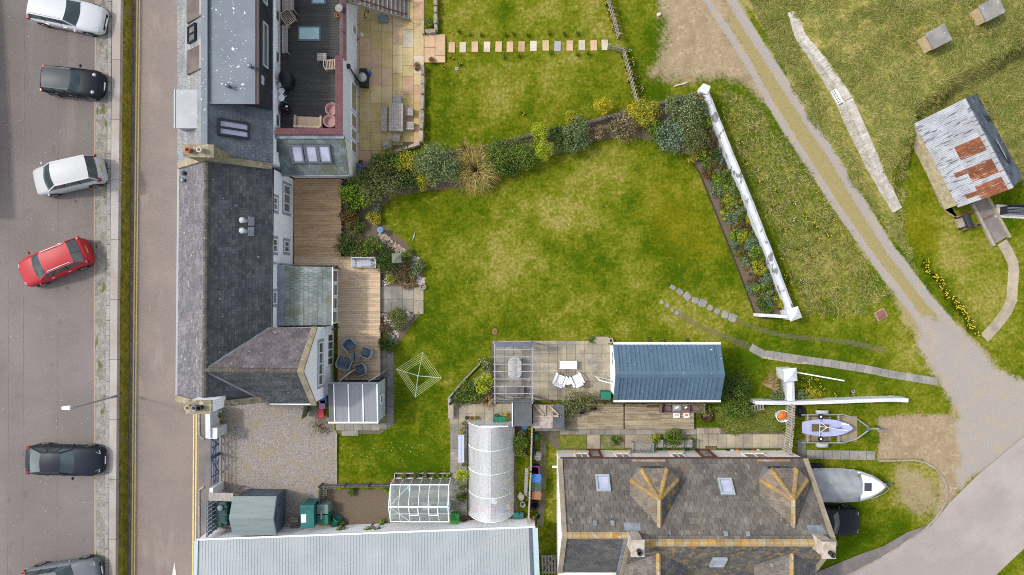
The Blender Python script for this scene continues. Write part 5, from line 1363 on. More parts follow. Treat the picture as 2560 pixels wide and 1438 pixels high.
# grey paving behind the house and round the garden room
m_gslab = mat('grey_slab', c(160, 154, 143), .9, c(140, 136, 127), 1.2, .18, .14, .25, 40, stains=((c(110, 112, 96), 1.1, .56, .7, .5), (c(196, 190, 180), 2.2, .62, .74, .5)))
m_bslab = mat('buff_slab', c(184, 172, 148), .9, c(162, 154, 138), 1.0, .16, .13, .25, 40, stains=((c(128, 126, 118), .7, .52, .68, .65), (c(200, 194, 178), 1.2, .6, .72, .5)))
m_dslab = mat('dark_slab', c(136, 132, 128), .9, c(118, 116, 112), 1.1, .15, .12, .25, 40, stains=((c(150, 142, 118), .9, .58, .72, .4),))
gp = tag(thing('garden_path', None, None, tuple(W(970, 980, 0)), absolute=True), kind='structure')
base_sheet(gp, 'bedding', m_joint, [(950, 715), (1060, 720), (1056, 783), (950, 785)], .012)
slabs(gp, 'paving_slab', m_gslab, 952, 1034, 716, 781, 27, 32, .05, inside=None)
slabs(gp, 'paving_slab', m_bslab, 1034, 1059, 718, 786, 25, 34, .05)
base_sheet(gp, 'bedding', m_joint, [(950, 880), (986, 880), (986, 1062), (950, 1085), (842, 1085), (838, 1056), (945, 1056)], .012)
slabs(gp, 'paving_slab', m_dslab, 951, 967, 876, 944, 16, 34, .05)
slabs(gp, 'paving_slab', m_dslab, 967, 984, 880, 1062, 17, 45, .05)
slabs(gp, 'paving_slab', m_gslab, 840, 950, 1060, 1076, 22, 16, .05)
slabs(gp, 'paving_slab', m_gslab, 854, 896, 1076, 1090, 20, 14, .05)
slabs(gp, 'paving_slab', m_dslab, 950, 967, 1058, 1072, 17, 14, .05)
# slab patio by the summer house
sp_ = tag(thing('slab_patio', None, None, tuple(W(1400, 930, 0)), absolute=True), kind='structure')
base_sheet(sp_, 'bedding', m_joint, [(1228, 852), (1530, 852), (1530, 1003), (1236, 1003)], .012)
slabs(sp_, 'paving_slab', m_bslab, 1328, 1527, 861, 1001, 22, 22, .05)
slabs(sp_, 'paving_slab', m_gslab, 1240, 1328, 861, 1001, 22, 22, .05)
slabs(sp_, 'paving_slab', m_bslab, 1232, 1484, 852, 861, 22, 9, .05)
slabs(sp_, 'paving_slab', m_bslab, 1482, 1522, 842, 861, 40, 19, .055)
# paving round the polytunnel
ps_ = tag(thing('polytunnel_path', None, None, tuple(W(1140, 1150, 0)), absolute=True), kind='structure')
PP = [(1124, 1010), (1326, 1004), (1326, 1062), (1168, 1062), (1168, 1310), (1128, 1310)]
base_sheet(ps_, 'bedding', m_joint, PP, .012)
slabs(ps_, 'paving_slab', m_bslab, 1124, 1300, 1010, 1060, 22, 24, .05)
slabs(ps_, 'paving_slab', m_gslab, 1126, 1168, 1060, 1305, 21, 31, .05)
# car tracks of slabs across the lawn
tr_ = tag(thing('slab_track', None, None, tuple(W(2050, 880, 0)), absolute=True), kind='structure')
def slab_line(parent, pts, n, l, w, m, z=.03, name='paving_slab', irr=0.0, rot90=False):
 P = [W(a, b_, 0) for a, b_ in pts]
 seg = [(q - p).length for p, q in zip(P, P[1:])]
 tot = sum(seg)
 for i in range(n):
  s = (i + .5) / n * tot; k = 0
  while k < len(seg) - 1 and s > seg[k]: s -= seg[k]; k += 1
  p = P[k].lerp(P[k + 1], s / seg[k]); d = P[k + 1] - P[k]; ang = math.atan2(d.y, d.x)
  ll, ww = l * rng.uniform(1 - irr, 1 + irr * .4), w * rng.uniform(1 - irr, 1 + irr)
  if irr:
   b = MB(); rock(b, p.x + rng.uniform(-.05, .05), p.y + rng.uniform(-.05, .05), 0, ll, ww, z + .01, ang + rng.uniform(-.3, .3)); b.obj(name, m, parent)
  else: piece(parent, name, m, p.x, p.y, z - .05, round(ll, 2), round(ww, 2), .05, ang, .006)
m_flag = mat('flagstone', c(160, 156, 150), .9, c(142, 138, 134), 1.4, .15, .12, .3, 40, stains=((c(184, 178, 166), 2, .6, .72, .5),))
slab_line(tr_, [(1876, 868), (1905, 884), (1990, 897), (2070, 908), (2160, 922), (2230, 936), (2345, 955)], 23, .52, .50, m_flag)
slab_line(tr_, [(1905, 893), (1990, 906), (2018, 908)], 8, .34, .16, MATS['buff_kerb'], .03)
slab_line(tr_, [(1675, 712), (1700, 728), (1730, 746), (1765, 764), (1805, 785), (1842, 800)], 9, .50, .42, m_flag, irr=.3, name='flagstone')
slab_line(tr_, [(1648, 752), (1668, 765), (1682, 775), (1700, 788)], 4, .32, .28, m_flag, irr=.3, name='flagstone')
# neighbour's paths, deck and boat hard-standing
np_ = tag(thing('back_path', None, None, tuple(W(1600, 1085, 0)), absolute=True), kind='structure')
base_sheet(np_, 'bedding', m_joint, [(1335, 1068), (1965, 1068), (1975, 1122), (1385, 1122)], .010)
slabs(np_, 'paving_slab', m_gslab, 1400, 1742, 1073, 1087, 40, 14, .05)
for (x0, y0, x1, y1, dx, dy) in ((1468, 1087, 1500, 1122, 32, 35), (1562, 1087, 1630, 1120, 34, 33), (1742, 1071, 1802, 1085, 20, 14), (1742, 1086, 1772, 1122, 15, 36), (1773, 1086, 1968, 1120, 22, 34)):
 slabs(np_, 'paving_slab', m_bslab, x0, x1, y0, y1, dx, dy, .05)
for (a, e, d, f) in ((1400, 1466, 1089, 1120), (1502, 1560, 1089, 1122), (1632, 1740, 1089, 1122)):
 b = MB(); b.slab([W(x, y_, .035) for x, y_ in ((a, d), (e, d), (e, f), (a, f))], .02)
 b.obj('planting_square', mat('weedy_grass', c(104, 118, 28), .95, c(140, 136, 60), 3, .35, 0, .6, 25) if a == 1400 else mat('weedy_gravel', c(150, 138, 116), .95, c(110, 118, 48), 1.6, .35, 0, .5, 25), np_)
slab_line(np_, [(1357, 1100), (1358, 1180), (1355, 1250), (1350, 1315)], 12, .46, .42, mat('mossy_path_slab', c(132, 124, 106), .95, c(112, 110, 78), 1.5, .2, .1), .04)
nd = thing('weathered_deck', 'grey brown weathered timber deck in two sections below the blue roofed summer house', 'deck', tuple(W(1570, 1040, 0)), absolute=True)
m_wdk = mat('weathered_decking', c(182, 168, 142), .85, c(152, 136, 110), .9, .2, .15, .25, 25, stretch=(1, 8, 1), stains=((c(110, 94, 70), .6, .52, .7, .5), (c(190, 180, 158), 1.4, .62, .75, .4)))
y = 1012
while y < 1069:
 for a, e in ((1411, 1470), (1470.5, 1559), (1562, 1650), (1650.5, 1735)):
  p0, p1 = W(a, y, .2), W(e, y + 4.6, .2)
  piece(nd, 'deck_board', m_wdk, (p0.x + p1.x) / 2, (p0.y + p1.y) / 2, .17 + (.0 if a < 1560 else .04), p1.x - p0.x, .118, .03)
 y += 5.1
b = MB(); p0, p1 = W(1412, 1068, .1), W(1734, 1012, .1); b.prism([(p0.x, p0.y), (p1.x, p0.y), (p1.x, p1.y), (p0.x, p1.y)], 0, .16); b.obj('deck_frame', MATS['deep_brown'], nd)
bs = tag(thing('boat_path', None, None, tuple(W(2100, 1137, 0)), absolute=True), kind='structure')
slab_line(bs, [(2016, 1136), (2188, 1139)], 8, .52, .58, m_flag)
slab_line(bs, [(2004, 1100), (2004, 1144)], 2, .55, .55, m_dslab)
p = W(2080, 1072, .02)
MB().box(p.x - .9, p.y, .03, 1.6, 1.55, .05).box(p.x + .95, p.y, .03, 1.3, 1.62, .05).obj('plywood_sheet', mat('plywood', c(170, 154, 130), .85, c(150, 136, 112), 1.5, .12, .1), bs)
# curving slab path and ramp by the bothy
cp_ = tag(thing('curved_path', None, None, tuple(W(2510, 700, 0)), absolute=True), kind='structure')
pts = [(2150 + a / 2.995, 380 + e / 2.995) for a, e in ((1065, 680), (1100, 735), (1140, 820), (1150, 880), (1145, 965), (1140, 1030), (1135, 1110), (1100, 1190), (1045, 1265), (1000, 1320), (935, 1390))]
slab_line(cp_, pts, 13, .62, .68, mat('path_flag', c(186, 172, 150), .9, c(164, 152, 134), 1.6, .15, .12, .2, 40), .035)
rp = tag(thing('concrete_ramp', None, None, tuple(W(2475, 560, 0)), absolute=True), kind='structure')
MB().slab([W(2430, 508, .06), W(2468, 492, .06), W(2522, 590, .06), W(2486, 610, .06)], .1).obj('ramp', mat('ramp_concrete', c(136, 128, 124), .9, c(152, 144, 138), 1.5, .2, 0, .3, 40, stains=((c(200, 196, 186), 6, .7, .74, .7),)), rp)
for a, e in (((2430, 510), (2484, 615)), ((2468, 492), (2524, 594))):
 MB().bar(W(*a, .1), W(*e, .1), .16, .2).obj('ramp_kerb', mat('ramp_kerb', c(178, 166, 148), .9, c(160, 148, 130), 2, .2, .05), rp)
MB().bar(W(2452, 552, .075), W(2482, 538, .075), .12, .02).obj('drain_bar', mat('rust_bar', c(132, 96, 78), .8), rp)
# ------------------------------------------------------------------ walls
m_wwall = mat('white_painted_wall', c(214, 217, 223, .74), .85, c(200, 203, 210, .74), 1.2, .06, 0, .2, 30, stains=((c(92, 86, 82), 1.7, .57, .66, .8, (1.5, .8, 1)), (c(176, 174, 170), 1.2, .56, .75, .4)))
m_wcap = mat('white_masonry', c(222, 224, 228, .76), .8, c(208, 211, 216, .76), 1.2, .05, 0, .1, 30)
def round_wall(parent, pts, h, t, m, name='wall', rnd=True):
 P = [W(a, b_, h) for a, b_ in pts]
 prof = [(-.5, 0), (-.5, .82), (-.36, .94), (0, 1.0), (.36, .94), (.5, .82), (.5, 0)] if rnd else [(-.5, 0), (-.5, 1), (.5, 1), (.5, 0)]
 b = MB(); n = len(prof)
 for i, p in enumerate(P):
  d = (P[min(i + 1, len(P) - 1)] - P[max(0, i - 1)]); d.z = 0; d.normalize(); r = V3((d.y, -d.x, 0))
  b.v += [(p.x + r.x * a * t, p.y + r.y * a * t, z * h) for a, z in prof]
 for i in range(len(P) - 1):
  for k in range(n - 1):
   a = i * n + k; b.f.append((a, a + 1, a + n + 1, a + n))
 b.f.append(tuple(range(n))); b.f.append(tuple(reversed(range((len(P) - 1) * n, len(P) * n))))
 return b.obj(name, m, parent)
def dens(pts, k=6, wob_=.4):
 out = []
 for (x0, y0), (x1, y1) in zip(pts, pts[1:]):
  out += [(x0 + (x1 - x0) * i / k + rng.uniform(-wob_, wob_), y0 + (y1 - y0) * i / k + rng.uniform(-wob_, wob_)) for i in range(k)]
 return out + [pts[-1]]
gw = thing('garden_wall', 'white painted round topped wall with black stains, ending in a capped pillar', 'wall', tuple(W(1880, 510, 0)), absolute=True)
round_wall(gw, dens([(1764, 219), (1787, 280), (1815, 350), (1845, 425), (1880, 510), (1903, 570), (1945, 680), (1981, 775)]), 1.15, .44, m_wwall)
p = W(1764, 222, 1.25); MB().box(p.x, p.y, .62, .55, .6, 1.25, -.4).obj('wall_end', m_wcap, gw, bevel=.08)
def pillar(parent, px, py, h, s, m, rz=0.0):
 p = W(px, py, h)
 o = MB().box(p.x, p.y, h / 2 - .1, s, s, h - .2, rz).obj('pillar', m, parent)
 b = MB(); q = [Matrix.Rotation(rz, 3, 'Z') @ V3((a * s * .6, e * s * .6, 0)) for a, e in ((-1, -1), (1, -1), (1, 1), (-1, 1))]
 lo = [V3((p.x, p.y, h - .2)) + x for x in q]
 b.hexa(lo, [x + V3((0, 0, .08)) for x in lo])
 o2 = len(b.v); b.v += [tuple(x + V3((0, 0, .081))) for x in lo] + [(p.x, p.y, h + .12)]
 b.f += [(o2 + i, o2 + (i + 1) % 4, o2 + 4) for i in range(4)]
 b.obj('pillar_cap', m, o)
pillar(gw, 1988, 785, 1.5, .62, m_wcap, .35)
round_wall(gw, [(1897, 788), (1935, 790), (1976, 793)], .95, .2, m_wcap, rnd=False)
yw = thing('boatyard_wall', 'white wall with gate pillar dividing the gardens from the boat standing', 'wall', tuple(W(2050, 1000, 0)), absolute=True)
pillar(yw, 1978, 938, 1.5, .68, m_wcap, .08)
round_wall(yw, [(1979, 952), (1980, 975), (1981, 1003)], 1.1, .5, m_wcap)
round_wall(yw, dens([(1888, 1007), (1930, 1008), (1988, 1008), (2060, 1006), (2140, 1003), (2200, 1001), (2245, 1000)], 5, .3), 1.0, .22, m_wcap, rnd=False)
p = W(2258, 1001, 1.05); MB().box(p.x, p.y, .52, .7, .26, 1.05, -.05).obj('end_pier', m_wcap, yw, bevel=.03)
rail = thing('white_rail', 'thin white timber rail running from the gate pillar over the daffodils', 'rail', tuple(W(2050, 944, 0)), absolute=True)
MB().bar(W(1992, 931, .75), W(2110, 952, .28), .08, .1).obj('rail', M_WPVC, rail)
for t in (.12, .93):
 q = W(1992 + 118 * t, 931 + 21 * t, .7 - .45 * t); MB().box(q.x, q.y, q.z / 2, .07, .07, q.z).obj('post', M_WPVC, rail)
# retaining wall of the mound
rwl = thing('mound_wall', 'white washed old stone retaining wall with a small barred window in the grassy mound', 'wall', tuple(W(2110, 300, 0)), absolute=True)
m_wash = mat('white_washed_stone', c(210, 204, 194, .72), .95, c(188, 181, 170), 3, .2, .10, .5, 16, stains=((c(160, 152, 138), 4, .58, .7, .6, (1.8, .7, 1), .5),))
WPt = [V3((p[0], p[1], 0)) for p in WP]
SUB = 7
for i in range(len(WPt) - 1):
 for s in range(SUB):
  t0, t1 = s / SUB, (s + .96) / SUB
  for r in range(3):
   hA, hB = HWALL[i] + (HWALL[i + 1] - HWALL[i]) * t0 + .12, HWALL[i] + (HWALL[i + 1] - HWALL[i]) * t1 + .12
   off = .5 / SUB if r % 2 else 0
   a, e = WPt[i].lerp(WPt[i + 1], min(1, t0 + off)), WPt[i].lerp(WPt[i + 1], min(1, t1 + off))
   if (e - a).length < .05: continue
   d = (e - a).normalized(); nrm = V3((d.y, -d.x, 0)); nrm = nrm if nrm.x > 0 else -nrm
   z0, z1 = r / 3 + .004, (r + 1) / 3 - .01
   f = lambda p, z, h, k: V3((p.x, p.y, z * h)) + nrm * (.08 * z + k)
   j = rng.uniform(-.012, .012)
   b = MB(); b.hexa([f(a, z0, hA, j), f(e, z0, hB, j), f(e, z0, hB, .45), f(a, z0, hA, .45)], [f(a, z1, hA, j), f(e, z1, hB, j), f(e, z1, hB, .45), f(a, z1, hA, .45)])
   if hA > .2: b.obj("stone", m_wash, rwl)
for i in range(len(WPt) - 1):
 a, e = WPt[i], WPt[i + 1]; d = (e - a).normalized(); nrm = V3((-d.y, d.x, 0)); nrm = nrm if nrm.x > 0 else -nrm
 MB().hexa([a + nrm * .03, e + nrm * .03, e + nrm * .5, a + nrm * .5], [a + nrm * .1 + V3((0, 0, HWALL[i] + .09)), e + nrm * .1 + V3((0, 0, HWALL[i + 1] + .09)), e + nrm * .6 + V3((0, 0, HWALL[i + 1] + .09)), a + nrm * .6 + V3((0, 0, HWALL[i] + .09))]).obj('wall_core', m_wash, rwl)
i = 5; a = WPt[4].lerp(WPt[5], .55); d = (WPt[5] - WPt[4]).normalized(); nrm = V3((d.y, -d.x, 0)); nrm = nrm if nrm.x > 0 else -nrm
window(rwl, a + nrm * .05 + V3((0, 0, .5)), -d if (-d).cross(V3((0, 0, 1))).dot(nrm) < 0 else d, (0, 0, 1), .95, .55, M_WPVC, mat('teal_glass', c(120, 152, 156), .2), cols=5, rows=2, fw=.06, d=.1)
# ------------------------------------------------------------------ fences
def fence(name, label, pts, h, m, pitch=.14, sw=.09, post=1.8, rails=(.3, .8), st=.02, mp=None, both=False, z=0.0, cat='fence'):
 root = thing(name, label, cat, tuple(W(*pts[len(pts) // 2], 0)), absolute=True)
 mp = mp or m
 for (x0, y0), (x1, y1) in zip(pts, pts[1:]):
  a, e = W(x0, y0, h), W(x1, y1, h)
  a.z = e.z = 0
  L_ = (e - a).length; d = (e - a) / L_; ang = math.atan2(d.y, d.x); r = V3((-d.y, d.x, 0))
  for t in rails: MB().bar(a + V3((0, 0, z + h * t)), e + V3((0, 0, z + h * t)), .04, .08).obj('rail', mp, root)
  n = max(1, round(L_ / post))
  for i in range(n + 1):
   p = a.lerp(e, i / n); MB().box(p.x, p.y, z + h * .5, .09, .09, h * 1.02, ang).obj('post', mp, root)
  n = int(L_ / pitch)
  for i in range(n):
   p = a.lerp(e, (i + .5) / n)
   for sg in ((1, -1) if both else (1,)):
    if both and (i % 2 == 0) == (sg > 0): continue
    piece(root, 'picket', m, p.x + r.x * .04 * sg, p.y + r.y * .04 * sg, z + .06, sw, st, h * rng.uniform(.96, 1.0), ang)
 return root
m_fgrey = mat('grey_fence_wood', c(150, 146, 138), .9, c(170, 166, 158), 3, .2, .14, .2, 30)
m_fpale = mat('pale_fence_wood', c(190, 182, 168), .9, c(164, 156, 142), 3, .2, .12, .2, 30)
m_fdark = mat('dark_fence_wood', c(104, 104, 104), .9, c(124, 122, 118), 3, .2, .15, .2, 30)
fence('hedge_fence', 'grey timber fence between the shrub border and the upper lawn', [(960, 396), (1180, 374), (1335, 333), (1455, 308), (1590, 272), (1755, 229)], .75, m_fpale, .16, .10, both=False)
fence('lawn_fence', 'pale picket fence at the far end of the upper lawn, beyond the stepping stones', [(1519, -40), (1528, 10), (1549, 84)], .9, m_fpale, .12, .07, both=True)
fence('lawn_fence', 'pale picket fence with a bent corner between the upper lawn and the sandy track', [(1524, 111), (1562, 121), (1580, 190), (1598, 262)], .9, m_fpale, .12, .07, both=True)
fence('bed_fence', 'low dark slatted fence round the vegetable bed', [(978, 1216), (797, 1218), (796, 1262)], .85, m_fdark, .12, .09)
fence('plot_fence', 'old white topped fence between the polytunnel plot and the row of bins', [(1330, 1062), (1327, 1180), (1321, 1308)], 1.3, m_fpale, .16, .13)
fence('boat_fence', 'weathered timber fence between the back garden and the dinghy trailer', [(1986, 1016), (1983, 1075), (1976, 1142)], 1.5, m_fpale, .15, .12)
fence('trellis_fence', 'mossy timber fence behind the weathered deck', [(1470, 1013), (1560, 1012), (1660, 1012), (1762, 1011)], 1.5, mat('mossy_fence_wood', c(134, 122, 84), .9, c(110, 100, 66), 3, .2, .15), .5, .4, 1.7, (.1, .97))
# log edging of the lawn by the driveway
eg = thing('lawn_edging', 'pale timber edging board between gravel driveway and lawn', 'edging', tuple(W(841, 1150, 0)), absolute=True)
for i in range(4): MB().bar(W(841, 1083 + i * 34, .06), W(841, 1083 + (i + .97) * 34, .06), .07, .12).obj('edging_board', m_fpale, eg)
eg = thing('bed_edging', 'weathered board edging the triangular shrub bed beside the pergola', 'edging', tuple(W(1180, 950, 0)), absolute=True)
for (a, e) in (((1200, 909), (1160, 950)), ((1160, 950), (1121, 996)), ((1121, 997), (1122, 1012))): MB().bar(W(*a, .1), W(*e, .1), .09, .2).obj('edging_board', m_fgrey, eg)
le = tag(thing('lawn_border', None, None, tuple(W(1800, 600, 0)), absolute=True), kind='structure')
lp = [(1715, 386), (1748, 431), (1772, 491), (1800, 561), (1840, 661), (1870, 741), (1888, 789)]
for a, e in zip(lp, lp[1:]): MB().bar(W(*a, .03), W(*e, .03), .05, .1).obj('edging_strip', mat('dark_edging', c(70, 62, 54), .9), le)
# ------------------------------------------------------------------ plants
def leaves(P, Nrm, size, jit=.6, asp=.55):
 """one folded leaf-shaped quad for each point"""
 n = len(P)
 d = nrg.normal(size=(n, 3)); N_ = Nrm + jit * nrg.normal(size=(n, 3)); N_ /= np.linalg.norm(N_, axis=1)[:, None] + 1e-9
 u = np.cross(N_, d); u /= np.linalg.norm(u, axis=1)[:, None] + 1e-9
 w = np.cross(N_, u)
 s = size * nrg.uniform(.6, 1.35, n)[:, None]
 V = np.stack([P - u * s * .5, P + w * s * asp * .5 + N_ * s * .06, P + u * s * .5, P - w * s * asp * .5 + N_ * s * .06], 1).reshape(-1, 3)
 return V, np.arange(4 * n).reshape(-1, 4)
def bush(px, py, r, h, pal, label, leaf=.10, dens_=1.0, ratio=1.0, rot=0.0, name='shrub', cat='shrub', group=None, clumps=None, z=None, flat=.5, lobes=None):
 """shrub seen at (px,py), r = half width in photo pixels, h = height in metres"""
 if 1000 < px < 1760 and 250 < py < 470: py -= 5     # the hedge leans on the fence
 p = W(px, py, h * .6)
 z = ground_z(p.x, p.y) if z is None else z
 root = thing(name, label, cat, (p.x, p.y, z), rot, group)
 R = 1.16 * r / PXM * (1 - h * .6 / CAM_H)
 K = clumps or max(7, int(10 + 16 * R))
 cs, rs = [], []
 for i in range(K):
  a, q = rng.uniform(0, 2 * math.pi), math.sqrt(rng.random()) * .72
  zz = h * (.30 + .45 * math.sqrt(max(0, 1 - q * q)) * rng.uniform(.55, 1.0))
  cs.append((R * q * math.cos(a), R * ratio * q * math.sin(a), zz)); rs.append(R * rng.uniform(.24, .42))
 cs, rs = np.array(cs), np.array(rs)
 n = int(min(6500, dens_ * 12 * R * R * (1 + ratio) / (leaf * leaf)) + 60)
 idx = nrg.integers(0, K, n)
 d = nrg.normal(size=(n, 3)); d[:, 2] = np.abs(d[:, 2]) * 1.0 - .25; d /= np.linalg.norm(d, axis=1)[:, None]
 rad = rs[idx] * nrg.uniform(.55, 1.12, n) * np.where(nrg.random(n) < .10, nrg.uniform(1.1, 1.65, n), 1)
 P = cs[idx] + d * rad[:, None] * np.array([1, 1, min(1.0, flat * 2 * h / (2 * R + .01) + .35)])
 P[:, 2] = np.clip(P[:, 2], .03, h * 1.08)
 V, F = leaves(P, d + np.array([0, 0, .35]), leaf)
 npmesh('foliage', V, F, pal, root)
 b = MB()
 for i in range(min(K, 9)):
  b.tube([(0 + rng.uniform(-.05, .05), rng.uniform(-.05, .05), -.03), tuple(cs[i] * np.array([.5, .5, .55])), tuple(cs[i])], .022 + .012 * h, 5, .006)
 b.obj('stem', M_BARK, root)
 return root
def tuft(px, py, r, h, pal, label, n=220, name='grass_clump', cat='plant', group=None, lean=1.0, width=.018, z=None, droop=.5, dirs=None):
 """fountain of long blades"""
 p = W(px, py, 0.1)
 z = ground_z(p.x, p.y) if z is None else z
 root = thing(name, label, cat, (p.x, p.y, z), 0, group)
 R = r / PXM
 a = nrg.uniform(0, 2 * np.pi, n) if dirs is None else nrg.uniform(dirs[0], dirs[1], n)
 l = nrg.uniform(.55, 1.05, n)
 b0 = np.stack([np.cos(a), np.sin(a), 0 * a], 1) * (R * .35 * nrg.random(n))[:, None]
 dirv = np.stack([np.cos(a), np.sin(a), 0 * a], 1)
 q = nrg.uniform(.25, 1.0, n)[:, None] * lean
 m1_ = b0 + dirv * R * .45 * q + np.array([0, 0, 1]) * (h * .85 * l)[:, None]
 a2_ = a + nrg.normal(0, .4, n)
 tp = b0 + np.stack([np.cos(a2_), np.sin(a2_), 0 * a], 1) * R * 1.0 * q + np.array([0, 0, 1]) * (h * (1.0 - droop * q[:, 0]) * l)[:, None]
 sd_ = np.stack([-np.sin(a), np.cos(a), 0 * a], 1) * width
 V = np.stack([b0 - sd_, b0 + sd_, m1_ + sd_ * .8, m1_ - sd_ * .8, tp + sd_ * .2, tp - sd_ * .2], 1).reshape(-1, 3)
 o = np.arange(n)[:, None] * 6
 F = np.concatenate([o + np.array([0, 1, 2, 3]), o + np.array([3, 2, 4, 5])])
 npmesh('blades', V, F, pal, root)
 return root
M_BARK = mat('bark', c(96, 84, 70), .9, c(120, 106, 90), 6, .2, .1, .4, 40)
LF = {
 'dark': leaf_mat('leaf_dark', c(42, 62, 22), c(86, 110, 42)),
 'olive': leaf_mat('leaf_olive', c(74, 82, 38), c(128, 134, 78)),
 'sage': leaf_mat('leaf_sage', c(66, 86, 44), c(140, 154, 104)),
 'mid': leaf_mat('leaf_mid', c(60, 84, 22), c(116, 138, 48)),
 'bright': leaf_mat('leaf_bright', c(78, 112, 18), c(140, 168, 44)),
 'lime': leaf_mat('leaf_lime', c(120, 140, 16), c(184, 194, 44)),
 'gold': leaf_mat('leaf_gold', c(150, 142, 14), c(206, 190, 44)),
 'goldgreen': leaf_mat('leaf_goldgreen', c(98, 112, 24), c(178, 176, 48), c(216, 186, 50), .12),
 'blue': leaf_mat('leaf_blue', c(70, 94, 68), c(130, 148, 120)),
 'white': leaf_mat('leaf_whiteflower', c(58, 78, 30), c(110, 128, 62), c(212, 206, 186), .16),
 'red': leaf_mat('leaf_red', c(82, 60, 36), c(124, 94, 60), c(104, 112, 50), .25),
 'brown': leaf_mat('leaf_brown', c(108, 88, 58), c(156, 134, 96)),
 'twig': leaf_mat('leaf_twig', c(110, 96, 72), c(150, 136, 106)),
 'heather': leaf_mat('leaf_heather', c(84, 74, 44), c(126, 112, 70), c(140, 110, 104), .15),
 'cone': leaf_mat('leaf_conifer', c(44, 66, 16), c(76, 104, 28)),
 'grasstan': leaf_mat('blade_tan', c(166, 144, 70), c(226, 200, 126), c(140, 140, 60), .15),
 'grassgreen': leaf_mat('blade_green', c(64, 92, 20), c(112, 136, 40)),
 'straw': leaf_mat('blade_straw', c(156, 132, 84), c(208, 182, 132)),
 'flowerbed': leaf_mat('leaf_flowers', c(60, 86, 26), c(116, 138, 50), c(206, 90, 40), .06),
}
# border along the fence, from the annex to the white wall
bush(895, 480, 42, 1.5, LF['bright'], 'bright green leafy shrub at the corner of the deck', .13)
bush(948, 455, 56, 1.9, LF['olive'], 'tall olive brown feathery shrub beside the slated annex', .10, .8)
bush(965, 410, 40, 1.3, LF['mid'], 'green bush below the curved end of the patio wall', .12)
bush(1020, 410, 34, 1.3, LF['goldgreen'], 'yellow green bush between the patio wall and the big rounded shrub', .11)
bush(1022, 455, 36, 1.2, LF['dark'], 'dark low shrub in front of the rounded grey green shrub', .11)
bush(1095, 415, 56, 2.2, LF['sage'], 'large rounded grey green shrub left of the pampas grass', .10, 1.0, 1.0)
bush(1062, 450, 30, 1.3, LF['goldgreen'], 'low yellow green shrub at the foot of the large rounded shrub', .10)
tuft(1190, 428, 62, 1.5, LF['grasstan'], 'big straw coloured pampas grass spilling on the lawn', 1500, 'pampas_grass', 'grass', width=.016, droop=.75)
tuft(1165, 375, 30, 1.6, LF['grasstan'], 'thin straw plumes behind the big pampas grass', 90, 'pampas_grass', 'grass', width=.014)
bush(1250, 395, 46, 1.5, LF['mid'], 'green spreading shrub right of the pampas grass', .11)
bush(1308, 388, 40, 1.6, LF['mid'], 'green shrub next to the golden conifers, darker at its foot', .11)
bush(1275, 420, 30, 1.0, LF['dark'], 'dark shrub at the lawn edge before the golden conifers', .11)
bush(1350, 332, 23, 2.3, LF['lime'], 'golden conifer against the fence, taller of the two', .07, 1.3, name='golden_conifer', cat='conifer')
bush(1357, 378, 27, 1.8, LF['lime'], 'rounded golden conifer on the lawn edge', .07, 1.3, name='golden_conifer', cat='conifer')
bush(1402, 350, 34, 1.5, LF['dark'], 'dark green shrub between the golden conifer and a grey green shrub', .11)
bush(1438, 328, 34, 2.0, LF['sage'], 'grey green shrub with fine leaves against the hedge fence', .09)
bush(1440, 360, 30, 1.7, LF['sage'], 'grey green shrub with fine leaves leaning over the lawn', .09)
bush(1433, 300, 22, 1.5, LF['goldgreen'], 'yellow tipped bush poking over the fence onto the upper lawn', .10)
bush(1508, 272, 22, 1.7, LF['gold'], 'bright yellow bush just beyond the hedge fence', .09, 1.2)
bush(1490, 335, 24, 1.0, LF['brown'], 'brown dry shrub at the fence before the bare shrub', .12, .6)
bush(1538, 330, 22, .9, LF['olive'], 'small pale olive shrub at the top of the lawn', .09)
bush(1562, 318, 40, 1.3, LF['twig'], 'bare twiggy shrub in the bed under the fence', .13, .55)
bush(1612, 290, 38, 1.6, LF['goldgreen'], 'yellow flowering shrub where the picket fence meets the border', .09)
bush(1585, 283, 24, 1.5, LF['gold'], 'yellow flowering sprays reaching over the border fence', .09, .8)
bush(1640, 335, 28, 1.2, LF['mid'], 'fresh green shrub before the blue grey euphorbia', .10)
bush(1682, 345, 44, 1.5, LF['blue'], 'blue grey euphorbia mound at the lawn corner', .13, .9)
bush(1722, 290, 44, 2.0, LF['white'], 'tall white flowered shrub in the far corner of the border', .09, 1.1)
bush(1732, 345, 40, 1.7, LF['olive'], 'rounded olive shrub beside the euphorbia', .08, 1.2)
bush(1690, 270, 30, 1.5, LF['sage'], 'grey leaved shrub against the end of the hedge fence', .10)
bush(1752, 262, 24, 1.2, LF['brown'], 'brown twiggy shrub in the angle of fence and white wall', .10, .7)
bush(1700, 320, 22, 1.4, LF['mid'], 'small leafy shrub between euphorbia and white flowered shrub', .10)
bush(1765, 300, 20, 1.0, LF['bright'], 'bright leafy clump under the stained white wall', .12)
bush(1740, 385, 26, .7, LF['goldgreen'], 'low yellow green cushion at the bend of the lawn edge', .09)
bush(1775, 345, 22, .9, LF['red'], 'russet shrub close to the white wall, next to the olive shrub', .09)
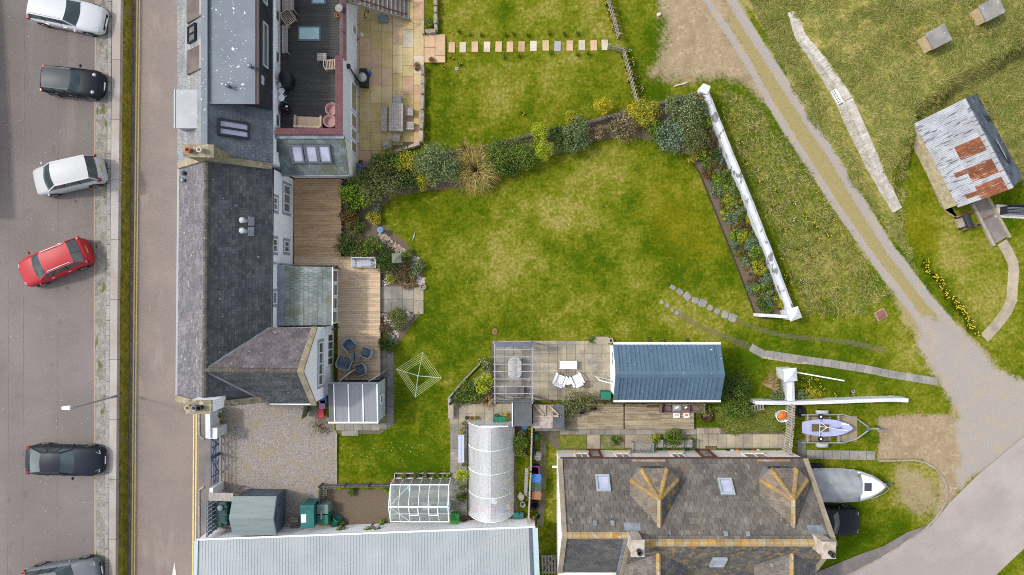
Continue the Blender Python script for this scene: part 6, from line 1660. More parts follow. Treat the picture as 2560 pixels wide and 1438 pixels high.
# herbaceous border under the white wall
wl_ = [(1764, 219), (1787, 280), (1815, 350), (1845, 425), (1880, 510), (1903, 570), (1945, 680), (1981, 775)]
kinds = (('mid', 'low green perennial', .10), ('red', 'russet leaved perennial', .09), ('bright', 'bright green perennial', .11), ('blue', 'grey blue cushion plant', .08), ('goldgreen', 'yellow green perennial', .09), ('sage', 'pale green variegated perennial', .09), ('brown', 'brown dried perennial', .08), ('flowerbed', 'orange flowered perennial', .09), ('dark', 'dark green perennial', .10))
r5 = random.Random(5)
for i in range(115):
 t = (i + r5.random()) / 115
 y = 385 + t * 390
 xr_ = np.interp(y, [q[1] for q in wl_], [q[0] for q in wl_]) - 10
 xl_ = np.interp(y, [q[1] for q in lp], [q[0] for q in lp]) + 12
 f = .14 + .72 * r5.random()
 k = kinds[r5.choice((0, 0, 1, 1, 2, 2, 3, 4, 4, 5, 6, 7, 8))]
 bush(xl_ + (xr_ - xl_) * f - 3, y, r5.uniform(11, 21), r5.uniform(.3, .75) * (1.25 if f > .6 else .8), LF[k[0]], k[1] + (' on the edge', ' in the middle', ' against the wall')[min(2, int((f - .14) / .72 * 3))] + ' of the white wall border, ' + ('by its far corner', 'midway along', 'by its capped pillar')[min(2, int(t * 3))], k[2], .9, name='perennial', cat='plant', group='perennials under the white wall, ' + k[0], clumps=8)
bush(1882, 722, 17, .45, LF['blue'], 'silvery blue grassy cushion near the foot of the border', .07, 1.2, name='blue_fescue', cat='plant')
bush(1835, 612, 11, .4, LF['blue'], 'small round grey cushion at the soil edge of the border', .06, 1.2, name='grey_cushion', cat='plant')
# soil bed between the deck and the lawn
for px, py, r, h, k, lb in ((868, 485, 18, .7, 'olive', 'olive low plant at the deck edge'), (880, 520, 22, .8, 'dark', 'dark leafy clump with white flowers beside the deck'), (873, 550, 26, .9, 'red', 'russet heather like shrub beside the deck'), (893, 565, 20, .6, 'mid', 'green low shrub behind the russet one'), (940, 520, 14, .5, 'blue', 'blue green iris clump at the lawn edge'), (935, 545, 18, .5, 'goldgreen', 'yellow green plant before the blue bird bath'),
       (870, 612, 30, 1.0, 'dark', 'dark spreading shrub overhanging the deck corner'), (895, 625, 24, .9, 'olive', 'olive shrub beside the clipped ball'), (930, 613, 26, 1.2, 'mid', 'rounded clipped green ball shrub in the soil bed'), (963, 650, 32, 1.2, 'cone', 'dense dark green rounded conifer behind the slatted bench'),
       (975, 697, 11, .5, 'lime', 'tiny lime green cushion in the white pebbles'), (1007, 682, 26, .6, 'heather', 'brown green heather mound in the rockery'), (1042, 670, 20, .6, 'sage', 'grey green rockery shrub by the lawn'), (1022, 640, 16, .5, 'mid', 'small green rockery plant by the bird table'), (1020, 702, 20, .45, 'brown', 'dry brown heather at the slab edge'),
       (997, 797, 28, .8, 'olive', 'dense olive shrub in the lower rockery'), (963, 825, 16, .4, 'heather', 'low purple brown heather by the deck edge'), (966, 862, 22, .7, 'cone', 'dark green low shrub at the foot of the rockery')):
 bush(px, py, r, h, LF[k], lb, .08 if k in ('cone', 'heather', 'olive') else .10, 1.1)
# other garden shrubs
bush(1212, 912, 17, 1.0, LF['white'], 'white flowered shrub beside the pergola post', .10)
bush(1210, 955, 26, 1.2, LF['lime'], 'lime green leafy shrub against the pergola', .11)
bush(1178, 980, 30, .9, LF['mid'], 'spreading green shrub in the triangular bed', .11)
bush(1150, 992, 22, .7, LF['dark'], 'dark low shrub at the point of the triangular bed', .10)
tuft(1218, 1003, 20, .6, LF['straw'], 'dry straw grass clump at the pergola corner', 160, 'dry_grass', 'grass')
bush(1155, 1190, 17, 1.0, LF['lime'], 'lime green potted shrub beside the polytunnel', .08, 1.2)
bush(1152, 1245, 12, .5, LF['mid'], 'small potted herb by the polytunnel wall', .08)
bush(1302, 1100, 22, .9, LF['mid'], 'mixed green plants in the raised bed beside the polytunnel', .11)
bush(1300, 1125, 18, .8, LF['flowerbed'], 'leafy plants with orange tips in the raised bed', .10)
bush(1265, 1043, 10, .5, LF['gold'], 'yellow flowering pot plant near the felt roofed hut', .09)
bush(1838, 968, 38, 1.5, LF['dark'], 'dark bushy shrub between the summer house and the gate pillar', .10, 1.0)
bush(1840, 1010, 40, 1.3, LF['mid'], 'green bushy shrub hanging over the white yard wall', .10)
tuft(1905, 960, 40, 1.3, LF['straw'], 'pale dry pampas leaves beside the gate pillar', 150, 'pampas_grass', 'grass', width=.016, dirs=(-.6, 1.1))
bush(1945, 990, 18, .8, LF['sage'], 'grey green shrub inside the gate pillar', .09)
bush(2003, 985, 16, .7, LF['sage'], 'grey shrub under the white rail outside the pillar', .09)
bush(2035, 990, 20, .4, LF['goldgreen'], 'low yellow green plant along the yard wall', .09)
bush(1425, 1012, 36, 1.6, LF['olive'], 'scraggy olive brown climber over the hut and deck corner', .10, .7)
bush(1465, 1003, 26, 1.5, LF['olive'], 'thin olive creeper along the fence by the water butt', .10, .5)
bush(1640, 1098, 14, .6, LF['goldgreen'], 'straggly yellow green weed behind the green bench', .09)
bush(1685, 1095, 24, .8, LF['mid'], 'climbing plant spilling over the green bench', .10)
bush(1540, 1100, 14, .5, LF['mid'], 'weedy clump in the gravel square', .09)
bush(540, 1035, 16, .7, LF['bright'], 'green clump with yellow flowers against the white street wall', .10)
bush(545, 1055, 10, .4, LF['goldgreen'], 'small yellow flowered plant at the wall foot', .09)
bush(768, 1020, 10, .5, LF['mid'], 'small plant by the side gate of the gravel drive', .09)
bush(795, 1068, 22, .6, LF['twig'], 'bare twiggy climber at the corner of the garden room', .10, .3)
for px, py, k in ((860, 1305, 'mid'), (955, 1312, 'bright'), (880, 1228, 'mid'), (975, 1228, 'bright')):
 bush(px, py, 12, .35, LF[k], 'weedy green clump at the edge of the vegetable bed', .08, name='weed_clump', cat='plant', group='weeds of the vegetable bed', clumps=6)
for px in (850, 925, 945): bush(px, 1323, 18, 1.5, LF['mid'], 'thin climber trained along the white shed wall', .08, .35, .35, name='climber', cat='plant', group='climbers on the shed wall', clumps=6)
for i, px in enumerate((1012, 1040, 1065, 1090, 1112)):
 bush(px, 1190, 11, .45, LF[('flowerbed', 'mid', 'white', 'flowerbed', 'bright')[i]], ('orange flowered bedding plant', 'green bedding plant', 'white flowered bedding plant', 'orange tipped bedding plant', 'bright green bedding plant')[i] + ' in the trough behind the greenhouse', .08, name='bedding_plant', cat='plant', clumps=6)
bush(1072, 58, 11, .5, LF['mid'], 'leafy plant with red flower in the corner of the low stone wall', .10)
for px, py in ((1480, 852), (1622, 852), (1652, 855), (1712, 853)): bush(px, py, 9, .4, LF['mid'], 'small green clump along the summer house wall', .08, name='bedding_plant', cat='plant', group='clumps along the summer house', clumps=5)
bush(1760, 1020, 20, .5, LF['bright'], 'long grass clump beside the rusty fire pit', .1, .6)
bush(1965, 1075, 14, .6, LF['mid'], 'leafy weed behind the white sack', .1)
# daffodils: clumps of blades with yellow heads
M_DAF = mat('daffodil_yellow', c(236, 204, 40), .6, None, 1, .05, .15, 0)
M_DAFW = mat('narcissus_white', c(226, 222, 196), .6, None, 1, .05, .1, 0)
_daf = {}
def daffodil(px, py, s=1.0, white=False, label=None, group=None, heads=True):
 p = W(px, py, .2); z = ground_z(p.x, p.y)
 key = (white, heads, rng.randrange(3))
 if key not in _daf:
  n = 34
  a = nrg.uniform(0, 6.28, n); r_ = nrg.uniform(.02, .2, n); hh = nrg.uniform(.18, .36, n)
  b0 = np.stack([np.cos(a) * r_ * .5, np.sin(a) * r_ * .5, 0 * a], 1); tp = np.stack([np.cos(a) * (r_ + .06), np.sin(a) * (r_ + .06), hh], 1)
  sd_ = np.stack([-np.sin(a), np.cos(a), 0 * a], 1) * .012
  V = np.stack([b0 - sd_, b0 + sd_, tp + sd_ * .6, tp - sd_ * .6], 1).reshape(-1, 3)
  root0 = npmesh('blades', V, np.arange(4 * n).reshape(-1, 4), LF['grassgreen'])
  b = MB()
  for i in range(6 if heads else 0):
   an, rr = rng.uniform(0, 6.28), rng.uniform(0, .2); x, y, zz = rr * math.cos(an), rr * math.sin(an), rng.uniform(.26, .38)
   q = [(x + (.042 if k % 2 == 0 else .022) * math.cos(k * math.pi / 6), y + (.042 if k % 2 == 0 else .022) * math.sin(k * math.pi / 6), zz) for k in range(12)]
   o = len(b.v); b.v += q + [(x, y, zz + .02)]; b.f += [(o + k, o + (k + 1) % 12, o + 12) for k in range(12)]
   b.lathe([(.014, 0), (.018, .03)], x, y, 6, zz)
  fo = b.obj('flower_heads', M_DAFW if white else M_DAF) if heads else None
  _daf[key] = (root0.data, fo.data if fo else None)
  bpy.data.objects.remove(root0)
  if fo: bpy.data.objects.remove(fo)
 root = thing('daffodil_clump', label, 'daffodils', (p.x, p.y, z), rng.uniform(0, 6.28), group)
 root.scale = (s, s, s)
 for nm, me in zip(('blades', 'flower_heads'), _daf[key]):
  if me:
   o = bpy.data.objects.new(nm, me); COL.objects.link(o); o.parent = root; o['kind'] = 'stuff'
 return root
L1 = 'daffodil clump in the yellow row by the track'
for i in range(26):
 t = i / 25
 daffodil(2312 + 128 * t + rng.uniform(-7, 7), 658 + 172 * t + rng.uniform(-6, 6), rng.uniform(.9, 1.3), False, L1 + ', ' + ('at its bothy end' if t < .34 else 'at its middle' if t < .67 else 'at its road end'), 'daffodil row by the bothy lawn')
L2 = 'daffodil clump under the picket fence beyond the stepping stones'
for i in range(9): daffodil(1516 + i * 3.0 + rng.uniform(-4, 4), 2 + i * 9, .9, i % 2 == 0, L2, 'daffodils at the far picket fence')
L3 = 'daffodil clump along the bent picket fence by the sandy track'
for i in range(13): daffodil(1562 + i * 2.9 + rng.choice((-9, 12)) + rng.uniform(-4, 4), 130 + i * 10.5, .9, i % 3 == 0, L3, 'daffodils at the bent picket fence')
L4 = 'daffodil clump in the rough strip outside the white wall'
for px, py in ((1828, 300), (1850, 356), (1866, 405), (1893, 425), (1900, 458), (1945, 480), (1935, 520), (1990, 500), (2010, 540), (2030, 560), (1960, 570), (2045, 575), (1985, 556), (1925, 558), (1915, 600), (1955, 645), (1960, 690), (2000, 620), (2065, 590), (1975, 700), (2010, 700), (2060, 750), (1940, 720), (1968, 740), (2030, 640), (2085, 550), (2050, 600)):
 daffodil(px + rng.uniform(-6, 6), py + rng.uniform(-6, 6), rng.uniform(.7, 1.0), rng.random() < .25, L4 + ', ' + ('by its far corner' if py < 470 else 'by its middle' if py < 610 else 'by the capped pillar'), 'daffodils of the rough strip')
L5 = 'daffodil clump under the white rail by the gate pillar'
for px, py in ((2005, 948), (2020, 955), (2030, 946), (2040, 952), (2024, 968), (2050, 964), (2060, 975), (2090, 985), (2130, 978), (2130, 985), (2012, 972)): daffodil(px, py, .85, px > 2120, L5, 'daffodils by the gate pillar')
L6 = 'leafy bulb clump beside the stepping stones'
for px, py in ((1150, 80), (1175, 85), (1205, 88), (1265, 88), (1285, 86), (1322, 88), (1375, 84), (1412, 86), (1445, 84), (1262, 142), (1298, 140), (1378, 132), (1445, 135), (1472, 134)):
 daffodil(px, py, .9, False, L6.replace('beside the', 'on the ' + ('house' if py > 110 else 'stair') + ' side of the').replace('house side', 'hedge side') + (' near the patio' if px < 1280 else ' near the picket fence'), 'bulb clumps beside the stepping stones', False)
L7 = 'small flowering daffodil clump by the pink step slabs'
for px, py in ((1112, 165), (1130, 145), (1150, 160), (1306, 284)): daffodil(px, py, .8, False, L7, 'daffodils on the upper lawn')
# rough grass of the field and verges: countless blades, one object
def blades(name, polys, n, hl, hh, pal, width=.014, flow=2.2, seed=1, avoid=()):
 g = np.random.default_rng(seed)
 xs = np.concatenate([g.uniform(min(p[0] for p in q), max(p[0] for p in q), n * 2) for q in polys]); ys = np.concatenate([g.uniform(min(p[1] for p in q), max(p[1] for p in q), n * 2) for q in polys])
 X, Y = (xs - 1280) / PXM, (719 - ys) / PXM
 keep = np.zeros(len(X), bool)
 for q in polys: keep |= sdist(X, Y, q) > .05
 for q in avoid: keep &= sdist(X, Y, q) < -.02
 keep &= (X > gx[0] + .2) & (X < gx[-1] - .2) & (Y > gy[0] + .2) & (Y < gy[-1] - .2)
 dens2 = vnoise(X, Y, .5, seed + 5) * .6 + vnoise(X, Y, 1.6, seed + 6) * .6
 keep &= g.random(len(X)) < np.clip(dens2 * 1.6 - .25, .05, 1)
 X, Y = X[keep][:n], Y[keep][:n]
 k = len(X)
 ix, iy = np.clip(((X - gx[0]) / STEP).astype(int), 0, len(gx) - 1), np.clip(((Y - gy[0]) / STEP).astype(int), 0, len(gy) - 1)
 Z = GZ[iy, ix] - .03
 a = vnoise(X, Y, 2.6, seed + 7) * 6.28 * flow / 2 + vnoise(X, Y, .45, seed + 8) * 3.4 + g.normal(0, .6, k)
 l = g.uniform(hl, hh, k) * (.5 + vnoise(X, Y, .8, seed + 9))
 b0 = np.stack([X, Y, Z], 1); d = np.stack([np.cos(a), np.sin(a), 0 * a], 1)
 mid_ = b0 + d * (l * .5)[:, None] + np.array([0, 0, 1]) * (l * .36)[:, None]
 tip = b0 + d * (l * 1.0)[:, None] + np.array([0, 0, 1]) * (l * .34)[:, None]
 s = np.stack([-np.sin(a), np.cos(a), 0 * a], 1) * width
 V = np.stack([b0 - s, b0 + s, mid_ + s * .8, mid_ - s * .8, tip + s * .25, tip - s * .25], 1).reshape(-1, 3)
 o = np.arange(k)[:, None] * 6
 F = np.concatenate([o + np.array([0, 1, 2, 3]), o + np.array([3, 2, 4, 5])])
 ob = npmesh(name, V, F, pal, None, 'stuff')
 tag(ob, kind='stuff')
 return ob
BOTHY = [(2280, 300), (2445, 225), (2570, 450), (2390, 560)]
STRAW = leaf_mat('rough_grass_blades', c(118, 136, 46), c(216, 196, 128), c(136, 154, 56), .35)
tag(blades('rough_grass', [[(1875, 0), (1850, -40), (2600, -40), (2600, 520), (2420, 250), (2300, 290), (2250, 520), (2300, 700), (2000, 260)]], 100000, .16, .42, STRAW, .012, seed=3, avoid=(BOTHY, [(1980, 60), (2000, 60), (2130, 270), (2240, 530), (2220, 540), (2080, 300)])), 'long tussocky straw coloured grass over the mound', 'grass')
tag(blades('strip_grass', [STRIP], 12000, .18, .42, leaf_mat('strip_grass_blades', c(74, 104, 24), c(148, 154, 62), c(214, 194, 136), .3), .012, seed=21), 'rough grass strip between the white wall and the track', 'grass')
tag(blades('yard_grass', [[(1770, 1015), (1975, 1018), (1970, 1080), (1800, 1080)], [(2000, 1015), (2200, 1015), (2380, 1000), (2380, 1030), (2200, 1050), (2190, 1125), (2000, 1120)], [(2020, 1155), (2190, 1158), (2300, 1200), (2330, 1290), (2250, 1335), (2070, 1410), (2060, 1250)]], 14000, .10, .28, leaf_mat('yard_grass_blades', c(72, 98, 20), c(136, 146, 44), c(178, 166, 92), .15), .012, seed=41), 'unmown grass round the trailers and back garden', 'grass')
r8 = random.Random(8); b = MB()
for cx_, cy_, n, sp_x, sp_y in ((1000, 1120, 26, 45, 18), (930, 1140, 14, 30, 20), (1090, 1075, 10, 40, 40), (1110, 780, 14, 70, 60), (2180, 800, 14, 120, 60), (1560, 760, 16, 160, 60), (1300, 640, 10, 120, 90)):
 for _ in range(n):
  p = W(r8.gauss(cx_, sp_x), r8.gauss(cy_, sp_y), 0); z = ground_z(p.x, p.y) + .04; s_ = r8.uniform(.008, .022); b.quad((p.x - s_, p.y - s_, z), (p.x + s_, p.y - s_, z), (p.x + s_, p.y + s_, z), (p.x - s_, p.y + s_, z))
tag(b.obj('daisies', M_DAFW), 'white daisies scattered through the mown lawn', 'daisies', None, 'stuff')
# ------------------------------------------------------------------ furniture and small things
m_slatw = mat('silvered_teak', c(178, 172, 166), .85, c(156, 150, 144), 2.5, .18, .12, .2, 30, stretch=(1, 5, 1))
m_slatx = mat('silvered_teak_x', c(178, 172, 166), .85, c(156, 150, 144), 2.5, .18, .12, .2, 30, stretch=(5, 1, 1))
m_paintb = mat('pale_blue_paint', c(198, 204, 220), .7, None, 1, .06, .05)
m_beige = mat('beige_wicker', c(204, 184, 164), .8, c(190, 168, 148), 6, .15, .05, .2, 60)
m_pink = mat('pink_plastic', c(186, 146, 142), .7, c(176, 136, 132), 2, .05, .03)
m_greyf = mat('slate_cushion', c(104, 118, 136), .9, c(92, 106, 124), 3, .12, .04)
m_shell = mat('pale_grey_shell', c(160, 164, 170), .6)
m_blackp = mat('black_cover', c(34, 36, 42), .6, c(46, 48, 54), 2, .1, 0)
m_lilac = mat('mauve_wicker', c(142, 118, 118), .8, c(124, 102, 104), 5, .15, .06)
m_dgreen = mat('green_plastic', c(40, 128, 104), .5, c(34, 112, 92), 2, .08, .05)
m_tank = mat('dark_green_tank', c(52, 84, 82), .5, c(44, 72, 72), 2, .1, 0)
m_steel = mat('galvanised', c(190, 196, 198), .4, c(170, 176, 178), 3, .1, .04, .05, 30, metal=.4)
m_rubber = mat('tyre_rubber', c(38, 38, 40), .8, None, 1, .1, 0)
m_alu = mat('alloy_rim', c(170, 172, 176), .35, metal=.7)
def legs(root, w, d, h, m, t=.05, inset=.04):
 for sx in (-1, 1):
  for sy in (-1, 1): MB().box(sx * (w / 2 - inset), sy * (d / 2 - inset), h / 2, t, t, h).obj('leg', m, root)
def table(name, label, px, py, h, w, d, rz, m, n=6, z=0.0, cat='table', axis='x', hh=None):
 """slatted rectangular table, bench or stool top, h = top height"""
 r = tpx(name, label, cat, px, py, z + h, rz, None, z)
 for i in range(n):
  if axis == 'x': piece(r, 'slat', m, 0, -d / 2 + (i + .5) * d / n, h - .035, w, d / n - .008, .035)
  else: piece(r, 'slat', m, -w / 2 + (i + .5) * w / n, 0, h - .035, w / n - .008, d, .035)
 MB().box(0, 0, h - .07, w * .86, d * .8, .05).obj('frame', m, r)
 legs(r, w, d, h - .05, m)
 return r
def slat_bench(label, px, py, w, d, rz, m, mf=None, z=0.0, n=6, name='garden_bench', arms=True, back=True, cuts=None):
 r = tpx(name, label, 'bench', px, py, z + .45, rz, None, z)
 mf = mf or m
 for i in range(n): piece(r, 'seat_slat', m, 0, -d / 2 + .1 + (i + .5) * (d - .12) / n, .42, w - .1, (d - .12) / n - .014, .025)
 if back:
  for i in range(int(w / .09)):
   MB().box(-w / 2 + .1 + i * .09, d / 2 + .03, .68, .035, .022, .44, 0, 0, -.15).obj('back_slat', m, r)
  MB().bar((-w / 2, d / 2 + .07, .92), (w / 2, d / 2 + .07, .92), .05, .06).obj('back_rail', m, r)
 for x in (cuts or (-w / 2 + .02, w / 2 - .02)):
  MB().box(x, d / 2, .46, .06, .06, .92).obj('leg', mf, r); MB().box(x, -d / 2 + .04, .32, .06, .06, .64).obj('leg', mf, r)
  if arms: MB().bar((x, -d / 2, .66), (x, d / 2 + .02, .68), .07, .04).obj('armrest', mf, r)
 MB().bar((-w / 2, -d / 2 + .06, .38), (w / 2, -d / 2 + .06, .38), .04, .07).obj('frame', mf, r)
 return r
# deck furniture
slat_bench('pale blue slatted bench on the timber deck', 911, 659, 1.5, .55, -.02, m_paintb, z=DZ)
rt = tpx('round_table', 'round grey slatted low table between the four cushioned chairs', 'table', 886, 893, DZ + .55, 0, None, DZ)
for i in range(9):
 x = -.27 + i * .0675; l = 2 * math.sqrt(max(.02, .32 ** 2 - x * x)); piece(rt, 'slat', m_shell, x, 0, .5, .06, l, .03)
MB().lathe([(.31, .46), (.33, .46), (.33, .53), (.31, .53)], n=24).obj('rim', m_shell, rt)
for k in range(3): MB().tube([(.24 * math.cos(k * 2.1), .24 * math.sin(k * 2.1), .48), (.3 * math.cos(k * 2.1), .3 * math.sin(k * 2.1), 0)], .02, 6).obj('leg', m_shell, rt)
def tub_chair(label, px, py, rz, w=.78, z=DZ):
 r = tpx('cushioned_chair', label, 'chair', px, py, z + .5, rz, 'cushioned chairs on the deck', z)
 b = MB()   # curved shell: back towards +y
 pts = [(-w / 2, -.36), (-w / 2, .18), (-w / 2 + .14, .36), (0, .40), (w / 2 - .14, .36), (w / 2, .18), (w / 2, -.36)]
 for (x0, y0), (x1, y1) in zip(pts, pts[1:]):
  t = .07
  hA, hB = (.58 + .14 * (y0 > .1)), (.58 + .14 * (y1 > .1))
  b.hexa([(x0 * .84, y0 * .84, .2), (x0 * .94, y0 * .94, .2), (x1 * .94, y1 * .94, .2), (x1 * .84, y1 * .84, .2)], [(x0 - t * .8 * np.sign(x0), y0 - .07 * (y0 > .3), hA), (x0, y0, hA), (x1, y1, hB), (x1 - t * .8 * np.sign(x1), y1 - .07 * (y1 > .3), hB)])
 b.obj('shell', m_shell, r)
 MB().box(0, -.03, .33, w - .16, .66, .2).obj('seat_cushion', m_greyf, r, bevel=.05)
 MB().box(0, .25, .52, w - .2, .16, .36, 0, 0, -.2).obj('back_cushion', m_greyf, r, bevel=.06)
 legs(r, w * .8, .6, .22, m_shell, .04)
 return r
tub_chair('slate cushioned chair nearest the house wing window', 872, 861, math.radians(42))
tub_chair('slate cushioned chair on the lawn side of the round table', 917, 882, math.radians(-112), .7)
tub_chair('wide slate cushioned chair beside the white wing wall', 860, 909, math.radians(160), .95)
tub_chair('slate cushioned chair facing the garden room doors', 902, 924, math.radians(-73))
# sandstone patio furniture
table('picnic_table', 'long silvered plank table on the sandstone patio', 990, 293, .75, .88, 1.75, -.02, m_slatw, 6, axis='y')
table('plank_bench', 'long silvered plank bench beside the picnic table', 960, 297, .45, .38, 1.6, -.02, m_slatw, 3, axis='y', cat='bench')
for px, py, rz, lb in ((994, 249, 0, 'stool at the head of the picnic table'), (1023, 279, -.03, 'upper stool on the wall side of the picnic table'), (1025, 314, -.02, 'lower stool on the wall side of the picnic table'), (990, 344, -.12, 'stool at the foot of the picnic table'), (966, 362, .42, 'turned stool by the curved patio wall')):
 table('stool', 'square silvered ' + lb, px, py, .45, .48, .5, rz, m_slatx if py < 260 else m_slatw, 4, cat='stool')
bq = tpx('gas_barbecue', 'black and steel gas barbecue with a blue gas bottle against the terrace wall', 'barbecue', 906, 192, .95, -.06)
MB().box(0, 0, .45, .5, .95, .8).obj('cabinet', m_blackp, bq); MB().lathe([(.3, 0), (.3, .12), (.24, .22), (.1, .28)], 0, -.03, 16, .85, .9, 1.05).obj('lid', mat('bbq_lid', c(196, 196, 196), .35, metal=.5), bq, True)
MB().box(.0, .42, .86, .48, .26, .04).obj('side_shelf', m_blackp, bq); MB().box(.02, -.44, .86, .46, .24, .04).obj('side_shelf', m_blackp, bq)
for y in (-.35, .35): MB().tube([(.2, y, .08), (.26, y, .08)], .08, 10).obj('wheel', m_rubber, bq)
gb = tpx('gas_bottle', 'round blue gas bottle behind the barbecue', 'gas bottle', 919, 178, .6)
MB().lathe([(.14, 0), (.16, .1), (.16, .42), (.1, .54), (.05, .56)], n=14).obj('body', mat('gas_blue', c(52, 104, 160), .5), gb, True); MB().lathe([(.07, 0), (.07, .1)], 0, 0, 10, .56).obj('valve', m_steel, gb)
def pot(label, px, py, r, h, m, soil=None, plant=None, z=0.0, name='plant_pot', group=None):
 o = tpx(name, label, 'pot', px, py, z + h, 0, group, z)
 MB().lathe([(r * .7, 0), (r * .92, h * .82), (r, h * .82), (r, h), (r * .84, h), (r * .8, h * .86)], n=16).obj('pot', m, o)
 MB().lathe([(r * .8, 0), (.001, .012)], 0, 0, 12, h * .85).obj('soil', soil or MATS['deep_brown'], o)
 if plant:
  n = 60; P = nrg.normal(size=(n, 3)) * np.array([r * .45, r * .45, .05]) + np.array([0, 0, h + .06])
  V, F = leaves(P, np.tile([0, 0, 1.0], (n, 1)), .07); npmesh('foliage', V, F, LF[plant], o)
 return o
pot('large terracotta pot beside the stone wall corner', 1043, 163, .2, .35, M_TERRA, None, 'olive')
pot('terracotta pot on the pink step slabs', 1079, 149, .18, .32, M_TERRA, None, 'mid')
pot('small brown pot below the large terracotta pot', 1040, 173, .09, .2, mat('brown_pot', c(120, 80, 56), .8))
MB_ = tpx('drain_cover', 'small grey square drain cover in the upper lawn', 'drain cover', 1142, 172, .03); MB().box(0, 0, .02, .2, .2, .04).obj('cover', M_GREYS, MB_); MB().box(0, 0, .043, .12, .02, .006).obj('grip', M_BLACKF, MB_)
for px, py, m, lb in ((893, 97, mat('red_rubber', c(170, 36, 32), .5), 'pair of red clogs by the terrace door'), (904, 86, M_WPVC, 'pair of white shoes by the terrace door')):
 o = tpx('shoes', lb, 'shoes', px, py, .08, .6)
 for s in (-1, 1): MB().ell(0, s * .07, .05, .13, .05, .05, 8, 5).obj('shoe', m, o, True)
bk = tpx('bicycle', 'bicycle parked under the outside stair, one wheel showing', 'bicycle', 916, 32, .4, 1.2)
for x in (0, 1.0):
 wh = MB().tube([(x + .33 * math.cos(a * .3142), 0, .34 + .33 * math.sin(a * .3142)) for a in range(21)], .022, 6).obj('wheel', m_rubber, bk); MB().tube([(x, -.05, .34), (x, .05, .34)], .03, 6).obj('hub', m_steel, wh)
MB().tube([(0, 0, .34), (.42, 0, .3), (.35, 0, .8), (.85, 0, .8), (.42, 0, .3)], .018, 6).tube([(.85, 0, .85), (1.0, 0, .34)], .018, 6).obj('frame', m_blackp, bk)
MB().box(.33, 0, .86, .25, .12, .05).obj('saddle', m_blackp, bk); MB().tube([(.85, -.28, .98), (.85, .28, .98)], .014, 6).obj('handlebar', m_blackp, bk)
ub = tpx('utility_box', 'grey green box under the foot of the outside stair', 'box', 957, 46, .4, 0); MB().box(0, 0, .2, .6, .4, .4).obj('body', MATS['green_grey_felt'], ub, bevel=.02); MB().box(0, 0, .415, .64, .44, .03).obj('lid', MATS['green_grey_felt'], ub)
for px, py, m, lb, sz in ((899, 418, mat('crate_blue', c(44, 104, 172), .5), 'blue plastic recycling box at the corner of the annex', (.45, .4, .4)), (917, 411, mat('bag_mauve', c(176, 120, 176), .6), 'mauve bag crumpled beside the blue box', (.55, .35, .25))):
 o = tpx('storage_box', lb, 'box', px, py, .35, -.1)
 b = MB(); x, y, z_ = [q / 2 for q in sz]; b.hexa([(-x * .85, -y * .85, 0), (x * .85, -y * .85, 0), (x * .85, y * .85, 0), (-x * .85, y * .85, 0)], [(-x, -y, 2 * z_), (x, -y, 2 * z_), (x, y, 2 * z_), (-x, y, 2 * z_)]); b.obj('body', m, o, bevel=.03); MB().box(0, 0, 2 * z_ + .01, sz[0] * 1.04, sz[1] * 1.04, .03).obj('rim', m, o)
bx_ = tpx('black_bucket', 'black bucket of tools behind the blue box', 'bucket', 901, 405, .35); MB().lathe([(.1, 0), (.14, .3), (.12, .3), (.09, .03)], n=14).obj('bucket', m_blackp, bx_); MB().tube([(-.13, 0, .3), (0, .1, .4), (.13, 0, .3)], .008, 5).obj('handle', m_steel, bx_)
# roof terrace furniture
def slat_chair(label, px, py, rz):
 r = tpx('slatted_armchair', label, 'chair', px, py, TZ + .5, rz, None, TZ)
 for i in range(6): piece(r, 'seat_slat', m_beige, -.24 + i * .096, -.02, .42, .05, .56, .025)
 MB().bar((-.3, -.3, .41), (.3, -.3, .41), .05, .06).obj('seat_rail', m_beige, r)
 b = [(-.34, -.3, .62), (-.34, .12, .66), (-.2, .34, .78), (.2, .34, .78), (.34, .12, .66), (.34, -.3, .62)]
 MB().tube(b, .03, 6).obj('arm_hoop', m_beige, r)
 for i in range(7): MB().tube([(-.21 + i * .07, .27, .43), (-.23 + i * .077, .34, .76)], .012, 5).obj('back_slat', m_beige, r)
 legs(r, .66, .6, .45, m_beige, .045)
slat_chair('beige slatted armchair turned beside the wall bench on the terrace', 721, 45, math.radians(38))
slat_chair('beige slatted armchair against the burgundy parapet', 825, 162, math.radians(183))
table('side_table', 'small square weathered table beside the parapet armchair', 804, 142, .45, .55, .45, 0, m_slatx, 4, TZ)
table('wall_bench', 'long weathered plank bench along the house wall of the terrace', 712, 97, .45, .36, 1.65, 0, m_slatw, 3, TZ, 'bench', 'y')
table('terrace_table', 'large weathered oval table at the house wall of the terrace', 720, 2, .74, .7, 1.1, 0, m_slatw, 6, TZ, 'table', 'y')
ot = tpx('stool_table', 'small round white terrace table by the stair head', 'table', 847, 20, TZ + .5, 0, None, TZ)
MB().lathe([(.2, .46), (.22, .48), (.22, .5), (.2, .5)], n=20).obj('top', m_slatw, ot); MB().lathe([(.16, 0), (.03, .04), (.03, .46)], n=12).obj('pedestal', m_slatw, ot)
pot('orange glazed pot on the terrace', 843, 36, .17, .3, mat('orange_pot', c(186, 104, 50), .6), None, 'brown', TZ)
cv_ = tpx('covered_barbecue', 'barbecue under a black fitted cover by the house wall', 'barbecue', 711, 193, TZ + .9, .1, None, TZ)
MB().lathe([(.42, .0), (.46, .5), (.44, .85), (.3, 1.0), (.05, 1.04)], 0, 0, 14, 0, .85, 1.1).obj('cover', m_blackp, cv_, True); MB().box(.02, -.42, .5, .5, .3, .9).obj('cover_skirt', m_blackp, cv_, bevel=.08)
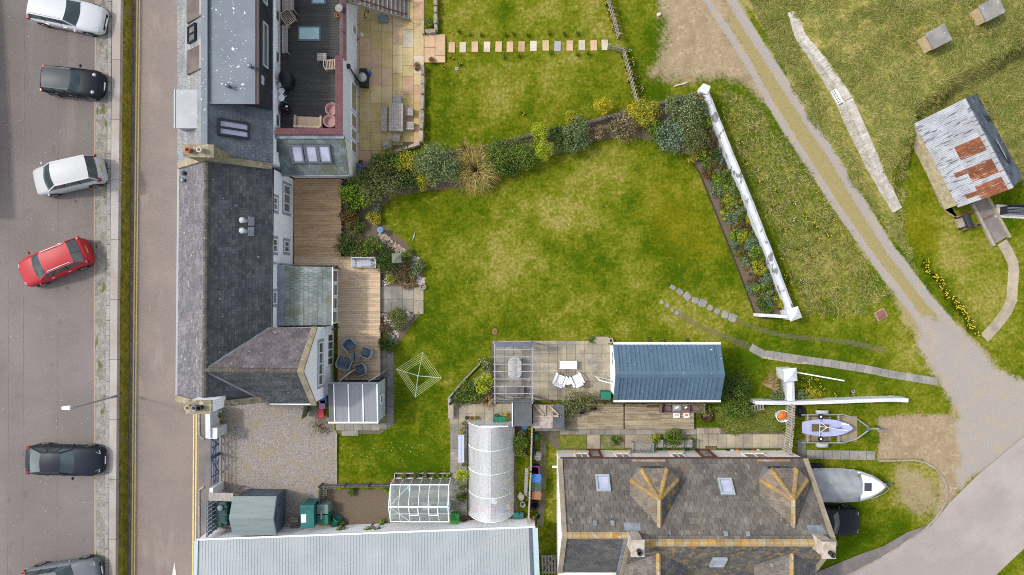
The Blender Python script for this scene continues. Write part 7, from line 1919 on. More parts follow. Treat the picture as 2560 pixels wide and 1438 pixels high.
for i, py in enumerate((212, 226, 244)):
 r = tpx('metal_chair', ('white metal chair next to the covered barbecue', 'middle white metal chair of three at the house wall', 'white metal chair next to the black tub')[i], 'chair', 703, py, TZ + .5, math.radians(80 + 6 * i), None, TZ)
 MB().lathe([(.2, .44), (.22, .46), (.2, .48)], n=14, sx=1, sy=.85).obj('seat', M_WPVC, r)
 for sx in (-.17, .17): MB().tube([(sx, -.18, 0), (sx * .7, .05, .45), (sx * .9, .2, .85)], .014, 5).tube([(sx, .2, 0), (sx * .7, .0, .45)], .014, 5).obj('leg', M_WPVC, r)
 MB().tube([(-.16, .2, .85), (0, .26, .9), (.16, .2, .85)], .018, 5).obj('back', M_WPVC, r)
tb_ = tpx('rubber_tub', 'black rubber tub of garden toys on the terrace', 'tub', 711, 270, TZ + .4, 0, None, TZ)
MB().lathe([(.28, 0), (.34, .38), (.31, .38), (.26, .05)], n=20).obj('tub', m_blackp, tb_, True)
for dx_, dy_, m in ((.05, .02, mat('toy_blue', c(70, 90, 150), .5)), (.14, -.1, mat('toy_red', c(196, 40, 60), .5)), (.12, .1, M_WPVC), (-.1, -.05, M_BLACKF)): MB().ell(dx_, dy_, .36, .09, .06, .06, 8, 5).obj('toy', m, tb_, True)
so = tpx('wicker_sofa', 'cream wicker two seat sofa on the terrace', 'sofa', 771, 305, TZ + .5, math.radians(178), None, TZ)
MB().box(0, 0, .3, 1.55, .68, .24).obj('base', m_beige, so, bevel=.04); MB().box(0, -.02, .45, 1.3, .55, .1).obj('seat_cushion', mat('cream_cushion', c(210, 190, 158), .9, c(196, 176, 146), 8, .1, 0, stretch=(1, 8, 1)), so, bevel=.03)
MB().box(0, .33, .62, 1.6, .14, .5, 0, 0, -.1).obj('backrest', m_beige, so, bevel=.05)
for s in (-1, 1): MB().box(s * .76, 0, .52, .13, .72, .36).obj('armrest', m_beige, so, bevel=.05)
legs(so, 1.4, .6, .2, m_beige)
for px, py, lb in ((831, 274, 'upper pink tub chair against the parapet'), (826, 304, 'lower pink tub chair beside the wicker sofa')):
 r = tpx('tub_seat', 'round ' + lb, 'chair', px, py, TZ + .5, 0, None, TZ)
 MB().lathe([(.2, .2), (.36, .4), (.40, .66), (.36, .66), (.3, .44), (.05, .40)], n=20, sx=1.0, sy=.95).obj('shell', m_pink, r, True); MB().lathe([(.24, 0), (.2, .2)], n=14).obj('base', m_pink, r)
# lawn and bed ornaments
bb = tpx('bird_bath', 'blue glazed bird bath bowl at the edge of the soil bed', 'bird bath', 951, 575, .6)
MB().lathe([(.16, 0), (.08, .1), (.07, .5), (.1, .52), (.2, .6), (.19, .61), (.05, .57)], n=18).obj('bowl', mat('bath_blue', c(120, 162, 200), .4, c(90, 130, 176), 6, .1, 0), bb, True); MB().lathe([(.15, 0), (.001, .004)], 0, 0, 14, .595).obj('water', mat('bath_water', c(110, 150, 190), .05), bb)
bt = tpx('bird_table', 'bird table with grey green pyramid roof in the rockery', 'bird table', 991, 645, 1.5, .04)
b = MB(); q = [(-.3, -.3, 1.4), (.3, -.3, 1.4), (.3, .3, 1.4), (-.3, .3, 1.4), (0, 0, 1.62)]; b.add(q, [(0, 1, 4), (1, 2, 4), (2, 3, 4), (3, 0, 4), (3, 2, 1, 0)]); b.obj('roof', mat('mossy_roof', c(140, 142, 126), .8, c(120, 126, 110), 4, .1, 0), bt)
MB().box(0, 0, .55, .08, .08, 1.1).obj('post', m_fgrey, bt); MB().box(0, 0, 1.1, .5, .5, .04).obj('tray', m_fgrey, bt)
for sx in (-.2, .2):
 for sy in (-.2, .2): MB().box(sx, sy, 1.25, .03, .03, .3).obj('strut', m_fgrey, bt)
ml = tpx('stone_ring', 'round stone ring with a hollow centre at the slab corner', 'ornament', 1057, 717, .2)
MB().lathe([(.22, 0), (.24, .1), (.2, .18), (.12, .18), (.1, .1), (.1, .02)], n=16).obj('ring', MATS['path_flag'], ml, True); MB().lathe([(.07, 0), (.06, .12), (.001, .14)], n=10).obj('core', m_lime, ml)
for px, py, r_, m, lb in ((1237, 829, .2, mat('rusty_plate', c(150, 110, 84), .8, c(136, 98, 76), 5, .1, 0), 'oval rusty inspection cover in the lawn before the pergola'),):
 o = tpx('inspection_cover', lb, 'manhole cover', px, py, .06); MB().lathe([(r_, -.02), (r_, .05), (r_ * .9, .06)], n=20, sx=.9, sy=1.1).obj('plate', m, o); MB().box(0, 0, .062, .08, .02, .01).obj('grip', M_BLACKF, o)
o = tpx('inspection_cover', 'square rusty red inspection cover in the grass by the track', 'manhole cover', 2203, 787, .08, .5); MB().box(0, 0, .03, .7, .62, .08).obj('surround', m_lime, o); MB().box(0, -.02, .04, .58, .54, .08).obj('plate', mat('red_plate', c(150, 104, 90), .8, c(136, 92, 80), 3, .1, 0), o)
sg = tpx('garden_sprinkler', 'small pale blue sprinkler lying on the lawn', 'sprinkler', 1034, 592, .1, 1.3); MB().tube([(-.25, 0, .06), (.25, 0, .06)], .02, 6).obj('arm', m_paintb, sg); MB().box(0, 0, .03, .2, .08, .05).obj('base', m_paintb, sg)
# pebbles of the two rockeries: countless
def pebbles(name, polys, n, s0, s1, m, seed=3, label=None):
 r = random.Random(seed); b = MB()
 for q in polys:
  f = inpoly(q); k = 0
  while k < n // len(polys):
   x, y = r.uniform(min(p[0] for p in q), max(p[0] for p in q)), r.uniform(min(p[1] for p in q), max(p[1] for p in q))
   if not f(x, y): continue
   p = W(x, y, 0); s = r.uniform(s0, s1); rock(b, p.x, p.y, ground_z(p.x, p.y) - .01, s, s * .8, s * .55, r.uniform(0, 3), r); k += 1
 tag(b.obj(name, m, None, kind='stuff'), label, 'pebbles')
m_peb = mat('white_pebble', c(216, 208, 204), .85, c(186, 176, 170), 8, .1, .16)
pebbles('white_pebbles', [[(985, 650), (1012, 655), (1010, 680), (985, 700), (965, 715), (952, 710), (962, 690)], [(1030, 640), (1050, 645), (1045, 655), (1028, 650)], [(1040, 690), (1064, 695), (1060, 712), (1038, 710)], [(950, 782), (968, 785), (1000, 830), (990, 862), (972, 850), (965, 815)]], 560, .05, .16, m_peb, 3, 'white pebbles and shells covering the rockery')
pebbles('mixed_stones', [[(945, 580), (968, 590), (1015, 625), (1008, 640), (985, 628), (955, 605)]], 300, .05, .15, mat('mixed_stone', c(180, 162, 138), .9, c(206, 192, 176), 8, .15, .22), 5, 'mixed buff stones banked above the lawn edge')
rk = thing('rockery_stones', 'larger pale rocks edging the lower rockery', 'rocks', tuple(W(1010, 810, 0)), absolute=True)
for px, py, s in ((1020, 785, .42), (1023, 797, .3), (1030, 790, .26), (1015, 803, .3), (1005, 812, .3), (995, 820, .26), (1045, 782, .2), (987, 690, .38), (996, 640, .3), (975, 872, .2), (1050, 722, .2)):
 p = W(px, py, .1); b = MB(); rock(b, p.x, p.y, 0, s, s * .75, s * .6, rng.uniform(0, 3)); b.obj('rock', m_peb if s > .27 else m_lime, rk, bevel=.03)
be = thing('border_stones', 'rough stones along the garden side of the timber deck', 'stones', tuple(W(850, 540, 0)), absolute=True)
for i in range(13): p = W(854 + rng.uniform(-3, 3), 455 + i * 14, .1); b = MB(); rock(b, p.x, p.y, 0, rng.uniform(.2, .34), .22, .28, rng.uniform(0, 3)); b.obj('stone', m_lime, be)
# rotary dryer
rd = tpx('rotary_dryer', 'open rotary clothes dryer with pale green arms and lines on the lawn', 'clothes dryer', 1045, 940, 1.6)
bz = V3(W(1045, 940, 1.6)); m_dry = mat('pale_green_metal', c(176, 206, 196), .5)
tips = [W(1057, 881, 1.95) - V3((bz.x, bz.y, 0)), W(1104, 945, 1.95) - V3((bz.x, bz.y, 0)), W(1038, 993, 1.95) - V3((bz.x, bz.y, 0)), W(991, 923, 1.95) - V3((bz.x, bz.y, 0))]
MB().tube([(0, 0, 0), (0, 0, 1.75)], .025, 8).obj('pole', m_steel, rd)
for t in tips: MB().tube([(0, 0, 1.55), tuple(t)], .022, 6).obj('arm', m_dry, rd)
MB().lathe([(.07, 1.5), (.07, 1.62), (.03, 1.66)], n=10).obj('hub', m_dry, rd)
for f in (1.0, .9, .8, .7, .6):
 b = MB()
 for i in range(4): b.tube([tuple(V3((0, 0, 1.55)).lerp(tips[i], f) + V3((0, 0, .02))), tuple(V3((0, 0, 1.55)).lerp(tips[(i + 1) % 4], f) + V3((0, 0, .02)))], .010, 4)
 b.obj('line', mat('line_cord', c(206, 214, 150), .6), rd)
# slab patio furniture
table('coffee_table', 'white slatted rectangular table on the slab patio', 1421, 913, .5, 1.1, .52, -.02, M_WPVC, 4)
lv = tpx('love_seat', 'pair of white slatted armchairs joined by a small corner table', 'chair', 1421, 950, .5)
for s, ang, nm in ((-1, math.radians(-22), 0), (1, math.radians(26), 0)):
 q = Matrix.Translation((s * .52, .02, 0)) @ Matrix.Rotation(ang, 4, 'Z')
 def PB(cx, cy, cz, dx, dy, dz, name, rx=0.0):
  mm = MB().box(cx, cy, cz, dx, dy, dz, 0, 0, rx); mm.v = [tuple(q @ V3(v)) for v in mm.v]; mm.obj(name, M_WPVC, lv)
 for i in range(5): PB(0, -.22 + i * .11, .38, .5, .095, .03, 'seat_slat')
 for i in range(4): PB(-.19 + i * .125, -.34, .66, .11, .03, .55, 'back_slat', .28)
 for e in (-1, 1):
  PB(e * .33, -.02, .56, .13, .72, .03, 'armrest'); PB(e * .31, .3, .28, .07, .07, .56, 'leg'); PB(e * .31, -.3, .28, .07, .07, .56, 'leg')
MB().prism([(-.18, -.3), (.18, -.28), (.22, .1), (-.2, .1)], .5, .53).obj('corner_table', M_WPVC, lv)
ov = tpx('oval_table', 'pale oval slatted table under the pergola', 'table', 1287, 921, .74)
for i in range(12):
 x = -.42 + (i + .5) * .07; yy = .62 + math.sqrt(max(0, .42 ** 2 - x * x)) - .38; piece(ov, 'slat', mat('pale_table', c(206, 208, 206), .7, c(192, 194, 192), 4, .08, .04), x, 0, .7, .064, 2 * yy + .1, .035)
legs(ov, .6, 1.1, .7, M_WPVC)
gx_ = tpx('storage_bench', 'brown grey storage box under the pergola', 'box', 1288, 979, .5); MB().box(0, 0, .22, 1.05, .55, .44).obj('box', mat('taupe_box', c(122, 116, 112), .8), gx_); MB().box(0, 0, .47, 1.1, .6, .06).obj('lid', MATS['taupe_box'], gx_)
wb_ = tpx('water_butt', 'green plastic water butt at the corner of the summer house', 'water butt', 1516, 990, 1.1); MB().box(0, 0, .5, .58, .45, 1.0).obj('body', m_dgreen, wb_, bevel=.08); MB().box(0, .0, 1.03, .6, .47, .08).obj('lid', m_dgreen, wb_, bevel=.03)
ho_ = tpx('hose_reel', 'round cream stone pot at the corner of the summer house', 'ornament', 1528, 852, .3); MB().lathe([(.14, 0), (.2, .12), (.18, .28), (.1, .3), (.08, .2)], n=16).obj('pot', MATS['path_flag'], ho_, True); MB().lathe([(.08, 0), (.02, .02)], 0, 0, 10, .24).obj('hollow', M_BLACKF, ho_)
for i, (px, py, r_, m, pl) in enumerate(((1140, 1014, .13, M_TERRA, 'brown'), (1158, 1058, .14, m_pot2, 'olive'), (1158, 1071, .14, m_pot2, 'brown'), (1156, 1082, .11, M_LEAD, 'goldgreen'), (1148, 1078, .1, M_LEAD, 'lime'), (1167, 1045, .12, mat('green_pot', c(80, 96, 70), .7), 'dark'), (1178, 1046, .13, M_TERRA, 'twig'), (1190, 1045, .12, M_TERRA, 'bright'), (1151, 1220, .14, m_pot2, 'mid'), (1163, 1216, .1, M_TERRA, 'mid'), (1239, 1040, .13, MATS['green_pot'], 'sage'), (1160, 1162, .12, MATS['green_pot'], 'flowerbed'), (981, 1206, .16, M_TERRA, None), (1170, 1299, .09, M_TERRA, None), (1160, 1298, .2, mat('dark_pot', c(90, 80, 62), .8), 'olive'), (1163, 1240, .17, MATS['dark_pot'], 'olive'), (1712, 1122, .12, M_TERRA, 'brown'))):
 pot(('terracotta pot by the stone figure', 'upper buff pot at the polytunnel corner', 'second buff pot at the polytunnel corner', 'grey pot of yellow green leaves at the polytunnel corner', 'small lime leaved grey pot', 'dark green pot in the row behind the polytunnel', 'terracotta pot of bare twigs behind the polytunnel', 'terracotta pot of bright leaves behind the polytunnel', 'buff pot beside the lime potted shrub', 'small terracotta pot under the lime potted shrub', 'green pot beside the green bench lid', 'pot of orange flowers above the lime shrub', 'large empty terracotta pot lying by the greenhouse', 'small terracotta pot by the polytunnel foot', 'broad dark pot beside the green bin', 'dark pot of olive leaves along the polytunnel', 'terracotta pot at the end of the green bench')[i], px, py, r_, .25, m, None, pl)
fg = tpx('stone_figure', 'small grey stone figure at the point of the triangular bed', 'ornament', 1124, 1003, .6); MB().lathe([(.14, 0), (.15, .1), (.1, .2), (.13, .4), (.07, .48)], n=12).obj('body', M_GREYS, fg, True); MB().ell(0, 0, .55, .08, .08, .1, 10, 6).obj('head', M_GREYS, fg, True)
sb_ = thing('slab_seat', 'stone slab seat at the corner of the polytunnel path', 'bench', tuple(W(1127, 1030, 0)), absolute=True); p = W(1127, 1030, .4); MB().box(p.x, p.y, .38, .36, .85, .08).obj('seat', m_bslab, sb_, bevel=.02)
for e in (-.3, .3): MB().box(p.x, p.y + e, .17, .28, .14, .34).obj('support', m_bslab, sb_)
wbn = tpx('white_bench', 'narrow white blue two plank bench beside the polytunnel', 'bench', 1153, 1122, .45, .0)
for s in (-.1, .1): MB().box(s, 0, .44, .17, 1.75, .04).obj('plank', m_paintb, wbn)
for e in (-.7, .7): MB().box(0, e, .21, .3, .06, .42).obj('leg', m_paintb, wbn)
gb_ = tpx('green_lid_box', 'green plastic box with flat lid behind the polytunnel', 'box', 1249, 1050, .5); MB().box(0, 0, .2, .78, .34, .4).obj('box', m_dgreen, gb_); MB().box(0, .0, .43, .82, .38, .06).obj('lid', m_dgreen, gb_)
gbn = tpx('green_bin', 'square green garden bin next to the greenhouse', 'bin', 1137, 1297, .8); MB().hexa([(-.2, -.22, 0), (.2, -.22, 0), (.2, .22, 0), (-.2, .22, 0)], [(-.27, -.3, .75), (.27, -.3, .75), (.27, .3, .75), (-.27, .3, .75)]).obj('body', mat('bin_green', c(60, 140, 62), .5, c(52, 120, 52), 3, .08, 0), gbn); MB().box(0, 0, .78, .58, .64, .06).obj('lid', MATS['bin_green'], gbn, bevel=.03)
# greenhouse and polytunnel contents
gs_ = thing('greenhouse_staging', 'timber staging with plant trays inside the greenhouse', 'staging', tuple(W(1050, 1265, 0)), absolute=True)
MB().box(-5.3, -13.2, .02, 2.6, .5, .05).obj('path', m_gslab, gs_); MB().box(-5.1, -13.85, .55, 2.4, .5, .05).obj('shelf', m_fgrey, gs_)
for i in range(4): MB().box(-6.0 + i * .6, -13.85, .62, .5, .36, .08).obj('tray', (M_BLACKF, m_shell, M_BLACKF, m_dgreen)[i], gs_)
for e in (-6.2, -4.0): MB().box(e, -13.85, .27, .06, .45, .54).obj('leg', m_fgrey, gs_)
bush(1090, 1258, 16, .5, LF['lime'], 'row of lettuces growing inside the greenhouse', .08, .8, .4, name='lettuce_row', cat='plant')
hz = tpx('hose_coil', 'coil of blue green hose inside the greenhouse', 'hose', 1018, 1222, .3); MB().tube([(.3 * math.cos(a * .5) * (1 - a * .004), .24 * math.sin(a * .5), .1 + .004 * a) for a in range(50)], .02, 6).obj('coil', mat('hose_teal', c(70, 170, 150), .5), hz); MB().box(0, 0, .03, .5, .5, .05).obj('mat', m_paintb, hz)
for px, py, r_, k, lb in ((1256, 1110, 16, 'mid', 'green seedlings at the back of the polytunnel'), (1262, 1190, 18, 'bright', 'bright green crop in the middle of the polytunnel'), (1210, 1150, 16, 'dark', 'dark green crop on the house side of the polytunnel'), (1250, 1235, 14, 'mid', 'green crop near the front of the polytunnel')): bush(px, py, r_, .6, LF[k], lb, .1, .8, 1.6, name='crop', cat='plant')
for i, (px, py, m, sz) in enumerate(((1190, 1272, mat('crate_red', c(190, 60, 70), .6), .5), (1225, 1280, mat('crate_orange', c(220, 120, 80), .6), .4), (1257, 1276, MATS['crate_blue'], .45), (1235, 1255, M_WPVC, .35), (1270, 1270, mat('crate_amber', c(220, 150, 60), .6), .3))):
 o = tpx('plastic_crate', ('red', 'orange', 'blue', 'white', 'amber')[i] + ' plastic crate stored inside the front of the polytunnel', 'crate', px, py, .4, rng.uniform(-.3, .3)); MB().box(0, 0, .15, sz, sz * .8, .3).obj('crate', m, o, bevel=.02); MB().box(0, 0, .31, sz * 1.05, sz * .85, .03).obj('rim', m, o)
MB_ = thing('raised_bed', 'narrow soil bed with boards beside the polytunnel', 'bed', tuple(W(1305, 1150, 0)), absolute=True)
MB().slab([W(1288, 1065, .1), W(1318, 1065, .1), W(1316, 1135, .1), W(1288, 1135, .1)], .1).obj('soil', MATS['deep_brown'], MB_)
for a, e in (((1287, 1063), (1287, 1137)), ((1287, 1138), (1318, 1138))): MB().bar(W(*a, .12), W(*e, .12), .04, .2).obj('board', m_fpale, MB_)
bl = tpx('blue_hose', 'blue hose and round reel hanging at the fence by the raised bed', 'hose', 1312, 1066, .9); MB().lathe([(.2, .8), (.22, .85), (.2, .9)], n=16).obj('reel', MATS['gas_blue'], bl); MB().tube([(0, 0, .85), (.1, -.4, .7), (-.05, -.75, .3), (.05, -.9, .15)], .02, 6).obj('hose', MATS['gas_blue'], bl); MB().box(0, 0, .4, .06, .06, .8).obj('post', m_fgrey, bl)
tr2 = thing('flower_trough', 'timber edged flower trough behind the greenhouse', 'planter', tuple(W(1055, 1190, 0)), absolute=True)
MB().slab([W(988, 1184, .12), W(1125, 1184, .12), W(1125, 1198, .12), W(988, 1198, .12)], .1).obj('soil', MATS['deep_brown'], tr2)
for a, e in (((987, 1183), (1126, 1183)), ((987, 1183), (987, 1200))): MB().bar(W(*a, .15), W(*e, .15), .05, .2).obj('board', m_fpale, tr2)
# ------------------------------------------------------------------ driveway corner, gate, tanks
gt_b = W(549, 1156, 0)
for i, (y0, y1) in enumerate(((1086, 1133), (1134, 1226))):
 g = thing('driveway_gate', ('short dark grey barred gate leaf next to the white pier', 'long dark grey barred gate leaf next to the oil tank enclosure')[i], 'gate', tuple(W(549, (y0 + y1) / 2, 0)), absolute=True)
 ya, yb = W(0, y0, 0).y, W(0, y1, 0).y; x = gt_b.x
 m_gate = mat('gate_paint', c(84, 96, 120), .6)
 for z_ in (.15, .42, .68, .94, 1.25): MB().bar((x, ya, z_), (x, yb, z_), .045, .06).obj('bar', m_gate, g)
 for yy in (ya - .03, yb + .03): MB().box(x, yy, .68, .09, .09, 1.34).obj('stile', m_gate, g)
 MB().bar((x + .03, ya - .05, .15), (x + .03, yb + .05, 1.25), .035, .06).obj('brace', m_gate, g); MB().bar((x + .03, ya - .05, 1.25), (x + .03, (ya + yb) / 2, .15), .035, .06).obj('brace', m_gate, g)
 MB().box(x + .01, (ya + yb) / 2, .7, .05, .06, 1.15).obj('muntin', m_gate, g)
sw_ = thing('street_wall', 'white street wall and pier beside the driveway gate', 'wall', tuple(W(525, 1058, 0)), absolute=True)
round_wall(sw_, [(519, 1022), (519.5, 1060), (520, 1096)], 1.7, .3, m_wcap, rnd=False)
p = W(533, 1083, 1.5); MB().box(p.x, p.y, .75, .5, .6, 1.5).obj('pier', m_wcap, sw_, bevel=.02); MB().box(p.x, p.y, 1.54, .6, .7, .1).obj('pier_cap', m_wcap, sw_, bevel=.03)
en = thing('tank_screen', 'grey slatted screen and weathered shelf roof round the oil tank', 'screen', tuple(W(535, 1290, 0)), absolute=True)
xs, ya, yb = W(515, 1290, 1.8).x, W(0, 1250, 1.8).y, W(0, 1345, 1.8).y
for i in range(9): piece(en, 'slat', M_GREYS, xs, ya + (yb - ya) * (i + .5) / 9, .05, .03, .2, 1.75)
for z_ in (.4, 1.1, 1.7): MB().bar((xs + .05, ya, z_), (xs + .05, yb, z_), .05, .08).obj('rail', M_GREYS, en)
MB().box(W(552, 0, 1.8).x, ya + .18, 1.78, 1.5, .5, .04, -.03).obj('shelf_roof', m_slatx, en); MB().box(W(528, 1232, 1.6).x, W(528, 1232, 1.6).y, .8, .2, .55, 1.6).obj('end_board', M_WPVC, en)
for dx in (-.65, .65): MB().box(W(552, 0, 1.8).x + dx, ya + .35, .88, .06, .06, 1.76).obj('post', m_fgrey, en)
tk = tpx('oil_tank', 'dark green ribbed plastic oil tank behind the slatted screen', 'oil tank', 549, 1290, 1.4)
MB().box(0, 0, .65, .8, 1.65, 1.1).obj('body', m_tank, tk, bevel=.16)
for e in (-.5, 0, .5): MB().box(0, e, .68, .86, .16, 1.12).obj('rib', m_tank, tk, bevel=.06)
MB().lathe([(.19, 0), (.19, .12), (.05, .16)], 0, .45, 16, 1.2).obj('cap', mat('tank_cap', c(120, 150, 150), .5), tk, True); MB().lathe([(.12, 0), (.12, .1), (.03, .12)], 0, -.6, 14, 1.2).obj('filler', m_tank, tk, True)
MB().box(0, 0, .05, .9, 1.7, .1).obj('plinth', m_gslab, tk)
cb = tpx('tall_locker', 'tall dark green cupboard standing by the bed fence', 'cupboard', 768, 1292, 1.5, .03)
MB().box(0, 0, .72, .78, 1.35, 1.44).obj('body', mat('cupboard_green', c(40, 116, 112), .5, c(36, 100, 100), 2, .08, 0), cb); MB().box(0, 0, 1.47, .84, 1.42, .06).obj('top', MATS['cupboard_green'], cb); MB().box(-.22, -.1, 1.505, .3, .5, .01).obj('white_patch', M_WPVC, cb)
for i, (px, py) in enumerate(((806, 1274), (806, 1300))):
 o = tpx('compost_bin', ('pale green compost bin, upper of two by the bed fence', 'bright green compost bin, lower of two by the bed fence')[i], 'compost bin', px, py, .9)
 m = mat('pale_bin', c(120, 148, 140), .6) if i == 0 else m_dgreen
 MB().hexa([(-.42, -.34, 0), (.42, -.34, 0), (.42, .34, 0), (-.42, .34, 0)], [(-.34, -.27, .8), (.34, -.27, .8), (.34, .27, .8), (-.34, .27, .8)]).obj('body', m, o, bevel=.05); MB().box(0, 0, .85, .74, .6, .1).obj('lid', m, o, bevel=.04)
wd = tpx('wood_offcut', 'narrow grey offcut of wood lying on the compost bins', 'wood', 803, 1288, .98, 0, None, .9); MB().box(0, 0, .03, .1, .55, .05).obj('plank', m_slatw, wd); MB().box(0, .3, .03, .1, .05, .05).obj('end', m_slatw, wd)
bu = tpx('toppled_bin', 'round green garden bin toppled on the vegetable bed', 'bin', 838, 1305, .3, .9)
MB().lathe([(.2, -.35), (.27, .3), (.30, .3), (.30, .36), (.25, .36), (.22, -.2)], n=18).obj('bin', m_dgreen, bu, True); bu.rotation_euler = (math.radians(72), 0, math.radians(150)); bu.location.z = .28
MB().lathe([(.19, 0), (.19, .02)], 0, 0, 14, -.37).obj('base', MATS['pale_bin'], bu)
sk = thing('timber_stack', 'small stack of old boards between the shed and the green cupboard', 'timber', tuple(W(734, 1308, 0)), absolute=True)
for i in range(6): p = W(731 + i * 1.6, 1304 + (i % 3) * 5, .1); MB().box(p.x, p.y, .05 + .05 * i, .5, .9 - .08 * i, .04, rng.uniform(-.2, .2)).obj('board', (m_fgrey, MATS['plywood'], m_fdark)[i % 3], sk)
sgt = tpx('side_gate', 'mossy green wooden side gate standing open behind the wing', 'gate', 757, 1030, 1.3, math.radians(78))
for i in range(7): piece(sgt, 'board', mat('mossy_gate', c(134, 140, 104), .9, c(112, 120, 84), 3, .15, .12), -.42 + i * .14, 0, .1, .13, .03, 1.2)
for z_ in (.3, 1.1): MB().bar((-.48, .03, z_), (.48, .03, z_), .04, .09).obj('ledge', MATS['mossy_gate'], sgt)
for i, (px, py, m) in enumerate(((805, 1012, MATS['bag_mauve']), (801, 1034, MATS['crate_red']), (808, 998, MATS['crate_blue']))):
 o = tpx('recycling_box', ('mauve', 'red', 'blue')[i] + ' recycling box in the passage beside the garden room', 'box', px, py, .4, .05); MB().box(0, 0, .18, .36, .5, .36).obj('box', m, o, bevel=.03); MB().box(0, 0, .38, .4, .54, .04).obj('lid', m, o)
dpl = tpx('buff_slab', 'single buff drain slab set in the gravel drive', 'drain cover', 583, 1082, .02); MB().box(0, 0, .01, .26, .28, .03).obj('slab', m_bslab, dpl); MB().box(0, 0, .028, .08, .02, .01).obj('grip', M_BLACKF, dpl)
bpl = tpx('buff_slab', 'square buff slab lying at the corner of the bed fence', 'slab', 808, 1232, .05, .05); MB().box(0, 0, .03, .5, .46, .05).obj('slab', m_bslab, bpl)
# ------------------------------------------------------------------ neighbour's yard: bins, hut roofs, benches
hut = thing('felt_hut', 'low hut with dark grey felt roof at the corner of the polytunnel plot', 'hut', tuple(W(1306, 1035, 0)), absolute=True)
p0, p1 = W(1282, 1066, 1.9), W(1330, 1006, 1.9)
MB().prism([(p0.x + .08, p0.y + .08), (p1.x - .05, p0.y + .08), (p1.x - .05, p1.y - .05), (p0.x + .08, p1.y - .05)], 0, 1.82).obj('wall', m_fgrey, hut)
MB().hexa([(p0.x, p0.y, 1.82), (p1.x, p0.y, 1.82), (p1.x, p1.y, 1.82), (p0.x, p1.y, 1.82)], [(p0.x, p0.y, 1.88), (p1.x, p0.y, 1.88), (p1.x, p1.y, 1.95), (p0.x, p1.y, 1.95)]).obj('roof', mat('grey_felt', c(104, 106, 112), .9, c(92, 94, 100), 1.5, .25, 0, .3, 50, stains=((c(220, 222, 224), 6, .76, .78, .8),)), hut)
MB().bar((p0.x - .03, p0.y, 1.9), (p0.x - .03, p1.y, 1.96), .06, .1).obj('verge_board', M_WPVC, hut)
for (x0, x1, m, nm) in ((1333, 1382, mat('flaky_sheet', c(190, 180, 174), .9, c(150, 128, 108), 2.2, .2, 0, .2, 30, stains=((c(140, 100, 70), 2, .6, .68, .6, (2, .6, 1)),)), 0), (1382, 1411, MATS['grey_felt'], 1)):
 q0, q1 = W(x0, 1071, 1.3), W(x1, 1012, 1.3)
 MB().prism([(q0.x, q0.y), (q1.x, q0.y), (q1.x, q1.y), (q0.x, q1.y)], 1.24 + nm * .01, 1.29 + nm * .01).obj('lean_to_sheet', m, hut)
q0, q1 = W(1336, 1068, 0), W(1408, 1014, 0)
MB().prism([(q0.x, q0.y), (q1.x, q0.y), (q1.x, q1.y), (q0.x, q1.y)], 0, 1.23).obj('lean_to_wall', m_fdark, hut)
tru = thing('timber_truss', 'triangular pale timber frame lying on the lean-to roof', 'timber', tuple(W(1365, 1030, 0)), absolute=True)
for a, e in (((1334, 1041), (1402, 1040)), ((1335, 1012), (1362, 1040)), ((1374, 1015), (1400, 1041)), ((1362, 1012), (1364, 1040))): MB().bar(W(*a, 1.36), W(*e, 1.36), .10, .06).obj('batten', mat('pale_batten', c(200, 184, 160), .9, c(170, 150, 120), 4, .15, .08), tru)
BINS = ((1337, 1177, 'purple_open_bin', 'open purple wheeled bin, empty', (150, 60, 160)), (1341, 1196, 'blue', 'blue lidded wheeled bin', (66, 124, 196)), (1341, 1217, 'green', 'dark green lidded wheeled bin', (66, 92, 80)), (1341, 1239, 'brown', 'brown lidded wheeled bin', (160, 112, 84)))
for i, (px, py, nm, lb, rgb) in enumerate(BINS):
 o = tpx('wheeled_bin', lb + ' in the row along the fence', 'bin', px, py, 1.0, -.04)
 m = mat('wheelie_' + nm, c(*rgb), .5, None, 1, .05, 0); s = .27 if i != 2 else .3
 b = MB(); lo = [(-s * .75, -s * .7, .05), (s * .75, -s * .7, .05), (s * .75, s * .7, .05), (-s * .75, s * .7, .05)]; hi = [(-s, -s * .9, .95), (s, -s * .9, .95), (s, s * .9, .95), (-s, s * .9, .95)]
 b.hexa(lo, hi)
 if i == 0: b.f.pop(1)
 b.obj('body', m if i else m_blackp, o)
 if i == 0:
  for p, q in zip(hi, hi[1:] + hi[:1]): MB().bar(p, q, .06, .07).obj('rim', m, o)
 else: MB().box(0, 0, .98, 2 * s + .04, 1.8 * s + .04, .07).obj('lid', m, o, bevel=.025); MB().box(s + .03, 0, .95, .05, .3, .04).obj('handle', m, o)
 for e in (-.18, .18): MB().tube([(s * .7, e - .03, .1), (s * .7, e + .03, .1)], .1, 10).obj('wheel', m_rubber, o)
tubb = tpx('black_dustbin', 'round black dustbin without lid at the end of the bin row', 'bin', 1337, 1264, .7); MB().lathe([(.22, 0), (.29, .7), (.32, .7), (.32, .76), (.26, .76), (.2, .05)], n=20).obj('bin', m_blackp, tubb, True); MB().lathe([(.2, 0), (.001, .02)], 0, 0, 12, .08).obj('contents', mat('bin_waste', c(90, 48, 56), .9), tubb)
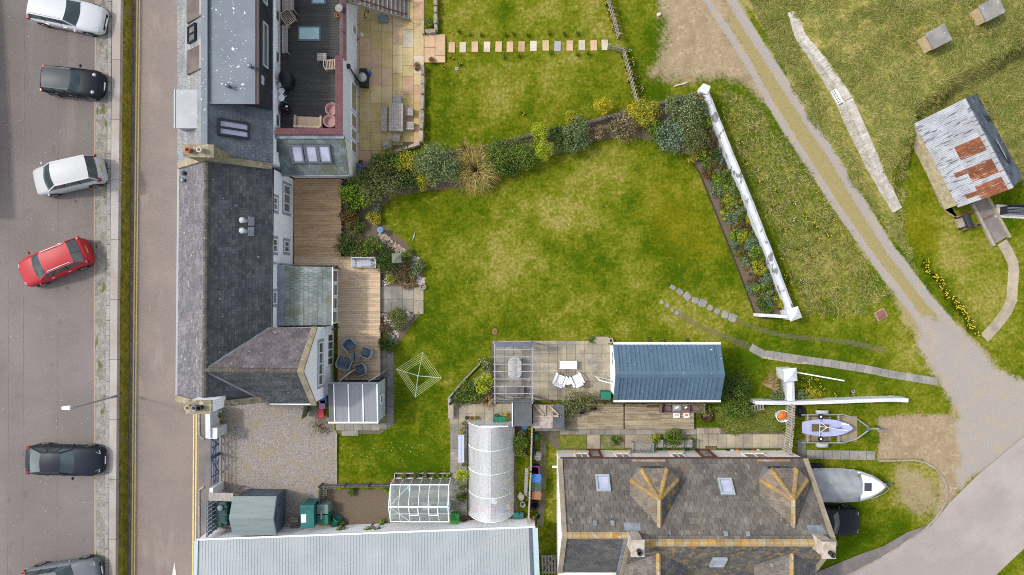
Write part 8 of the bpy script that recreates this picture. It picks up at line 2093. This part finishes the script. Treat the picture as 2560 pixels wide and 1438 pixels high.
for i, (px, py, m, sx, sy) in enumerate(((1345, 1143, mat('grey_tarp', c(196, 196, 198), .7), .5, .7), (1333, 1120, m_blackp, .3, 1.0), (1342, 1094, mat('teal_bag', c(80, 128, 134), .7), .28, .5), (1340, 1289, MATS['bin_green'], .3, .2), (1334, 1296, MATS['crate_amber'], .25, .2), (1346, 1295, m_blackp, .26, .24))):
 o = tpx('yard_clutter', ('crumpled grey tarpaulin by the fence', 'folded black sheeting along the fence', 'teal bag at the top of the bin row', 'green plastic tub at the foot of the bin row', 'amber toy at the foot of the bin row', 'black crate at the foot of the bin row')[i], 'clutter', px, py, .4, rng.uniform(-.3, .3)); MB().ell(0, 0, .2, sx * .5, sy * .5, .22, 10, 6, .18).obj('heap', m, o); MB().box(0, 0, .05, sx * .8, sy * .8, .1).obj('base', m, o)
bk2 = tpx('rolled_bag', 'white bucket and pale sacking beside the polytunnel bed', 'bucket', 1307, 1262, .4, .3); MB().lathe([(.14, 0), (.18, .42), (.15, .42), (.12, .04)], n=16).obj('bucket', m_shell, bk2, True); MB().ell(.02, .45, .15, .2, .28, .15, 9, 6, .2).obj('sacking', mat('sacking', c(200, 192, 172), .9), bk2)
pl_ = tpx('plank_pile', 'weathered planks leaning against the plot fence', 'timber', 1314, 1210, .8)
for i in range(3): MB().bar((-.05 + i * .06, -1.0, .05), (.02 + i * .05, 1.0, .9), .1, .04).obj('plank', m_slatw, pl_)
tp_ = tpx('teal_packages', 'teal and grey bags at the corner of the white shed wall', 'bags', 1292, 1290, .3); MB().ell(0, 0, .15, .3, .2, .18, 9, 6, .15).obj('bag', MATS['hose_teal'], tp_); MB().ell(.3, .02, .15, .2, .24, .18, 9, 6, .15).obj('bag', MATS['teal_bag'], tp_)
plt_ = tpx('old_pallet', 'grey timber pallet on the path beside the tiled house', 'pallet', 1372, 1412, .15, .03)
for i in range(5): piece(plt_, 'board', m_fgrey, -.4 + i * .2, 0, .1, .12, 1.2, .025)
for e in (-.5, 0, .5): MB().box(0, e, .05, .95, .09, .09).obj('bearer', m_fgrey, plt_)
MB().bar((-.35, -.5, .16), (.35, .5, .16), .09, .03).obj('diagonal', m_fgrey, plt_)
slat_bench('weathered grey slatted bench against the tiled house', 1605, 1116, 1.35, .55, math.pi - .02, m_slatx, n=7)
slat_bench('long grey slatted bench with dark green iron frames', 1684, 1111, 2.5, .62, 0, m_slatx, mat('iron_green', c(40, 86, 72), .5), n=6, back=False, cuts=(-1.22, -.67, .62, 1.22))
wt = tpx('wicker_table', 'mauve wicker table covered with trays and papers', 'table', 1703, 1021, .7); MB().box(0, 0, .67, 1.1, .58, .06).obj('top', m_lilac, wt, bevel=.02); MB().box(0, 0, .32, .9, .45, .64).obj('base', m_lilac, wt)
for px, py, sx, sy, m, lb in ((1692, 1019, .5, .38, m_steel, 'steel tray of papers on the wicker table'), (1714, 1019, .36, .34, mat('tray_brown', c(110, 88, 60), .7), 'brown tray with a white edge on the wicker table')):
 o = tpx('tray', lb, 'tray', px, py, .75, .05, None, .7); MB().box(0, 0, .015, sx, sy, .03).obj('tray', m, o); MB().box(0, sy / 2 - .02, .035, sx, .03, .03).obj('rim', M_WPVC, o); MB().box(.02, 0, .036, sx * .5, sy * .3, .01, .5).obj('paper', M_WPVC, o)
for px, py, sx, sy, rz, lb in ((1666, 1019, .85, .65, 0, 'mauve wicker armchair on the house side of the wicker table'), (1743, 1019, 1.0, .6, 0, 'mauve wicker armchair beside the fire pit')):
 o = tpx('wicker_armchair', lb, 'chair', px, py, .6, rz); MB().box(0, 0, .2, sx * .9, sy, .4).obj('seat', m_lilac, o, bevel=.04); MB().box(sx * .42 * (1 if px > 1700 else -1), 0, .5, .1, sy, .6).obj('backrest', m_lilac, o, bevel=.04)
 for e in (-1, 1): MB().box(0, e * sy * .47, .45, sx * .85, .08, .3).obj('armrest', m_lilac, o, bevel=.03)
fb = tpx('wicker_footstool', 'low dark framed mauve wicker footstool', 'stool', 1632, 1014, .35); MB().box(0, 0, .17, .85, .32, .34).obj('body', m_lilac, fb); MB().box(0, 0, .345, .75, .22, .02).obj('inset', MATS['tray_brown'], fb)
for px, py, w_, lb in ((1691, 1038, .42, 'white plastic tray on the deck edge'), (1716, 1038, .38, 'white rimmed basin with yellow sponge on the deck')):
 o = tpx('basin', lb, 'basin', px, py, .3, .1, None, .2); MB().hexa([(-w_ * .4, -.12, 0), (w_ * .4, -.12, 0), (w_ * .4, .12, 0), (-w_ * .4, .12, 0)], [(-w_ / 2, -.17, .12), (w_ / 2, -.17, .12), (w_ / 2, .17, .12), (-w_ / 2, .17, .12)]).obj('basin', M_WPVC, o); MB().box(0, 0, .125, w_ * .6, .14, .01).obj('inside', MATS['crate_amber'] if px > 1700 else m_paintb, o)
fp = tpx('fire_pit', 'round rusty fire pit with charred logs on the grass', 'fire pit', 1767, 1040, .4); MB().lathe([(.2, 0), (.38, .3), (.42, .34), (.36, .34), (.25, .12), (.02, .1)], n=18).obj('bowl', mat('rust_bowl', c(96, 62, 44), .9, c(70, 46, 36), 4, .2, 0), fp, True)
for i in range(3): MB().bar((-.2, -.12 + i * .12, .25 + .03 * i), (.2, .1 - i * .07, .27 + .03 * i), .08, .07).obj('log', M_TERRA if i == 1 else M_BARK, fp)
ty = tpx('toy_tricycle', 'small dark pedal toy parked on the weathered deck', 'tricycle', 1468, 1024, .4, .1, None, .2)
for x, y, r_ in ((.42, 0, .2), (-.35, .2, .14), (-.35, -.2, .14)): MB().tube([(x, y - .04, r_), (x, y + .04, r_)], r_, 14).obj('wheel', m_rubber, ty)
MB().tube([(-.4, 0, .2), (0, 0, .3), (.4, 0, .45)], .035, 6).tube([(.42, -.2, .52), (.42, .2, .52)], .018, 6).obj('frame', MATS['rust_bowl'], ty); MB().box(-.15, 0, .36, .25, .2, .05).obj('saddle', M_BLACKF, ty)
sl = tpx('bulk_sack', 'white woven sack holding bright orange plastic', 'sack', 1958, 1041, .5, .1); MB().lathe([(.36, 0), (.42, .3), (.46, .5), (.42, .5), (.34, .2)], n=10, sx=1.0, sy=.85).obj('sack', M_WPVC, sl); MB().ell(-.05, .02, .42, .34, .28, .16, 9, 6, .16).obj('orange_plastic', mat('orange_plastic', c(236, 128, 40), .5), sl); MB().ell(-.3, .12, .45, .14, .12, .1, 8, 5, .1).obj('grey_bag', m_shell, sl)
tyr = tpx('spare_tyre', 'black tyre leaning in the grass behind the dinghy trailer', 'tyre', 2004, 1030, .3, .6); MB().tube([(.26 * math.cos(a * .3142), .26 * math.sin(a * .3142), .12) for a in range(21)], .09, 8).obj('tyre', m_rubber, tyr); MB().lathe([(.16, .06), (.16, .12)], n=14).obj('liner', M_BLACKF, tyr)
cr = tpx('slatted_crate', 'pale slatted pallet piece leaning on the yard wall', 'pallet', 1896, 1020, .4, .2)
for i in range(5): MB().box(-.36 + i * .18, 0, .25, .1, .5, .03, 0, 0, .5).obj('slat', m_fpale, cr)
for e in (-.2, .2): MB().box(0, e, .25 + e * .5, .9, .08, .03, 0, 0, .5).obj('batten', m_fpale, cr)
kn = thing('yard_ledge_items', 'mixed plastic odds and ends on the ledge by the tiled house', 'clutter', tuple(W(1865, 1128, 0)), absolute=True)
for i, px in enumerate((1820, 1832, 1845, 1858, 1872, 1886, 1897, 1902, 1940)): p = W(px, 1127, .2); MB().ell(p.x, p.y, .12, .15, .08, .1, 8, 5, .1).obj('item', (m_blackp, m_paintb, MATS['crate_orange'], m_greyf, m_blackp, MATS['crate_red'], M_WPVC, m_dgreen, m_lilac)[i], kn)
dmat = tpx('door_mat', 'brown door mat at the back door of the tiled house', 'mat', 1778, 1124, .06); MB().box(0, 0, .055, .68, .38, .02).obj('mat', mat('coir', c(120, 106, 66), .95, None, 1, .3, 0), dmat); MB().box(0, 0, .05, .74, .44, .02).obj('edge', M_BLACKF, dmat)
# two concrete vents on the mound, bench and old winch by the bothy
for i, (px, py) in enumerate(((2357, 86), (2488, 18))):
 p = W(px, py, 2.6); z = ground_z(p.x, p.y)
 o = thing('concrete_vent', ('concrete block vent nearer the bothy on the grassy mound', 'concrete block vent higher on the grassy mound')[i], 'vent', (p.x, p.y, z), math.radians(27))
 MB().box(-.05, -.02, .35, 1.1, .95, 1.1).obj('base', mat('buff_concrete', c(206, 184, 146), .95, c(186, 166, 132), 3, .15, 0), o); MB().box(0, 0, .95, 1.3, 1.1, .14).obj('cap', mat('vent_cap', c(160, 156, 150), .9, c(140, 138, 134), 1.6, .15, 0, .3, 40, stains=((c(228, 228, 224), 5, .66, .70, .8),)), o, bevel=.02)
bn_ = tpx('memorial_bench', 'dark metal slatted bench on a white concrete plinth', 'bench', 2545, 528, .45, -.05)
MB().box(-.0, 0, .06, 2.3, .82, .12).obj('plinth', mat('white_plinth', c(222, 220, 216), .9), bn_)
for i in range(5): piece(bn_, 'seat_slat', M_BLACKF if i % 2 else mat('slate_slat', c(84, 96, 110), .5), 0, -.2 + i * .09, .5, 1.7, .07, .03)
for s in (-1, 1):
 MB().box(s * .88, 0, .35, .06, .5, .5).obj('leg', M_BLACKF, bn_); MB().bar((s * .88, -.25, .72), (s * .88, .28, .72), .06, .04).obj('armrest', M_BLACKF, bn_)
MB().box(0, .28, .8, 1.8, .05, .5, 0, 0, -.2).obj('backrest', M_BLACKF, bn_)
wc = tpx('rusty_winch', 'rusty old winch of iron frames and stone beside the bothy', 'winch', 2418, 552, .4, .35)
for e in (-.45, .45): MB().bar((-.5, e, .35), (.5, e, .35), .1, .12).obj('iron_frame', MATS['rust_bar'] if e < 0 else m_rst, wc)
MB().tube([(0, -.45, .45), (0, .45, .45)], .2, 12).obj('drum', M_BLACKF, wc); MB().box(-.25, 0, .15, .5, .6, .3).obj('stone_block', m_lime, wc, bevel=.03)
MB().tube([(.45 + .28 * math.cos(a * .3142), -.5, .32 + .28 * math.sin(a * .3142)) for a in range(21)], .035, 6).obj('gear_wheel', M_BLACKF, wc)
for e in (-.4, .4): MB().box(-.4, e, .15, .1, .1, .3).box(.4, e, .15, .1, .1, .3).obj('foot', M_BLACKF, wc)
fs = tpx('bleached_log', 'short bleached driftwood log on the sand by the border corner', 'log', 1701, 212, .05, .28); MB().tube([(-.42, 0, .05), (-.1, .02, .06), (.2, -.01, .05), (.42, .02, .05)], .045, 7).obj('log', mat('driftwood', c(222, 212, 200), .9), fs); MB().tube([(.1, 0, .07), (.2, .08, .1)], .02, 5).obj('stub', MATS['driftwood'], fs)
bl2 = tpx('pale_boulder', 'small pale boulder on the grass by the sandy track', 'stone', 1648, 35, .15); b = MB(); rock(b, 0, 0, 0, .28, .26, .18, .3); b.obj('boulder', m_peb, bl2, bevel=.04)
# ------------------------------------------------------------------ street lamp
lb = W(299, 988, .6)
la = thing('street_lamp', 'grey steel street lamp with white lantern standing on the mossy bank', 'street lamp', (lb.x, lb.y, .25))
MB().lathe([(.085, 0), (.085, 1.25), (.05, 1.32)], n=12).obj('base', mat('lamp_grey', c(146, 150, 154), .5), la)
MB().tube([(0, 0, 1.3), (0, 0, 4.75), (-.06, -.01, 4.9), (-.18, -.03, 4.95)], .045, 10).obj('column', MATS['lamp_grey'], la)
MB().hexa([(-.15, -.15, 4.87), (-.15, .13, 4.87), (-.62, .1, 4.87), (-.74, -.02, 4.87), (-.62, -.14, 4.87)][::-1], [(-.15, -.11, 5.02), (-.15, .09, 5.02), (-.58, .06, 5.0), (-.68, -.02, 4.98), (-.58, -.1, 5.0)][::-1]).obj('lantern', M_WPVC, la, bevel=.03)
# ------------------------------------------------------------------ vehicles
m_cglass = mat('car_glass', c(58, 72, 76), .08, c(88, 104, 106), 1.0, 0, .1, 0, spec=.7)  # paler second tone in the colour stands in for reflections
m_plate_y = mat('plate_yellow', c(206, 170, 50), .6)
m_head = mat('headlamp', c(172, 178, 184), .15, spec=.6)
m_tail = mat('tail_lamp', c(160, 26, 30), .2)
def paint(name, rgb, metal=.0, k=.72, rough=.42):
 return mat('paint_' + name, c(*rgb, k), rough, None, 1, .0, 0, 0, metal=metal, coat=.0, spec=.22)
def car(label, px, py, z, rz, L_, Wd, H, m, cab, hood=.95, nose=.66, rear=.9, ws=.72, roof_m=None, rails=None, group='parked cars', rwin=True, roundl=False, taper=.16, plate=True, hw=.70):
 """cab = (rear base, roof rear, roof front, windscreen base) as fractions of the length from the tail"""
 r = tpx('parked_car', label, 'car', px, py, z + H * .6, rz, None, z)
 hl, hwid = L_ / 2, Wd / 2
 xs = [0, .015, .05, .12, .25, .45, .62, cab[3], .82, .9, .955, .985, 1.0]
 def wf(s): return hwid * (1 - taper * max(0, (s - .72) / .28) ** 2.2 - taper * .8 * max(0, (.2 - s) / .2) ** 2.2)
 def zt(s):
  if s > cab[3]: return hood - (hood - nose) * ((s - cab[3]) / (1 - cab[3])) ** 2.2
  if s < cab[0]: return rear + (hood + .02 - rear) * (s / max(.01, cab[0]))
  return hood + .02
 b = MB(); ry = (-.9, -1, -1, -.985, -.93, -.72, -.36, 0, .36, .72, .93, .985, 1, 1, .9); n = len(ry)
 for s in xs:
  e = .8 if s in (0, 1.0) else (.93 if s in (.015, .985) else 1)
  w, t = wf(s) * e, zt(s) - (.05 if e == .8 else 0)
  zz = (.2, .32, t * .62, t * .82, t * .955, t, t + .02, t + .025)
  zz = zz + zz[-2::-1]
  b.v += [(-hl + L_ * s, y * w, q) for y, q in zip(ry, zz)]
 for i in range(len(xs) - 1):
  for k in range(n - 1): a = i * n + k; b.f.append((a, a + n, a + n + 1, a + 1))
 b.f.append(tuple(range(n))); b.f.append(tuple(reversed(range((len(xs) - 1) * n, len(xs) * n))))
 b.obj('body', m, r, True)
 zb = hood - .03; wb_, wr_ = hwid * .90, hwid * hw
 X = [-hl + L_ * q for q in cab]
 B0 = lambda t: V3((X[0] - .10 * (1 - t * t) * (1 if rear > .8 else .5), wb_ * .96 * t, zb if rear > .8 else rear + .03))
 R0 = lambda t: V3((X[1] - .05 * (1 - t * t), wr_ * .97 * t, H - .05 - .04 * t * t))
 R1 = lambda t: V3((X[2] + .10 * (1 - t * t), wr_ * t, H - .04 - .04 * t * t))
 B1 = lambda t: V3((X[3] + .20 * (1 - t * t) - .12, wb_ * .95 * t, zb))
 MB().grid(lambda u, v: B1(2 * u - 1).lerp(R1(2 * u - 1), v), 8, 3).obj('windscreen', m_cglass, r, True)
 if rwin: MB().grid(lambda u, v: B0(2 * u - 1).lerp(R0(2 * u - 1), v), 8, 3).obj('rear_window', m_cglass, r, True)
 else: MB().grid(lambda u, v: B0(2 * u - 1).lerp(R0(2 * u - 1), v), 8, 3).obj('tailgate', m, r, True)
 MB().grid(lambda u, v: R0(2 * u - 1).lerp(R1(2 * u - 1), v) + V3((0, 0, .045 * math.sin(math.pi * v) * (1 - .5 * (2 * u - 1) ** 2))), 10, 8).obj('roof', roof_m or m, r, True)
 for s in (-1, 1):
  for q0, q1 in ((0, .36), (.36, .70), (.70, 1.0)):
   P = [B0(s).lerp(B1(s), q0), B0(s).lerp(B1(s), q1), R0(s).lerp(R1(s), q1), R0(s).lerp(R1(s), q0)]
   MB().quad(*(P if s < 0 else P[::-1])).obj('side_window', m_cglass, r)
  pm = roof_m if roof_m and roof_m is not m else m
  for q in (.0, 1.0): MB().bar(B0(s).lerp(B1(s), q), R0(s).lerp(R1(s), q) + V3((0, 0, .012)), .07, .05).obj('pillar', pm, r)
  for q in (.36, .70): MB().bar(B0(s).lerp(B1(s), q), R0(s).lerp(R1(s), q), .05, .04).obj('pillar', M_BLACKF, r)
  MB().bar(R0(s) + V3((0, 0, .0)), R1(s) + V3((0, 0, .0)), .08, .05).obj('roof_edge', pm, r)
  mp = X[3] - .12
  MB().ell(mp, s * (hwid + .10), zb + .06, .08, .11, .07, 8, 6).obj('mirror', m, r, True)
  if rails: MB().tube([R0(s).lerp(R1(s), .08) + V3((0, -s * .05, .05)), R0(s).lerp(R1(s), .4) + V3((0, -s * .05, .10)), R0(s).lerp(R1(s), .92) + V3((0, -s * .05, .06))], .022, 6).obj('roof_rail', rails, r)
  for x in (X[0] + (X[3] - X[0]) * .36, X[0] + (X[3] - X[0]) * .72): MB().box(x, s * (hwid * .995), hood * .84, .2, .04, .04).obj('door_handle', m_alu if rails else m, r)
  zn = zt(.95)
  if roundl: MB().ell(hl - .42, s * hwid * .62, zt(.9) - .03, .14, .13, .08, 12, 7).obj('headlight', m_head, r, True)
  else: MB().hexa([(hl - .45, s * wf(.9) * .94, zn - .12), (hl - .12, s * wf(.97) * .80, zn - .16), (hl - .06, s * wf(.98) * .56, zn - .16), (hl - .3, s * wf(.95) * .72, zn - .08)], [(hl - .5, s * wf(.9) * .95, zn + .02), (hl - .13, s * wf(.97) * .82, zn - .04), (hl - .08, s * wf(.98) * .56, zn - .04), (hl - .3, s * wf(.95) * .68, zn + .045)]).obj('headlight', m_head, r)
  MB().box(-hl + .16, s * hwid * .84, rear * .92, .24, .22, .2).obj('tail_light', m_tail, r, bevel=.04)
  for x in (-hl + L_ * .19, hl - L_ * .19):
   wh = thing('wheel', None, None, (x, s * (hwid - .09), .33)); wh.parent = r
   MB().tube([(0, -.11, 0), (0, .11, 0)], .33, 18).obj('tyre', m_rubber, wh); MB().tube([(0, -.12, 0), (0, .12, 0)], .22, 10).obj('rim', m_alu, wh)
   MB().tube([(x, s * (hwid - .06), .36), (x, s * (hwid + .005), .36)], .39, 18).obj('wheel_arch', M_BLACKF, r)
 MB().box(hl - .03, 0, nose * .62, .1, hwid * 1.1, .2).obj('grille', M_BLACKF, r, bevel=.03); MB().box(hl + .02, 0, nose * .55, .03, .5, .11).obj('number_plate', M_WPVC, r)
 MB().box(-hl - .005, 0, rear * .72, .03, .5, .11).obj('number_plate', m_plate_y, r)
 MB().bar(B1(-.9) + V3((.02, 0, .01)), B1(.9) + V3((.02, 0, .01)), .06, .02).obj('wiper', M_BLACKF, r)
 return r
EST = (.05, .12, .56, .72)
car('white estate car with grey roof rails parked nose to the retaining wall', 161, 30, CP, math.radians(-11.5), 4.6, 1.83, 1.48, paint('white', (222, 225, 230), .0, .62), (.05, .10, .57, .73), rails=m_steel, rear=.95)
car('black small hatchback with round headlights parked nose to the retaining wall', 176, 203, CP, math.radians(-6), 3.65, 1.72, 1.42, paint('black', (22, 27, 36)), (.06, .11, .56, .70), roof_m=paint('roofgrey', (58, 64, 72)), rear=.95, roundl=True, hood=.98, nose=.72, hw=.74)
car('silver white van-like family car parked tail to the retaining wall', 161, 437, CP, math.radians(193), 4.2, 1.78, 1.82, paint('silver', (208, 210, 212), .0, .62), (.04, .08, .58, .81), rear=1.05, hood=1.08, nose=.78, taper=.12, hw=.80)
car('red sport utility car with bright roof rails parked askew', 127, 656, CP, math.radians(202), 4.35, 1.84, 1.70, paint('red', (170, 40, 50), .0, .85), (.06, .13, .53, .76), rails=m_steel, rear=1.02, hood=1.05, nose=.76, hw=.73)
car('black coupe with long bonnet parked nose to the retaining wall', 157, 1153, CP, math.radians(-1.5), 4.62, 1.84, 1.38, paint('ink', (28, 35, 48)), (.07, .27, .52, .68), rear=.86, hood=.92, nose=.62, hw=.66)
car('grey sport utility car partly cut off by the picture edge, wheels turned', 149, 1449, CP, math.radians(9), 4.55, 1.86, 1.62, paint('gunmetal', (112, 118, 124), .0), (.06, .14, .55, .72), rear=1.0, hood=1.02, nose=.75)
car('black saloon car half hidden behind the tiled house', 2066, 1305, 0, math.radians(-2), 4.4, 1.80, 1.42, paint('black', (22, 27, 36)), (.1, .28, .54, .68), rear=.9)
# ------------------------------------------------------------------ boats and trailers
def trailer(label, px, py, L_, Wd, rz=0.0, h=.55, twin=False):
 r = tpx('boat_trailer', label, 'trailer', px, py, h, rz)
 hw_ = Wd / 2
 for s in (-1, 1):
  MB().tube([(-L_ * .5, s * hw_, h), (L_ * .05, s * hw_ * 1.02, h), (L_ * .22, s * hw_ * .72, h), (L_ * .38, s * .06, h)], .045, 7).obj('side_rail', m_steel, r)
  for k in ((-.42, .02) if twin else (0,)):
   x = -L_ * .22 + k
   MB().tube([(x, s * (hw_ + .06), .3), (x, s * (hw_ + .26), .3)], .29, 16).obj('tyre', m_rubber, r)
   if not twin:
    mg = MB().grid(lambda u, v: (x + .4 * math.cos(math.pi * u) * 1.0, s * (hw_ + .04 + .26 * v), .3 + .36 * math.sin(math.pi * u) ** .6), 10, 2); mg.obj('mudguard', mat('mudguard', c(196, 204, 206), .5), r, True, solid=.01)
 for x in (-L_ * .42, -L_ * .02): MB().bar((x, -hw_, h), (x, hw_, h), .07, .05).obj('cross_member', m_steel, r)
 MB().bar((L_ * .36, 0, h), (L_ * .56, 0, h), .07, .07).obj('drawbar', m_steel, r); MB().box(L_ * .36, 0, h + .04, .2, .26, .03).obj('gusset', m_greyf, r)
 MB().box(L_ * .54, 0, h + .05, .3, .1, .08).obj('coupling', m_greyf, r); MB().tube([(L_ * .5, .1, .02), (L_ * .5, .1, h + .2)], .03, 6).obj('jockey_wheel', m_blackp, r)
 return r
trailer('galvanised trailer under the lilac dinghy', 2100, 1072, 4.9, 1.75)
dg = tpx('dinghy', 'lilac sailing dinghy on the galvanised trailer', 'boat', 2069, 1070, .9, math.radians(-1), None, .55)
m_lil = mat('lilac_hull', c(184, 190, 226), .5, c(172, 178, 216), 2, .05, 0, .05)
oul = [(-1.6, .36), (-.9, .50), (-.2, .56), (.5, .52), (1.1, .36), (1.5, .14), (1.62, 0)]
pol = oul + [(x, -y) for x, y in reversed(oul[:-1])]
b = MB(); lo = [(x * .93, y * .7, 0.02) for x, y in pol]; hi = [(x, y, .36) for x, y in pol]; b.hexa(lo[::-1], hi[::-1]); b.obj('hull', m_lil, dg, bevel=.03)
b = MB(); b.hexa([(-1.05, -.24, .372), (.12, -.24, .372), (.12, .24, .372), (-1.05, .24, .372)], [(-1.05, -.24, .376), (.12, -.24, .376), (.12, .24, .376), (-1.05, .24, .376)]); b.obj('cockpit', mat('cockpit_olive', c(104, 98, 62), .9), dg)  # cockpit drawn as a flat olive brown sheet on the deck
for a, e in (((-1.05, -.26), (.12, -.26)), ((-1.05, .26), (.12, .26)), ((-1.05, -.26), (-1.05, .26)), ((.12, -.26), (.12, .26))): MB().bar((*a, .385), (*e, .385), .05, .04).obj('coaming', m_lil, dg)
MB().bar((.25, 0, .39), (.75, .0, .38), .06, .05).obj('daggerboard_case', mat('indigo', c(84, 84, 150), .5), dg); MB().box(.82, 0, .385, .1, .1, .05).obj('mast_step', m_greyf, dg); MB().box(1.1, .25, .366, .48, .09, .012, -.1).obj('name_label', M_WPVC, dg); MB().bar((-1.0, .02, .39), (-.1, .04, .39), .04, .04).obj('hiking_strap', MATS['rust_bar'], dg)
lt = tpx('launching_trolley', 'small white launching trolley with two wheels lying across the dinghy', 'trolley', 2052, 1069, 1.05, 0, None, .96)
MB().tube([(-.02, .62, .05), (-.06, -.66, .05)], .03, 7).obj('axle', m_paintb, lt)
for p in ((0, .3), (-.02, .05), (-.02, -.3)): MB().tube([(*p, .06), (.42, .0, .06)], .018, 6).obj('strut', M_WPVC, lt)
MB().tube([(.42, 0, .06), (1.7, -.22, .02)], .02, 6).obj('handle', M_WPVC, lt)
for y in (.68, -.72): MB().lathe([(.1, 0), (.17, .02), (.17, .12), (.1, .14)], 0, y, 16, 0).obj('tyre', m_rubber, lt, True); MB().lathe([(.1, .12), (.02, .17)], 0, y, 12, 0).obj('hub', M_WPVC, lt)
trailer('tandem trailer under the covered motor boat', 2098, 1210, 5.9, 1.9, 0, .5, True)
mo = tpx('motor_boat', 'white motor boat with grey cockpit cover and bow rail', 'boat', 2112, 1212, 1.2, math.radians(-1.5), None, .5)
oul = [(-2.6, .88), (-1.5, 1.0), (-.3, 1.0), (.8, .9), (1.6, .64), (2.2, .28), (2.45, 0)]
pol = oul + [(x, -y) for x, y in reversed(oul[:-1])]
m_hull = mat('gel_coat', c(236, 236, 236, .84), .35, None, 1, .03, 0, 0)
b = MB(); b.hexa([(x * .9, y * .55, 0.05) for x, y in pol][::-1], [(x, y, .9) for x, y in pol][::-1]); b.obj('hull', m_hull, mo)
b = MB(); b.hexa([(x, y * .97, .9) for x, y in pol if x > .2][::-1], [(x * .95 - .02, y * .86, 1.06 + .02 * (x < 1)) for x, y in pol if x > .2][::-1]); b.obj('foredeck', m_hull, mo, bevel=.04)
def cvr(u, v):
 x = -2.6 + 3.1 * u; w = (.88 + .12 * min(1, (x + 2.6) / 1.1)) * 1.02; t = 2 * v - 1
 return (x + .10 * (1 - t * t) * (u > .9), w * t, .86 + (.42 + .22 * u) * (1 - abs(t) ** 2.6) + .025 * math.sin(9 * t + 6 * u + 2 * math.sin(5 * u)) + .015 * math.sin(31 * u + 4 * t))
MB().grid(cvr, 36, 24).obj('cockpit_cover', mat('grey_canvas', c(162, 166, 170), .7, c(148, 152, 156), 1.5, .06, 0, .15, 20), mo, True)
MB().grid(lambda u, v: (.50 + .14 * (1 - (2 * u - 1) ** 2) + .28 * (1 - v), (2 * u - 1) * .8 * (1 + .1 * (1 - v)), 1.06 + .36 * v * (1 - .3 * (2 * u - 1) ** 2)), 10, 3).obj('windscreen', mat('boat_screen', c(150, 166, 176), .1), mo, True)
MB().box(1.25, 0, 1.085, .44, .5, .05).obj('deck_hatch', mat('hatch_dark', c(76, 80, 92), .3), mo, bevel=.02)
MB().tube([(.7, .86, 1.15), (1.5, .62, 1.28), (2.15, .28, 1.34), (2.4, 0, 1.36), (2.15, -.28, 1.34), (1.5, -.62, 1.28), (.7, -.86, 1.15)], .018, 6).obj('bow_rail', m_steel, mo)
MB().tube([(-2.6, .9, .92), (-1.5, 1.02, .92), (-.3, 1.02, .92), (.8, .92, .92), (1.6, .66, .92), (2.2, .3, .92), (2.46, 0, .92), (2.2, -.3, .92), (1.6, -.66, .92), (.8, -.92, .92), (-.3, -1.02, .92), (-1.5, -1.02, .92), (-2.6, -.9, .92)], .03, 6).obj('rubbing_strake', m_shell, mo)
# large shed west of the car park: out of frame, but its shadow falls into the picture
hs = thing('harbour_store', 'grey harbour store west of the car park whose shadow lies on the asphalt', 'building', (-37.3, 15.5, 0), absolute=True)
MB().prism([(-41, 5.8), (-34.0, 5.0), (-35.2, 26), (-41, 26)], 0, 4.2).obj('wall', m_rub, hs)
MB().slab([(-34.0, 5.0, 4.2), (-35.2, 26, 4.2), (-38, 26, 5.4), (-38, 5.4, 5.4)], .1).obj('roof', M_SLATE, hs)
MB().slab([(-41, 5.8, 4.2), (-41, 26, 4.2), (-38, 26, 5.4), (-38, 5.4, 5.4)], .1).obj('roof', M_SLATE, hs)
